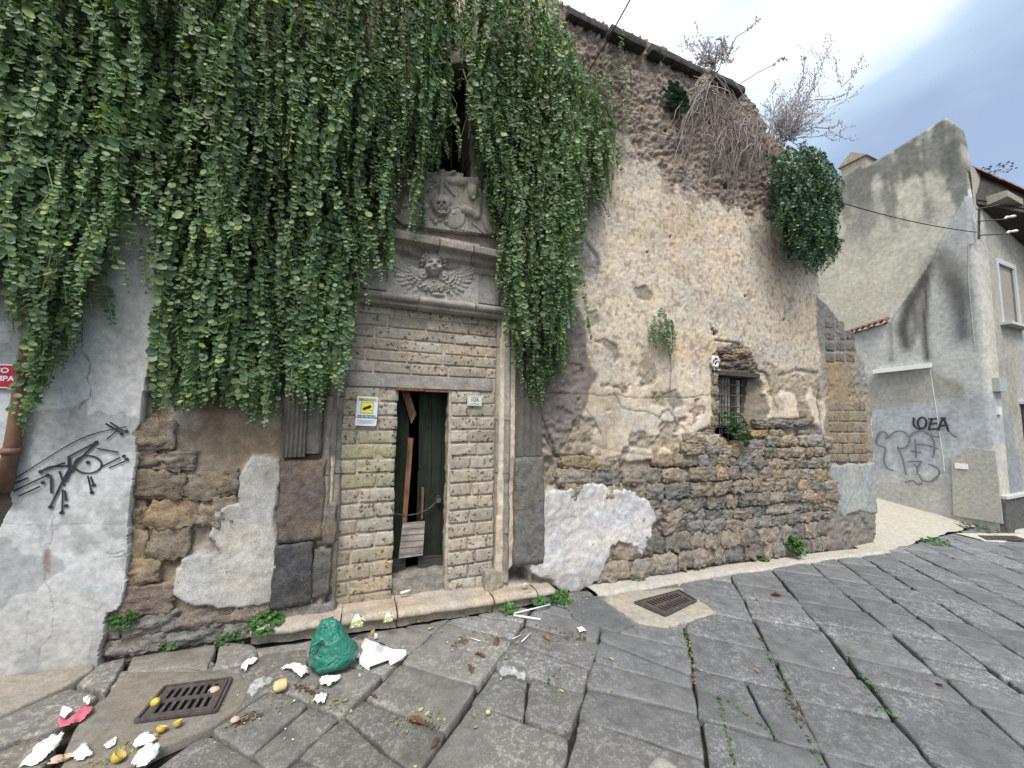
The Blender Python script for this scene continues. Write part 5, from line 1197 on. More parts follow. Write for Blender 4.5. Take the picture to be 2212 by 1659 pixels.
# eaves: timber soffit, gutter board and rows of tiles
EY, EZ = HY-.62, 6.12
RC, RD = onX(2086, 373, 11.35), onX(2212, 428, 12.4); RE = RC+(RD-RC)*2.0; RA = np.array([11.28, HY-.01, 5.95]); RB = RA+(np.array([13.54, HY-.01, 5.5])-RA)*1.8
ev = MB(); ev.prism([RA, RC, RE, RB], (0, 0, .09)); ev.prism([RC+[0,0,.09], RE+[0,0,.09], RE+[0.4,2.2,1.3], RC+[0.4,2.2,1.3]], (0, 0, .05)); ev.build('eaves', M_wdark, house)
ev = MB(); ev.prism([(HX+.50, HY+.02, 5.92), (HX+.50, HY-.34, 5.98), (HX+.50, HY-.34, 6.10), (HX+.50, HY+.02, 6.12)], (.75, 0, 0)); ev.build('bracket_slab', M_concrete, house, color=(.34,.33,.29))
def half_tile(L, r, n=7):
    m = MB(); V = []; F = []
    for j, y_ in enumerate((0, L)):
        for rr_ in (r*(1-.15*j), r*(1-.15*j)-.014):
            for i_ in range(n): a = math.pi*i_/(n-1); V.append((rr_*math.cos(a), y_, rr_*math.sin(a)))
    q = lambda j, k_, i_: (j*2+k_)*n+i_
    for i_ in range(n-1):
        F += [(q(0,0,i_), q(0,0,i_+1), q(1,0,i_+1), q(1,0,i_)), (q(0,1,i_+1), q(0,1,i_), q(1,1,i_), q(1,1,i_+1)), (q(0,0,i_+1), q(0,0,i_), q(0,1,i_), q(0,1,i_+1))]
    m.add(V, F); return m.mesh('roof_tile', True)
ht = half_tile(.42, .095); slp = math.atan2(.5, 1.4)
dr_ = Vector(RE-RC).normalized(); qt_ = dr_.to_track_quat('Y', 'Z')
for k_ in range(16):
    p = Vector(RC+(RE-RC)*(k_+.2)/16)+Vector((random.uniform(-.01, .01), random.uniform(-.01, .01), .06)); o = obj('roof_tile', ht, M_tile, house); o.location = p; o.rotation_mode = 'QUATERNION'; o.rotation_quaternion = qt_; o.scale = (1.1, .9, .9)
# small tiled ledge and the white shelf on the alley side
A, B = onX(1830, 722, HX-.02), onX(1920, 693, HX-.02); ts = half_tile(.22, .085)
for k_ in range(7):
    p = A+(B-A)*(k_+.5)/7; o = obj('ledge_tile', ts, M_tile, house); o.location = Vector((HX-.13, p[1], p[2]-.03)); o.rotation_euler = (.5, 0, -math.pi/2); o.scale = (.75, 1, .75)
A, B = onX(1892, 800, HX), onX(2014, 786, HX); MB().prism([(HX-.14, A[1], A[2]), (HX-.14, B[1], B[2]), (HX+.01, B[1], B[2]+.02), (HX+.01, A[1], A[2]+.02)], (0, 0, -.085)).build('shelf', M_plastic, house)
m = MB(); m.tube([Vector(onX(*q, HX-.012)) for q in ((2008,790),(2014,830),(2022,880),(2030,940),(2038,990),(2040,1018))], .005, 5); m.build('wall_cable', M_plastic, house)
m = MB(); m.tube([Vector(onX(*q, HX-.015)) for q in ((2108,523),(2092,530),(2092,600),(2099,680),(2107,760))], .007, 5); m.build('wall_cable', M_concrete, house, color=(.4,.4,.39))
pp = [Vector(onX(*q, HX-.002)) for q in ((2057,991),(2075,980),(2092,967),(2150,974),(2158,1040),(2168,1131),(2115,1122),(2062,1113))]
MB().prism(pp, (-.045, 0, 0)).build('render_patch', M_concrete, house, color=(.36,.35,.325))
c = onX(2077, 1007, HX-.055); MB().box(c, (.03, .17, .10)).build('cable_box', M_plastic, house)
c = onX(2064, 445, HX+.0)
m = MB(); m.box((HX+.30, HY-.06, 2.35), (.34, .10, .26)); m.build('meter_box', simple('meter_grey', (.36,.39,.37), .5), house)
m = MB(); m.box((HX+.26, HY-.03, 1.86), (.14, .05, .14)); m.build('junction_box', M_plastic, house)
# chimney stub behind the gable and insulators on the corner
m = MB(); c = onX(1846, 372, HX+.3); m.box(c+np.array([.2, 0, 0]), (.5, .5, .5)); m.prism([(c[0]-.1, c[1]-.3, c[2]+.25), (c[0]-.1, c[1]+.3, c[2]+.25), (c[0]-.1, c[1], c[2]+.5)], (.6, 0, 0)); m.build('chimney', M_concrete, house, color=(.36,.33,.28))
ib = obj('insulator_bracket', MB().tube([(HX+.02, HY-.06, 5.15), (HX+.02, HY-.10, 5.75)], .018, 6).mesh('b'), M_iron, house)
for z_, l_ in ((5.20, .34), (5.48, .30), (5.72, .10)):
    MB().tube([(HX-.05, HY-.08, z_), (HX+.1+l_, HY-.30, z_+.03)], .012, 5).build('arm', M_iron, ib)
    if l_ > .2:
        e_ = Vector((HX+.1+l_, HY-.30, z_+.04)); MB().tube([e_, e_+Vector((.02, -.02, .03)), e_+Vector((.05, -.04, .03)), e_+Vector((.10, -.08, .035)), e_+Vector((.13, -.10, .035))], [.018, .028, .018, .028, .012], 8).build('insulator', M_plastic, ib)
_lay[0] = 0
def ph(x, y): _lay[0] += 1; return onX(*px3(x, y), HX-.034-(_lay[0] % 60)*.0002)
g = MB(); NH = Vector((-1, 0, 0))
for pts in ([(825,740),(828,790),(865,815)], [(880+28*math.cos(a), 772+36*math.sin(a)) for a in np.linspace(0, 6.3, 16)], [(975,745),(925,745)], [(945,748),(932,780),(925,816),(978,810)], [(932,780),(975,776)], [(985,820),(1018,748),(1052,825)], [(998,792),(1045,786)], [(1003,740),(1032,742)]):
    ribbon(g, curve_(pts) if len(pts) == 3 else pts, .036, ph, NH)
g.build('spray_letters', M_graf, house)
g = MB()
for pts in ([(640,875),(655,860),(640,835),(605,835),(583,875),(590,915),(640,940),(630,1000),(645,1060),(690,1085)], [(660,868),(700,832),(755,828),(790,862)], [(795,870),(820,840),(870,825),(920,845),(955,890),(960,950),(950,1000)], [(720,930),(745,940),(785,920),(800,880)],
        [(720,930),(750,1000),(775,1110)], [(905,840),(950,858),(992,865)], [(845,910),(910,918),(980,940)], [(833,880),(840,940),(840,1000)], [(805,955),(840,962),(872,965)], [(790,1025),(840,1023),(880,1025)], [(830,1045),(850,1060),(872,1028)], [(848,1060),(849,1085),(848,1110)],
        [(920,1040),(980,1070),(990,1110),(940,1155)], [(860,1110),(885,1150),(935,1155)], [(770,1160),(820,1150),(850,1175),(880,1165)], [(1060,830),(1090,860),(1105,862)]):
    ribbon(g, curve_(pts), .030, ph, NH)
g.build('spray_drawing', M_graf2, house)
tag(MB().tube([S(1780, 425, .0)]+[onX(1796, 431, 7.0)*(1-t)+np.array([HX-.03, HY-.05, 5.28])*t+np.array([0, 0, -.07*4*t*(1-t)]) for t in np.linspace(.02, 1, 22)], .008, 5).build('overhead_cable', M_wire), 'black overhead cable from the far creeper to the corner of the grey house', 'cable')
a, b = Vector(S(1268, 160, .05)), Vector(S(1366, -10, .05)); b2 = Vector(ray(1361, 0))*3.2+Vector(CAM)
tag(MB().tube([a, a.lerp(b2, .5)+Vector((0, 0, -.02)), b2, b2+(b2-a)*.9], .006, 5).build('overhead_cable', M_wire), 'dark cable rising steeply from the creeper edge into the sky', 'cable')

# ------------------------------------------------------------------ creepers: hanging stems with paired round leaves
def leaf_geo(r, n=7, cup=.25, tip=.0):
    V = [(0, 0, -cup*r)]; 
    for i in range(n):
        a = 2*math.pi*i/n; k = 1+tip*(math.cos(a) > .9); V.append((math.cos(a)*r*k, math.sin(a)*r*.86, 0))
    return np.array(V), [(0, 1+i, 1+(i+1) % n) for i in range(n)]
def basis_from(n_, t_):
    n_ = n_/np.linalg.norm(n_); t_ = t_-n_*(t_@n_); t_ = t_/np.linalg.norm(t_); return np.stack([t_, np.cross(n_, t_), n_], 1)
def strand(L, rs, lr=.024, sp=.031, n=7, sway=.05, stem=.0022, curl=0.0, tip=.0):
    V = []; F = []; base = 0; k = max(3, int(L/sp)); ph_ = rs.uniform(0, 6); fx, fy = rs.uniform(.6, 1.6), rs.uniform(.6, 1.6); P = []
    for i in range(k+1):
        t = i*sp; e = min(1, t/.25); P.append(np.array([sway*e*math.sin(ph_+t*fx*3.0)*.6+curl*(t/L)**2*L, -sway*e*(.4+.5*math.sin(ph_*2+t*fy*2.6)), -t]))
    for i in range(k+1):                        # stem, triangular
        for j in range(3): a = 2.1*j; V.append(P[i]+np.array([math.cos(a)*stem, math.sin(a)*stem, 0]))
    for i in range(k):
        for j in range(3): F.append((i*3+j, i*3+(j+1) % 3, (i+1)*3+(j+1) % 3)); F.append((i*3+j, (i+1)*3+(j+1) % 3, (i+1)*3+j))
    LV, LF = leaf_geo(1.0, n, tip=tip)
    for i in range(1, k+1):
        sz = lr*(1.0 if i < k-6 else .45+.09*(k-i))*rs.uniform(.55, 1.18)
        yaw = .5*math.sin(i*.13+ph_)+rs.uniform(-.25, .25)
        for sgn in (-1, 1):
            if rs.random() < .11: continue
            out = np.array([sgn*math.cos(yaw), -math.sin(yaw)*sgn*.8-.25, rs.uniform(-.25, .15)]); nr = np.array([sgn*rs.uniform(-.5, .8), -rs.uniform(.45, 1.0), rs.uniform(-.3, .9)])
            B = basis_from(nr, out); b0 = len(V); c = P[i]+out/np.linalg.norm(out)*sz*.95+np.array([0, -.004, (.3*sgn+rs.uniform(-.25, .25))*sp])
            for v in LV: V.append(c+B@(v*sz))
            F += [tuple(q+b0 for q in f) for f in LF]
    return np.array(V), F
def tris(F): return np.array([f for f in F])
rs = random.Random(21)
LENS = [.25, .4, .55, .7, .85, 1.0, 1.2, 1.4, 1.7]
PROTO = []
for L in LENS:
    for v_ in range(4):
        V, F = strand(L, rs, lr=rs.uniform(.0165, .0255), sp=rs.uniform(.025, .034), sway=rs.uniform(.05, .13)); PROTO.append((L, V, tris(F), mesh_np('strand', V, tris(F))))
CONT = [(-200,660),(0,700),(12,860),(30,945),(50,955),(66,925),(84,865),(96,820),(118,800),(140,765),(165,770),(178,690),(205,640),(222,590),(235,540),(245,455),(262,430),(285,440),(300,505),(322,470),(338,500),(346,520),
        (352,440),(358,560),(352,905),(368,900),(388,890),(414,886),(440,870),(470,885),(500,888),(530,905),(560,925),(578,930),(590,830),(600,715),(612,700),(628,830),(645,880),(660,860),(676,880),(690,915),(712,860),(728,800),(742,690),(752,640),(760,770),(768,640),
        (778,600),(792,585),(802,560),(812,500),(830,610),(842,625),(850,560),(856,500),(866,395),(880,370),(897,400),(901,520),(909,528),(913,395),(930,375),(948,370),(962,340),(975,330),
        (1010,345),(1022,370),(1040,395),(1054,440),(1066,480),(1078,560),(1084,620),(1092,650),(1104,700),(1112,755),(1128,800),(1142,845),(1158,880),(1170,885),(1180,820),(1192,790),(1206,835),(1216,838),(1224,730),(1234,660),(1242,560),(1252,490),(1262,480),(1272,460),(1284,480),(1294,430),(1308,455),(1318,410),(1332,440),(1340,330),(1352,300),(1362,200),(1370,120),(1380,60)]
CXs, CYs = np.array([p[0] for p in CONT]), np.array([p[1] for p in CONT])
TOPC = [(-500,-900),(1190,-60),(1212,25),(1240,90),(1270,140),(1300,110),(1330,70),(1345,55),(1370,150),(1380,150)]
TX, TY = np.array([p[0] for p in TOPC]), np.array([p[1] for p in TOPC])
GAPS = [[(-900,600),(-40,610),(0,655),(24,655),(40,615),(66,660),(96,745),(88,830),(68,950),(60,1010),(-900,1010)], [(966,120),(1008,140),(1020,200),(1022,350),(1018,395),(945,385),(966,330),(976,270),(968,200)], [(1092,480),(1104,470),(1106,600),(1090,590)], [(880,200),(890,150),(897,260),(884,290)]]
def allowed(px, py, off=0.0):
    ok = (py < np.interp(px, CXs, CYs)-off) & (py > np.interp(px, TX, TY)) & (px < 1378)
    for g_ in GAPS: ok &= ~(sdf(px, py, g_) < 0)
    return ok
cre = thing('creeper', 'large dark green creeper with round leaves cascading over the portal and the white wall', 'creeper', (0.3, 3.0, 5.9))
cand = []; tries = 0
while len(cand) < 2150 and tries < 60000:
    tries += 1
    xx = rs.uniform(-3.1, 2.95); z0 = 2.0+5.4*rs.random()**.85
    dd = (.04+.075*max(0, min(z0, 6.4)-2.0)**1.0+rs.uniform(-.10, .07))*(.65 if xx > 1.9 else 1.0)+.17*max(-.6, min(.9, float(fbm(xx*1.5, z0*.9, 0, 911, 2))*1.7)); dd = max(.04, dd)
    if -1.15 > xx: dd += .08
    L = rs.choice(LENS)*rs.uniform(.9, 1.15)
    zz = z0-np.linspace(0, L, 34); P = np.column_stack([np.full(34, xx), np.full(34, D-dd), zz]); a, b = projv(P)
    if b[0] < -420 or a[0] < -260: continue
    ok = allowed(a, b, rs.expovariate(1/45.0))
    if not ok[0]: continue
    if a[0] > 1262 and rs.random() < min(.93, .35+(a[0]-1262)/130): continue
    bad = np.argmax(~ok) if (~ok).any() else 34
    L2 = L*bad/34
    if L2 < .20: continue
    # fringe stems: run right down to the edge of the mass
    cand.append((dd, xx, z0, L2, b[0], bad < 34))
# extra long fringe stems that end exactly at the lower edge
for k_ in range(260):
    px_ = rs.uniform(-40, 1375); cy_ = float(np.interp(px_, CXs, CYs)); dd = rs.uniform(.06, .20)
    if px_ > 1262 and rs.random() < .5: continue
    p = S(px_, cy_, dd); L2 = rs.choice([.7, .85, 1.0, 1.2, 1.4]); z0 = p[2]+L2
    P = np.column_stack([np.full(34, p[0]), np.full(34, D-dd), z0-np.linspace(0, L2, 34)]); a, b = projv(P); ok = allowed(a, b)
    j = 33
    while j > 0 and ok[j-1]: j -= 1
    L3 = L2*(33-j)/33
    if L3 < .2: continue
    cand.append((dd+.0001, p[0], p[2]+L3, L3, b[-1], True))
for (bx_, by_, L_) in ((58,942,1.2),(64,925,1.0),(72,905,1.2),(80,880,1.0),(88,868,1.2),(98,838,1.0),(110,812,.85),(54,900,1.0),(76,860,.85),(94,800,.85),(906,528,.7)):
    p = S(bx_, by_, .10); cand.append((.20, p[0]*(D-.20)/(D-.10), CAM[2]+(p[2]-CAM[2])*(D-.20)/(D-.10)+L_, L_, 0, True))
print('strands', len(cand), tries)
vis = sorted(cand, key=lambda c: -(c[0]+.0)+(.6 if c[4] < -60 else 0)+(.25 if not c[5] else 0)-(.2 if c[0]*10000 % 10 > .5 and c[5] else 0))
front, rest = vis[:292], vis[292:]
SV = []; SF = []; nv = 0
for i_, (dd, xx, z0, L, _, fr_) in enumerate(front+rest):
    isf = i_ < len(front); dd_ = dd-.25 if dd > .25 and fr_ and dd-.25 <= .2 and dd-.25 >= .06 and (dd > .31) and abs((dd-.25)-.13) <= .07 and False else dd
    opts = sorted(PROTO, key=lambda q: abs(q[0]-L)); pr = rs.choice(opts[:4]); s_ = max(.8, min(1.25, L/pr[0])); ry = rs.uniform(-.9, .9)
    loc = np.array([xx, D-min(dd, .50), z0]); sx_ = rs.choice([-1, 1])*rs.uniform(.9, 1.1)
    if isf:
        o = obj('strand', pr[3], M_leaf, cre); o.location = Vector(loc); o.scale = (abs(sx_), 1, s_); o.rotation_euler = (0, rs.gauss(0, .10), ry)
    else:
        c_, n_ = math.cos(ry), math.sin(ry); V = pr[1]*np.array([abs(sx_), 1, s_]); V = np.column_stack([V[:, 0]*c_-V[:, 1]*n_, V[:, 0]*n_+V[:, 1]*c_, V[:, 2]])+loc
        SV.append(V); SF.append(pr[2]+nv); nv += len(V)
fol = obj('foliage', mesh_np('foliage', np.concatenate(SV), np.concatenate(SF)), M_leaf, cre); fol['kind'] = 'stuff'
print('foliage tris', sum(len(f) for f in SF))
sm = MB(); rq = random.Random(77)
for (dd, xx, z0, L, _, fr_) in rq.sample(front+rest, 150):
    q = Vector((xx, D-min(dd, .5)-.035, z0+.1)); sm.tube([q, q+Vector((rq.gauss(0, .05), -.02, -.15)), q+Vector((rq.gauss(0, .09), rq.uniform(-.03, .02), -.32)), q+Vector((rq.gauss(0, .14), rq.uniform(-.02, .03), -rq.uniform(.4, .6)))], .0026, 3, False)
sm.build('bare_stems', simple('green_stem', (.16, .17, .075), .8, .3, 20), cre)['kind'] = 'stuff'
# woody stems showing at the top and between the curtains
m = MB()
for (a, b, c, e) in ((520,-20,470,80),(505,0,540,120),(1000,150,1012,300)):
    p, q = Vector(S(a, b, .35)), Vector(S(c, e, .3)); m.tube([p, p.lerp(q, .5)+Vector((.04, -.05, .03)), q], [.006, .005, .003], 5)
m.build('stem', M_twig, cre)['kind'] = 'stuff'
# ---- creeper hanging from the far end of the ruin
CL = [(1655,330),(1680,322),(1698,305),(1715,316),(1738,296),(1752,312),(1790,330),(1800,352),(1824,360),(1818,392),(1826,420),(1812,440),(1814,478),(1800,500),(1796,548),(1780,540),(1772,580),(1756,556),(1746,585),(1730,548),(1712,556),(1700,512),(1688,500),(1690,462),(1672,440),(1676,410),(1655,380)]
cre2 = thing('creeper', 'smaller dark creeper hanging from the far broken corner of the ruin against the sky', 'creeper', tuple(S(1700, 310)))
SM = []
for L in (.35, .55, .8):
    for v_ in range(3): V, F = strand(L, rs, lr=.024, sp=.034, n=6, sway=.16); SM.append((L, V, tris(F), mesh_np('strand', V, tris(F))))
SV = []; SF = []; nv = 0; cnt = 0; k_ = 0
while cnt < 620 and k_ < 12000:
    k_ += 1; px_, py_ = rs.uniform(1650, 1796), rs.uniform(300, 560)
    if inside(px_, py_, CL) > 0: continue
    dd = rs.uniform(-.35, .45); p = S(px_, py_, dd); pr = rs.choice(SM); P = np.column_stack([np.full(10, p[0]), np.full(10, p[1]), p[2]-np.linspace(0, pr[0], 10)]); a, b = projv(P)
    ins = sdf(a, b, CL)+9*math.sin(px_*.3)+7*math.sin(py_*.17)+rs.uniform(-8, 8) < 1; bad = np.argmax(~ins) if (~ins).any() else 10
    if bad < 4: continue
    s_ = bad/10; cnt += 1
    if cnt <= 90:
        o = obj('strand', pr[3], M_leafd, cre2); o.location = Vector(p); o.scale = (1, 1, max(.5, s_)); o.rotation_euler = (0, 0, rs.uniform(-1, 1))
    else:
        ry = rs.uniform(-1.2, 1.2); c_, n_ = math.cos(ry), math.sin(ry); V = pr[1]*np.array([1, 1, max(.5, s_)]); V = np.column_stack([V[:, 0]*c_-V[:, 1]*n_, V[:, 0]*n_+V[:, 1]*c_, V[:, 2]])+p
        SV.append(V); SF.append(pr[2]+nv); nv += len(V)
fol = obj('foliage', mesh_np('foliage', np.concatenate(SV), np.concatenate(SF)), M_leafd, cre2); fol['kind'] = 'stuff'
# ---- small tuft rooted in the plaster
cre3 = thing('creeper', 'small lone tuft of creeper growing out of the pale plaster left of the barred window', 'creeper', tuple(S(1420, 665)))
TF = [(1408,662),(1432,664),(1450,690),(1462,735),(1446,770),(1432,735),(1424,745),(1408,760),(1394,752),(1396,700)]
for k_ in range(900):
    px_, py_ = rs.uniform(1394, 1460), rs.uniform(660, 730)
    if inside(px_, py_, TF) > 0: continue
    pr = rs.choice(PROTO[:8]); dd = rs.uniform(.02, .14); p = S(px_, py_, dd); ztip = projv(np.array([p-[0, 0, pr[0]]])); s_ = 1.0
    while s_ > .3:
        a, b = projv(np.array([p-[0, 0, pr[0]*s_]]))
        if inside(a[0], b[0], TF) < 2: break
        s_ -= .1
    if s_ <= .3: continue
    o = obj('strand', pr[3], M_leaf, cre3); o.location = Vector(p); o.scale = (.8, .8, s_); o.rotation_euler = (0, 0, rs.uniform(-.8, .8))
    if len(cre3.children) > 26: break
m = MB(); m.tube([S(1428, 665, .03), S(1438, 700, .05), S(1446, 760, .05), S(1450, 800, .03), S(1447, 845, .02)], .004, 4); m.build('stem', M_twig, cre3)
o = obj('strand', PROTO[1][3], M_leafd, cre3); o.location = Vector(S(1447, 740, .05)); o.scale = (.7, .7, 1)
# ---- weeds: rosettes of small leaves
def weed(name, label, c, w, h, n, nrm=(0, 0, 1), lr=.012, mat=None, cat='weed', spread=1.0, seed=0, group=None, root=True):
    rr = random.Random(seed); t = thing(name, label, cat, c, group); V = []; F = []; LV, LF = leaf_geo(1.0, 6, .2); m = MB()
    nr = Vector(nrm).normalized(); a = nr.orthogonal().normalized(); b = nr.cross(a)
    for i in range(n):
        th_ = rr.uniform(0, 6.28); rad = math.sqrt(rr.random()); p = Vector(c)+(a*math.cos(th_)+b*math.sin(th_))*rad*w*.5*spread+nr*(h*(1-rad*.6)*rr.uniform(.3, 1)); 
        if i % 3 == 0: m.tube([Vector(c)+(p-Vector(c))*.05, (Vector(c)+p)/2+nr*h*.15, p], .0012, 3)
        for k_ in range(3):
            out = np.array([rr.uniform(-1, 1), rr.uniform(-1, 1), rr.uniform(-.3, .6)]); n_ = np.array([rr.uniform(-.5, .5), rr.uniform(-.9, .1), rr.uniform(.4, 1.0)]); B = basis_from(n_, out+1e-3); sz = lr*rr.uniform(.6, 1.2)
            b0 = len(V); cc_ = np.array(p)+out*sz*.8
            for v in LV: V.append(cc_+B@(v*sz))
            F += [tuple(q+b0 for q in f) for f in LF]
    obj('leaves', mesh_np('leaves', np.array(V), np.array(F)), mat or M_weed, t)['kind'] = 'stuff'
    m.build('stems', M_weed, t); return t
def gp(px, py, up=.0): q = G(px, py); return (q[0], q[1], gz(q[0])+up)
weed('weed', 'bright green weed clump growing on the left end of the marble step', tuple(S(576, 1345, .06)), .20, .06, 110, (0, -.6, 1), .014, seed=1)
weed('weed', 'low weeds trailing from the dark gap at the left end of the step', gp(500, 1388, .02), .18, .05, 34, (0, -.4, 1), .011, seed=2)
weed('weed', 'small weed at the foot of the wall stones above the left drain', gp(370, 1398, .01), .12, .05, 40, (0, -.4, 1), .010, seed=3)
weed('weed', 'fern-like weed beside the torn edge of the white plaster', tuple(S(268, 1330, .03)), .16, .05, 50, (0, -1, .4), .012, seed=4)
weed('weed', 'weeds sprouting under the right end of the marble step', gp(1212, 1300, .02), .20, .07, 70, (0, -.2, 1), .013, seed=5)
weed('weed', 'weeds below the step beside the white plastic tubes', gp(1098, 1322, .02), .16, .05, 45, (0, -.2, 1), .012, seed=6)
weed('weed', 'tuft of weeds between the marble step and the plastic tube', gp(1170, 1308, .02), .16, .05, 40, (0, -.2, 1), .012, seed=66)
weed('weed', 'dark green weed on the mortar strip right of the white lime patch', gp(1370, 1250, .03), .24, .06, 70, (0, -.2, 1), .015, seed=7)
weed('weed', 'weed at the wall foot below and left of the lone wall weed', gp(1638, 1211, .04), .22, .08, 60, (0, -.4, 1), .018, seed=8)
weed('weed', 'round weed growing out of the stones low on the far wall', tuple(S(1711, 1178, .05)), .24, .14, 70, (0, -1, .4), .022, seed=9)
weed('weed', 'strip of weeds along the alley threshold', gp(2000, 1168, .0), .62, .04, 80, (0, 0, 1), .018, seed=10, spread=1.0)
weed('weed', 'dark moss patch in the pale kerb near the distant drain', gp(2105, 1146, .05), .7, .03, 70, (0, 0, 1), .02, M_leafd, seed=11)
weed('bush', 'dark leafy bush filling the foot of the barred window', tuple(S(1585, 925, .0)), .46, .16, 190, (0, -1, .5), .018, M_leafd, 'bush', seed=12)
weed('plant', 'grey-green leafy plant rooted high on the broken wall', tuple(S(1458, 215, .06)), .34, .10, 60, (0, -1, 0), .04, simple('succulent_leaf', (.10,.17,.11), .6, .3, 8), 'plant', seed=13)
# ---- dry shrubs and roots at the broken edge
def shrub(label, base, tips, seed, n=90, mat=M_shrub, th=.008, spread=.5):
    rr = random.Random(seed); t = thing('dry_shrub', label, 'shrub', base); m = MB(); lf = MB(); B0 = Vector(base)
    def grow(p, d, L, r, lvl):
        pts = [p]; q = p; dd = d.copy()
        for i in range(5): dd = (dd+Vector((rr.gauss(0, .16), rr.gauss(0, .16), rr.gauss(0.04, .14)))).normalized(); q = q+dd*L/5; pts.append(q)
        m.tube(pts, [r*(1-.14*i) for i in range(6)], 3, False)
        for p_ in pts[2:]:
            if rr.random() < .8 and lvl: lf.box(p_+Vector((rr.gauss(0, .012),)*3), (.012, .008, .015))
        if lvl < 2:
            for k_ in range(4): grow(pts[rr.randint(1, 5)], (dd+Vector((rr.gauss(0, .55), rr.gauss(0, .55), rr.gauss(.1, .5)))).normalized(), L*rr.uniform(.35, .6), r*.55, lvl+1)
    for k_ in range(n):
        tp = Vector(rr.choice(tips)); d = (tp-B0); L = d.length*rr.uniform(.30, .72); d = (d.normalized()+Vector((rr.gauss(0, spread*.4), rr.gauss(0, spread*.6), rr.gauss(0, spread*.4)))).normalized()
        grow(B0+Vector((rr.gauss(0, .08), rr.gauss(0, .10), 0)), d, L, th, 0 if rr.random() < .55 else 1)
    m.build('branches', mat, t); lf.build('dead_leaves', mat, t); return t
shrub('pale dry shrub on the coping beside the upper broken slab', S(1540, 152, -.1), [S(1520, 75, .2), S(1555, 80, 0), S(1585, 100, .2), S(1500, 100, 0), S(1530, 90, -.3)], 3, 30, th=.005)
shrub('large dry shrub arching out over the far corner of the ruin into the sky', S(1690, 300, -.1), [S(1735, 130, 0), S(1720, 180, .2), S(1790, 190, .2), S(1840, 200, .1), S(1680, 190, 0), S(1820, 265, .2), S(1760, 220, -.2), S(1800, 240, .1), S(1700, 200, .3)], 5, 50, th=.007)
def longtwig(pts, r, parent=None):
    m = MB(); m.tube([S(*p) for p in pts], [r*(1-.8*i/len(pts)) for i in range(len(pts))], 4)
    lf = random.Random(len(pts))
    P = [Vector(S(*p)) for p in pts]
    for a, b in zip(P[len(P)//2:-1], P[len(P)//2+1:]):
        for j in range(7): m.box(a.lerp(b, j/7)+Vector((lf.gauss(0, .012), lf.gauss(0, .012), lf.gauss(0, .012))), (.02, .012, .026))
    return m
lt = longtwig([(1570,120,0),(1590,80,.05),(1615,65,.08),(1632,50,.1),(1639,34,.1)], .010); tag(lt.build('dry_twig', M_shrub), 'long dry twig curving up from the smaller shrub against the sky', 'twig')
lt = longtwig([(1572,205,.0),(1600,180,.02),(1640,155,.05),(1670,140,.08),(1690,125,.1),(1700,130,.1)], .010); tag(lt.build('dry_twig', M_shrub), 'thin bare twig leaning right above the last coping slab', 'twig')
lt = longtwig([(1690,250,0),(1720,200,.05),(1735,170,.08),(1738,130,.1),(1734,120,.1)], .012); tag(lt.build('dry_twig', M_shrub), 'tall bare twig rising from the middle of the larger shrub', 'twig')
lt = longtwig([(1700,262,0),(1760,215,.05),(1800,214,.08),(1832,200,.1),(1840,178,.1)], .012); tag(lt.build('dry_twig', M_shrub), 'long bare twig of the larger shrub reaching furthest right', 'twig')
lt = longtwig([(1720,290,0),(1760,275,.05),(1790,277,.08),(1810,270,.1),(1817,258,.1)], .012); tag(lt.build('dry_twig', M_shrub), 'low bare twig of the larger shrub above the far creeper', 'twig')
rt = thing('root_tangle', 'tangle of pale dead roots and stems hanging down the wall under the larger shrub', 'roots', tuple(S(1600, 250, .1))); rr = random.Random(9)
for k_ in range(170):
    if k_ < 60: a, b = rr.uniform(1500, 1560), rr.uniform(160, 215); ex_, ey_ = rr.uniform(-70, 110), rr.uniform(60, 190)
    elif k_ < 130: a, b = rr.uniform(1555, 1665), rr.uniform(240, 320); ex_, ey_ = rr.uniform(-40, 30), rr.uniform(60, 130)
    else: a, b = rr.uniform(1500, 1650), rr.uniform(220, 300); ex_, ey_ = rr.uniform(-60, 60), rr.uniform(50, 130)
    dd = rr.uniform(.03, .22); n_ = 9; pts = []
    for j in range(n_):
        t_ = j/(n_-1); pts.append(S(a+ex_*t_**.7+rr.gauss(0, 3), b+ey_*t_**1.3+rr.gauss(0, 2), dd*(1-t_*.5)+.05*math.sin(t_*3.1)))
    MB().tube(pts, [rr.uniform(.003, .0075)*(1-.6*j/n_) for j in range(n_)], 4, False).build('root', M_root if rr.random() < .7 else M_twig, rt, True)
tag(MB().tube([S(1355, 250, .05), S(1385, 268, .06), S(1415, 283, .05), S(1440, 292, .04), S(1475, 318, .02)], .006, 4).build('bare_vine', M_twig), 'thin bare vine stem running down the wall right of the large creeper', 'vine')
for (a, b, s_, n_) in ((1180, 20, .5, 30), (1260, 60, .4, 14)):
    pass
weed('roof_weed', 'dry reddish weeds growing on the tiled eaves of the grey house', tuple(RC+(RD-RC)*.45+np.array([0, 0, .15])), .7, .28, 60, (0, 0, 1), .02, simple('dry_weed', (.22,.16,.12), .9, .4, 8), 'weed', seed=15)

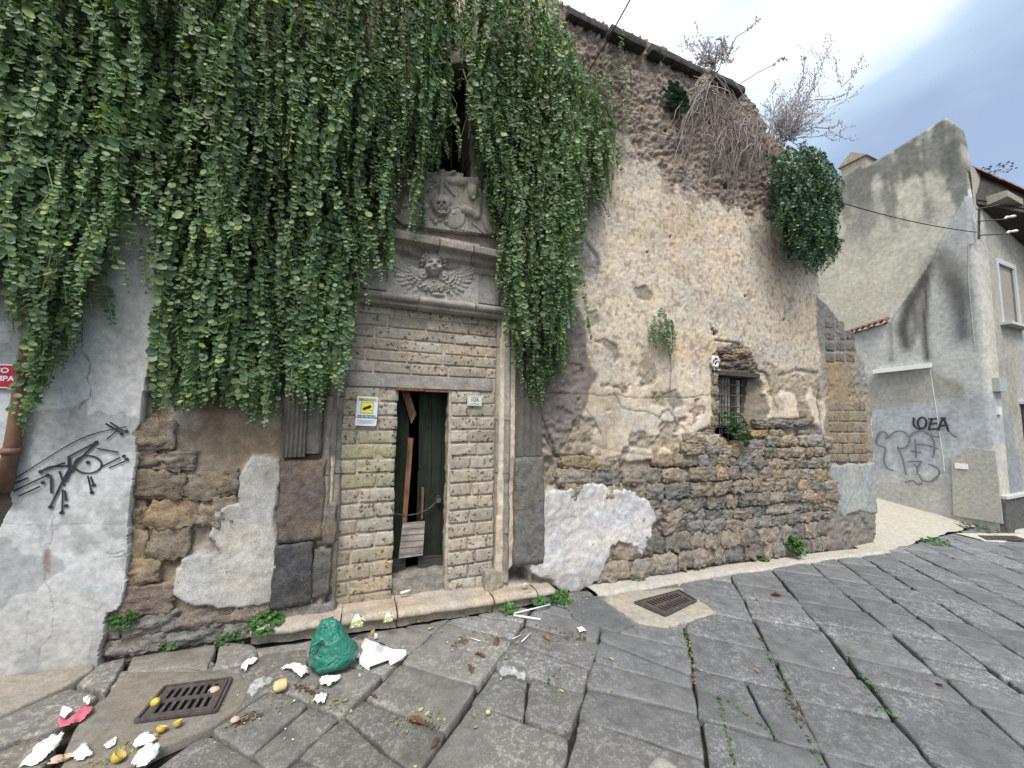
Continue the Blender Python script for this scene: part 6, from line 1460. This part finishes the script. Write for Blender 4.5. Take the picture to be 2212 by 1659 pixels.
# ------------------------------------------------------------------ litter on the street
def place_at(px, py, up=0.0): q = G(px, py, up); return Vector((q[0], q[1], gz(q[0])+up))
def sheet(name, label, cat, outline_px, hgt, mat, seed, crumple=.012, group=None, n=9, lift=.012):
    # crumpled thin sheet lying on the paving: outline traced on the street, surface folded, with thickness
    rr = random.Random(seed); P = np.array([G(*p)[:2] for p in outline_px]); c = P.mean(0); mn, mx_ = P.min(0), P.max(0)
    gx, gy = np.linspace(mn[0], mx_[0], n*2+1), np.linspace(mn[1], mx_[1], n*2+1); X, Y = np.meshgrid(gx, gy); ins = sdf(X.ravel(), Y.ravel(), P); sz = max(mx_-mn)
    r_ = np.hypot(X.ravel()-c[0], Y.ravel()-c[1])/sz
    Z = lift+hgt*np.clip(1-r_*1.5, 0, 1)+np.abs(fbm(X.ravel()/sz*4, Y.ravel()/sz*4, seed, seed, 3))*crumple*2.4+np.abs((X.ravel()/sz*3+seed) % 1-.5)*crumple
    V = np.column_stack([X.ravel(), Y.ravel(), gzv(X.ravel())+Z]); i = np.arange(V.shape[0]).reshape(X.shape); F = np.stack([i[:-1, :-1], i[:-1, 1:], i[1:, 1:], i[1:, :-1]], -1).reshape(-1, 4)
    F = F[ins[F].mean(1) < sz*.02]
    if len(F) < 2: return None
    o = obj(name, mesh_np(name, V, F, smooth=False), mat); md = o.modifiers.new('t', 'SOLIDIFY'); md.thickness = .0012; md.offset = 1; return tag(o, label, cat, group)
def blobm(c, r, n=6, seed=0, amp=.1, rnd=.9, name='b'): return rock(name, r, n, rnd, amp, 2.0, seed)
# green bag
def bag():
    c = place_at(712, 1452, .0); c0 = G(712, 1446); t = thing('plastic_bag', 'knotted green plastic bag of rubbish standing before the marble step', 'bag', (c0[0], c0[1], gz(c0[0])))
    prof = [(0,.02),(.06,.0),(.105,.010),(.130,.035),(.138,.07),(.132,.11),(.115,.15),(.092,.19),(.070,.225),(.052,.258),(.042,.285),(.030,.300),(.012,.302)]
    V = []; F = []; k = 48
    for j, (r_, z_) in enumerate(prof):
        for i in range(k):
            a = 2*math.pi*i/k; cr = .007*abs(math.sin(a*3.5+z_*14))*(.5+z_*3)-.010*abs(math.sin(a*2+1.5-z_*22))+.022*float(fbm(math.cos(a)*2.2, math.sin(a)*2.2, z_*16, 9, 3))*(1 if r_ > .02 else 0)+.006*math.sin(a*13+z_*30)*(z_ > .12)
            rr_ = r_*(1+.12*math.cos(a-.6))+cr*(r_ > .01); V.append((c0[0]+rr_*math.cos(a)-.12*max(0, z_-.1)*1.0, c0[1]+rr_*.80*math.sin(a), gz(c0[0])+.012+z_*.95+.012*math.sin(a*3+z_*25)*(z_ > .02)*(z_ < .2)))
    n = len(prof)
    for j in range(n-1):
        for i in range(k): F.append((j*k+i, j*k+(i+1) % k, (j+1)*k+(i+1) % k, (j+1)*k+i))
    F.append(tuple(range(k))[::-1]); F.append(tuple((n-1)*k+i for i in range(k)))
    obj('bag_body', mesh_np('bag_body', V, F), M_bag, t)
    p = Vector((c0[0]-.055, c0[1]-.06, gz(c0[0])+.205)); m = MB()
    m.tube([p, p+Vector((-.03, -.02, -.02)), p+Vector((-.06, -.02, -.045))], [.008, .011, .004], 6); m.tube([p+Vector((.01, 0, 0)), p+Vector((-.015, -.025, .012)), p+Vector((-.055, -.03, -.005))], [.006, .010, .003], 6); m.build('bag_handles', M_bag, t, True)
bag()
# torn white carton
def zc(zx, zy): return 493.8+zx*.1984, 1289.2+zy*.1984
t = thing('torn_carton', 'torn white cardboard box lid lying beside the green bag, with small print', 'carton', tuple(place_at(825, 1425)))
g0 = place_at(*zc(1560, 760)); 
def K(zx, zy, up): p = G(*zc(zx, zy)); return Vector((p[0], p[1], gz(p[0])+up))
top = [K(1530,530,.034), K(1580,545,.034), K(1780,620,.030), K(1930,620,.026), K(1935,670,.024), K(1850,740,.026), K(1740,735,.028), K(1530,810,.026), K(1420,725,.028), K(1460,640,.032)]
m = MB(); cen = sum(top, Vector())/len(top); m.add([cen+Vector((0, 0, .004))]+top, [(0, 1+i, 1+(i+1) % len(top)) for i in range(len(top))]); o = m.build('carton_panel', M_paper, t); md = o.modifiers.new('t', 'SOLIDIFY'); md.thickness = .002
for q_ in ([top[7], top[8], K(1425,745,.004), K(1530,815,.004)], [top[3], top[4], K(1890,705,.008), K(1760,760,.006), top[6], top[5]], [top[0], top[9], K(1440,560,.010), K(1490,470,.012)]):
    m = MB(); m.add(q_, [tuple(range(len(q_)))]); o = m.build('carton_flap', M_paper, t); md = o.modifiers.new('t', 'SOLIDIFY'); md.thickness = .002
m = MB()
def onp(u, v): return top[1].lerp(top[7], v).lerp(top[2].lerp(top[6], v), u)+Vector((0, 0, .0105))
for j in range(7): a, b = onp(.15, .12+j*.055), onp(.15+.5*random.uniform(.6, 1), .12+j*.055); d_ = (onp(.15, .14+j*.055)-a)*.6; m.add([a, b, b+d_, a+d_], [(0,1,2,3)])
m.build('small_print', M_graf2, t); m = MB(); a, b = onp(.30, -.02), onp(.62, -.02); d_ = onp(.30, .06)-a; m.add([a, b, b+d_, a+d_], [(0,1,2,3)]); m.build('printed_stamp', M_text, t)
# lemons
def lemon(px, py, label, half=False, r=.030, seed=0, tilt=(0, 0, 0), wh=(1, 1, 1)):
    c = place_at(px, py, .0); nm = 'lemon_half' if half else 'lemon'; t = thing(nm, label, 'lemon', tuple(c)); V = []; F = []; k = 18; n = 10
    rot = Matrix.Rotation(tilt[2], 3, 'Z') @ Matrix.Rotation(tilt[0], 3, 'X') @ Matrix.Rotation(tilt[1], 3, 'Y')
    for j in range(n+1):
        a = math.pi*(j/n)*(.5 if half else 1.0); rr_ = r*math.sin(a) if not half else r*math.sin(a+.0001); zz = -r*1.25*math.cos(a)*(1+.12*(j == 0 or (j == n and not half)))
        for i in range(k): w_ = 2*math.pi*i/k; V.append(rot @ Vector((rr_*math.cos(w_), rr_*math.sin(w_), zz)))
    mz = min(v[2] for v in V); V = [c+v+Vector((0, 0, -mz+.016)) for v in V]
    for j in range(n):
        for i in range(k): F.append((j*k+i, j*k+(i+1) % k, (j+1)*k+(i+1) % k, (j+1)*k+i))
    obj('skin', mesh_np('skin', V, F), M_lemon, t)
    if half:
        cc = sum(V[-k:], Vector())/k; dn = (rot @ Vector((0, 0, 1))); m = MB(); m.add([cc-dn*.008]+[cc+(v-cc)*.62-dn*.004 for v in V[-k:]]+[v+dn*.0005 for v in V[-k:]], [(0, 1+i, 1+(i+1) % k) for i in range(k)]+[(1+i, k+1+i, k+1+(i+1) % k, 1+(i+1) % k) for i in range(k)])
        m.build('pith', M_pulp, t, True)
lemon(334, 1533, 'whole yellow lemon resting on the left corner of the large drain cover', r=.020, tilt=(1.2, 0, .8))
lemon(258, 1652, 'half squeezed lemon with open cut side near the bottom edge', True, .026, tilt=(.2, .7, .5))
lemon(349, 1589, 'flattened squeezed lemon half facing up, left of the pair below the drain', True, .021, tilt=(-.4, .3, 0))
lemon(382, 1577, 'squeezed lemon half with brown centre, right of the pair below the drain', True, .019, tilt=(-.3, -.2, 0))
# crumpled tissues and papers
TS = [([(522,1445),(530,1435),(546,1429),(556,1431),(548,1440),(536,1446),(530,1458),(521,1453)], 'small crumpled white tissue on the paving left of the bread roll', .012),
      ([(606,1452),(615,1448),(638,1442),(660,1450),(666,1461),(650,1471),(636,1462),(618,1456)], 'dirty cream crumpled tissue between the bread roll and the green bag', .02),
      ([(690,1478),(700,1467),(718,1471),(736,1472),(722,1484),(710,1490),(692,1488)], 'white crumpled tissue just below the green bag', .02),
      ([(676,1521),(692,1506),(706,1508),(700,1525),(688,1529)], 'small white paper scrap among yellow leaves in a paving joint', .01),
      ([(66,1650),(88,1618),(112,1602),(132,1600),(130,1614),(114,1640),(78,1662),(40,1672)], 'long white crumpled tissue in the lower left corner', .03),
      ([(152,1652),(172,1626),(182,1612),(186,1634),(198,1644),(170,1656)], 'pale blue-white tissue right of the two broken egg shells', .022),
      ([(286,1621),(304,1598),(318,1592),(322,1604),(340,1608),(318,1618),(296,1626)], 'white crumpled tissue touching the left squeezed lemon half', .022),
      ([(282,1664),(300,1636),(320,1620),(342,1630),(336,1652),(318,1668),(296,1676)], 'largest white crumpled tissue at the bottom edge right of the cut lemon', .03),
      ([(222,1626),(238,1612),(250,1606),(248,1618),(234,1627)], 'little white tissue scrap between the cut lemon and the egg shells', .01),
      ([(1246,1360),(1258,1358),(1266,1366),(1252,1370)], 'tiny white paper scrap on the paving in front of the wall drain', .004)]
for i_, (pl_, lb, h_) in enumerate(TS):
    o = sheet('tissue', lb, 'tissue', pl_, h_, M_tissue, 400+i_, crumple=.010 if i_ < 9 else .004, n=8)
sheet('clear_film', 'scrap of clear plastic film left of the bread roll', 'film', [(532,1505),(550,1482),(572,1477),(590,1476),(580,1490),(560,1500),(545,1512)], .02, M_clear, 430, .014)
sheet('clear_film', 'crushed clear plastic cup film lying on the dark paving in the centre', 'film', [(1078,1462),(1090,1447),(1104,1456),(1118,1464),(1136,1470),(1132,1480),(1108,1474),(1084,1470)], .03, M_clear, 431, .012)
def lump(name, label, cat, px, py, size, mat, seed, rot=0, up=.012, rnd=.5, amp=.08):
    o = obj(name, rock(name, size, 7, rnd, amp, 2, seed), mat); o.location = place_at(px, py, size[2]/2+up); o.rotation_euler = (0, 0, rot); return tag(o, label, cat)
lump('bread_roll', 'cream bread roll left on the paving below the step', 'bread', 606, 1480, (.068, .062, .046), M_bread, 440, .2, .010, .7)
for (a, b, lb, s_, sd) in ((121,1644,'left of two broken brown egg shell pieces near the bottom edge',.026,1),(140,1641,'right of two broken brown egg shell pieces near the bottom edge',.026,2),(462,1494,'broken egg shell lying on the large drain cover',.030,3),(330,1594,'pink egg shell fragment against the left squeezed lemon half',.018,4),(508,1556,'small cracked egg shell in the dark joint right of the drain',.022,5)):
    c = place_at(a, b, .018); V = []; F = []; rr = random.Random(sd); k = 12
    for j in range(5):
        for i in range(k):
            w_ = 2*math.pi*i/k; ph_ = .15+j*.32*(1+.12*rr.uniform(-1, 1)); V.append(c+Vector((s_*math.sin(ph_)*math.cos(w_), s_*.8*math.sin(ph_)*math.sin(w_), (s_*.8*math.cos(ph_) if sd % 2 else -s_*.6*math.cos(ph_)+s_*.6)+rr.uniform(-.001, .001))))
    for j in range(4):
        for i in range(k):
            if rr.random() < .12 and j > 1: continue
            F.append((j*k+i, j*k+(i+1) % k, (j+1)*k+(i+1) % k, (j+1)*k+i))
    F.append(tuple(range(k))); o = obj('egg_shell', mesh_np('egg_shell', V, F, smooth=False), M_shell); tag(o, lb, 'egg shell')
# pink and white wrapper
t = thing('snack_wrapper', 'crumpled pink and white wrapper left of the large drain', 'wrapper', tuple(place_at(160, 1560)))
o = sheet('wrapper_film', None, None, [(127,1568),(132,1574),(158,1562),(172,1546),(182,1534),(196,1540),(197,1550),(178,1566),(150,1580),(134,1585),(126,1582)], .018, M_pink, 450, .014); o.parent = t; o.matrix_parent_inverse = Matrix.Translation(-t.location)
o = sheet('wrapper_inside', None, None, [(130,1560),(137,1540),(146,1548),(153,1556),(140,1566),(131,1572)], .022, M_paper, 451, .012, lift=.022); o.parent = t; o.matrix_parent_inverse = Matrix.Translation(-t.location)
o = sheet('wrapper_inside', None, None, [(176,1534),(186,1525),(194,1532),(190,1540),(180,1542)], .040, M_paper, 452, .010, lift=.026); o.parent = t; o.matrix_parent_inverse = Matrix.Translation(-t.location)
# small crushed juice cartons on the step
for (a, b, lb, sc_, sd) in ((770,1352,'crushed green and white juice carton lying on the marble step',1.0,1),(838,1341,'small open green and white carton on the step by the doorway',.75,2)):
    c = S(a, b, .0); zt_ = gz(c[0])+.112; q = CAM+ray(a, b)*((zt_-CAM[2])/ray(a, b)[2]); t = thing('juice_carton', lb, 'carton', (q[0], q[1], zt_)); rr = random.Random(sd)
    def cf(dx, dy, dz): return Vector((q[0]+dx*sc_, q[1]+dy*sc_, zt_+dz*sc_))
    m = MB(); base = [cf(-.045,-.02,0), cf(.04,-.03,.004), cf(.05,.03,.0), cf(-.03,.03,.006)]; tp = [cf(-.035,-.01,.03), cf(.03,-.012,.045), cf(.035,.02,.05), cf(-.02,.02,.028)]
    m.add(base+tp, [(0,1,5,4),(1,2,6,5),(2,3,7,6),(3,0,4,7),(0,3,2,1)]); m.build('carton_body', M_carton, t)
    m = MB(); m.add([tp[0], tp[1], cf(.01,.0,.075), cf(-.012,.002,.07)], [(0,1,2,3)]); m.add([tp[2], tp[3], cf(-.012,.004,.07), cf(.01,.004,.075)], [(0,1,2,3)]); m.add([tp[1], tp[2], cf(.06,.0,.02)], [(0,1,2)]); o = m.build('carton_top', M_paper, t); md = o.modifiers.new('t', 'SOLIDIFY'); md.thickness = .0015
    for k_ in range(4): o = obj('label_spot', rock('label_spot', (.014*sc_, .004, .014*sc_), 3, .9, .02, 2, k_), M_paper, t); o.location = cf(-.025+.02*k_, -.030+.003*k_, .012+.010*(k_ % 2)); o.matrix_parent_inverse = Matrix.Translation(-t.location)
# plastic tubes, straws, cigarette ends
def stick(name, label, cat, pts, r, mat=M_plastic, up=.014, k=6):
    m = MB(); m.tube([place_at(*p[:2], up+(p[2] if len(p) > 2 else 0)) for p in pts], r, k); o = m.build(name, mat, None, True); return tag(o, label, cat)
stick('plastic_tube', 'upper of two long white plastic tubes meeting in a V below the step', 'tube', [(1110,1325,.01),(1188,1306,.02)], .006); stick('plastic_tube', 'lower of two long white plastic tubes meeting in a V below the step', 'tube', [(1109,1329,.004),(1168,1338,.0)], .009)
stick('straw', 'short white straw lying left of the brown leaf in the centre', 'straw', [(1017,1378),(1038,1385)], .0035); stick('straw', 'left of two clear straws lying side by side on the paving', 'straw', [(1107,1380),(1126,1371)], .003); stick('straw', 'right of two clear straws, pointing at the wall drain', 'straw', [(1127,1386),(1146,1368)], .0045)
q = CAM+ray(872, 1280)*((gz(.4)+.15-CAM[2])/ray(872, 1280)[2])
o = MB().tube([Vector(S(865, 1281, -.045)), Vector(S(886, 1275, -.05))], .010, 8).build('plastic_tube', M_plastic, None, True); tag(o, 'short white tube lying on the threshold inside the doorway', 'tube')
m = MB(); c = Vector(S(1117, 1303, .09)); m.tube([c+Vector((.022*math.cos(a), 0, .026*math.sin(a))) for a in np.linspace(0, 6.28, 17)], .0012, 4, False); m.tube([c+Vector((.020*math.cos(a), -.03, -.018+.022*math.sin(a))) for a in np.linspace(0, 6.28, 17)], .0012, 4, False)
tag(m.build('plastic_cup', M_plastic), 'thin rim of a crushed clear plastic cup against the right end of the step', 'cup')
# snail shell, small wooden block and bottle top
c = Vector(S(1133, 1266, .10)); m = MB(); pts = []; rr_ = []
for i in range(30): a = i*.55; r_ = .022*math.exp(-i*.085); pts.append(c+Vector((r_*math.cos(a), -.010*i/30, r_*math.sin(a)))); rr_.append(r_*.55+.001)
m.tube(pts, rr_, 8); tag(m.build('snail_shell', simple('snail_shell', (.5,.45,.38), .5, .2, 60), None, True), 'spiral snail shell on the step in front of the dark wall niche', 'shell')
c = S(1134, 1279, .13); o = obj('wood_block', rock('wood_block', (.10, .03, .022), 5, .08, .05, 2, 5), simple('pale_wood', (.40,.31,.20), .8, .2, 20)); o.location = Vector((c[0], c[1], c[2])); o.rotation_euler = (0, -.08, -.1); tag(o, 'small pale block of wood lying on the right end of the step', 'block')
lump('stopper', 'small clear and white bottle stopper behind the torn white carton', 'stopper', 812, 1374, (.022, .022, .030), M_plastic, 9, 0); lump('paper_ball', 'small white paper ball left of the torn carton', 'paper', 773, 1417, (.028, .024, .022), M_tissue, 10, 0, amp=.2)
lump('peel', 'yellow fruit peel scrap left of the torn white carton', 'peel', 789, 1386, (.026, .016, .012), M_pulp, 11); lump('paper_scrap', 'folded yellow and white paper scrap standing behind the torn carton', 'paper', 805, 1366, (.028, .006, .03), M_pulp, 12, .6, rnd=.1)
lump('stone_fragment', 'pale rounded stone fragment at the bottom edge of the street', 'stone', 1432, 1672, (.15, .12, .03), M_concrete, 13, .3).color = (.30, .30, .29, 1)
lump('pebble', 'small tan pebble in the joint near the centre bottom', 'pebble', 1054, 1538, (.022, .018, .016), M_bread, 14)
# white broken ring by the window head
c = Vector(S(1543, 781, .03)); t = thing('broken_light_ring', 'broken white plastic light ring fixed at the upper left of the barred window', 'fixture', tuple(c)); m = MB()
m.tube([c+Vector((.052*math.cos(a), -.01-.01*math.sin(3*a), .060*math.sin(a))) for a in np.linspace(0, 6.28, 21)], [.016+.007*math.sin(2.5*i) for i in range(21)], 7, False); m.build('ring', M_plastic, t, True)
m = MB()
for a in (.4, 2.2, 3.9): m.tube([c+Vector((0, -.015, 0)), c+Vector((.05*math.cos(a), -.015, .055*math.sin(a)))], .006, 5)
m.tube([c+Vector((-.01, 0, -.05)), c+Vector((.0, 0, -.11))], [.02, .004], 6); m.build('spoke', M_plastic, t)
MB().tube([c+Vector((0, .01, 0)), c+Vector((0, -.004, 0))], .045, 12).build('socket', M_dark, t)
# scattered fallen leaves: larger ones singly, chaff as one litter sheet
LV, LF = leaf_geo(1.0, 8, .2, .35)
lm = mesh_np('fallen_leaf', LV, np.array(LF)); LC = {'y': (.34,.33,.13), 'g': (.20,.25,.09), 'b': (.14,.065,.04), 'o': (.34,.15,.07)}
big = [(1340//3+737.3-0, 0)]
def z8(x, y): return 737.3+x/3, 1106+y/3
BL = [(1330,805,'o',.045,'large curled orange-brown leaf lying above the centre joint'),(1005,845,'b',.050,'dark brown curled leaf in a joint left of the orange leaf'),(610,1495,'b',.036,'dark red-brown leaf alone on a slab near the bottom'),(900,925,'b',.040,'brown leaf on the joint below the clear straws'),
      (840,1020,'b',.040,'brown leaf standing in the joint left of the clear film'),(480,1350,'b',.050,'dark wet leaf in the hollow joint left of centre'),(1700,730,'o',.022,'small red leaf fragment near the wall drain'),(215,1195,'b',.026,'small brown leaf on the slab below the torn carton')]
def leafobj(px, py, kind, s_, label, group=None, up=.012):
    o = bpy.data.objects.new('fallen_leaf', lm if kind in 'yg' else lm2); COL.objects.link(o); o.location = place_at(px, py, up); k = random.uniform(.8, 1.2); o.scale = (s_, s_*.8, s_*.9); o.rotation_euler = (random.uniform(-.4, .4), random.uniform(-.4, .4), random.uniform(0, 6.28)); o.color = tuple(v*k for v in LC[kind])+(1,); tag(o, label, 'leaf', group); return o
lm.materials.append(M_oldleaf)
_o = [(-1,0),(-.7,.28),(-.35,.46),(-.1,.36),(.15,.50),(.45,.34),(.7,.30),(1.05,0),(.72,-.22),(.4,-.42),(.1,-.30),(-.2,-.48),(-.6,-.30)]
_v = [(0, 0, -.12)]+[(x_, y_, .38*abs(y_)+.22*math.sin(x_*2.6+.5)) for x_, y_ in _o]; lm2 = mesh_np('dead_leaf', np.array(_v), [(0, 1+i_, 1+(i_+1) % len(_o)) for i_ in range(len(_o))], smooth=False); lm2.materials.append(M_oldleaf)
for (x, y, k_, s_, lb) in BL: leafobj(*z8(x, y), k_, s_, lb)
leafobj(1474.7+1660/3, 1106+1118/3, 'b', .03, 'single dark red leaf scrap on the far right slabs'); leafobj(1474.7+480/3, 1106+1025/3, 'o', .02, 'small tan leaf near the large joint right of centre'); leafobj(1474.7+590/3, 1106+540/3, 'b', .07, 'large curled dry brown leaf on the slabs right of the wall drain')
rr = random.Random(31)
YL = [(655,775),(780,805),(770,820),(855,770),(575,760),(590,750),(405,880),(945,990),(855,995),(1065,940),(1395,1075),(935,1095),(510,1275),(350,1325),(570,1315),(560,1300),(430,1420),(865,1395),(480,1645),(305,1095),(120,1055),(1630,915),(1700,935),(1755,945),(1425,1160),(1410,1165),(1140,850),(1340,880),(20,1220),(60,1290),(860,1310),(1730,520),(2125,735),(1755,1150)]
for (x, y) in YL: leafobj(*z8(x+rr.uniform(-6, 6), y+rr.uniform(-6, 6)), 'g' if rr.random() < .55 else 'y', rr.uniform(.009, .014), 'small yellow-green fallen leaf lying flat on the grey paving', 'small yellow-green leaves scattered on the paving')
def scatter(name, areas, mat, szr, seed, up=.008, label='', cat=''):
    rr = random.Random(seed); V = []; F = []
    for (x0, y0, x1, y1, n, sp) in areas:
        for i in range(n):
            t_ = rr.random(); q = place_at(x0+(x1-x0)*t_+rr.gauss(0, sp), y0+(y1-y0)*t_+rr.gauss(0, sp*.45), up+rr.uniform(0, .006)); s_ = rr.uniform(*szr); B = basis_from(np.array([rr.gauss(0, .5), rr.gauss(0, .5), 1.0]), np.array([rr.gauss(0, 1), rr.gauss(0, 1), 0.01])); b0 = len(V)
            for v in LV: V.append(np.array(q)+B@(v*s_))
            F += [tuple(k+b0 for k in f) for f in LF]
    o = obj(name, mesh_np(name, np.array(V), np.array(F)), mat); return tag(o, label, cat, None, 'stuff')
M_chy = leafmat('chaff_green', (.13,.14,.045), (.30,.29,.09), .1, .7); M_chb = leafmat('chaff_brown', (.07,.045,.03), (.20,.13,.07), .1, .8); M_chw = leafmat('lime_chips', (.5,.49,.47), (.62,.6,.58), .02, .8)
scatter('leaf_litter', [(690,1512,740,1525,34,16),(500,1550,620,1525,22,10),(860,1345,1090,1318,50,8),(1480,1352,1495,1420,24,5),(1475,1345,1540,1340,12,5),(230,1640,300,1600,60,16),(180,1650,260,1640,50,10),(600,1520,700,1510,30,6),(860,1560,960,1545,40,10),(1628,1278,1640,1310,30,4),(1525,1283,1535,1300,12,3),(1180,1390,1210,1370,20,8),(1250,1395,1262,1372,20,4),(760,1380,830,1420,30,20)], M_chy, (.003, .008), 51, label='yellow-green leaf litter caught in the paving joints', cat='leaves')
scatter('dry_litter', [(880,1550,940,1570,40,6),(500,1570,560,1540,50,8),(700,1400,800,1440,60,18),(640,1480,700,1500,50,10),(980,1395,1010,1380,30,5),(1160,1360,1260,1375,60,14),(300,1600,340,1590,40,14),(1490,1400,1500,1480,40,3),(1700,1500,1740,1560,30,3)], M_chb, (.004, .010), 52, up=.004, label='dark dry leaf crumbs gathered in hollows of the paving', cat='leaves')
scatter('lime_chips', [(1190,1290,1330,1280,70,16),(1230,1310,1290,1300,40,18),(1310,1270,1440,1255,40,6),(560,1330,700,1320,10,4),(900,1400,1200,1450,26,60),(420,1520,700,1600,20,60),(1500,1300,2100,1500,24,60)], M_chw, (.002, .006), 53, up=.012, label='white lime crumbs and specks scattered on the paving', cat='crumbs')
# green tufts living in the wider joints, between the slabs
V = []; F = []; rr = random.Random(61)
for (ax, ay, bx, by, n) in ((1640,1375,1690,1475,70),(1690,1475,1712,1510,20),(1860,1455,1905,1500,60),(1550,1505,1590,1659,110),(1700,1520,1775,1650,40),(1890,1520,1945,1555,25),(1830,1400,1905,1555,20),(1170,1488,1215,1442,40),(1565,1510,1690,1600,30),(1480,1360,1500,1440,30)):
    for i in range(n):
        t_ = rr.random(); q = place_at(ax+(bx-ax)*t_+rr.gauss(0, 2), ay+(by-ay)*t_, rr.uniform(-.012, .006)); s_ = rr.uniform(.005, .011); B = basis_from(np.array([rr.gauss(0, .6), rr.gauss(0, .6), 1.0]), np.array([rr.gauss(0, 1), rr.gauss(0, 1), 0.01])); b0 = len(V)
        for v in LV: V.append(np.array(q)+B@(v*s_))
        F += [tuple(k+b0 for k in f) for f in LF]
tag(obj('joint_moss', mesh_np('joint_moss', np.array(V), np.array(F)), M_weed), 'green moss and tiny weeds growing along the paving joints', 'moss', None, 'stuff')
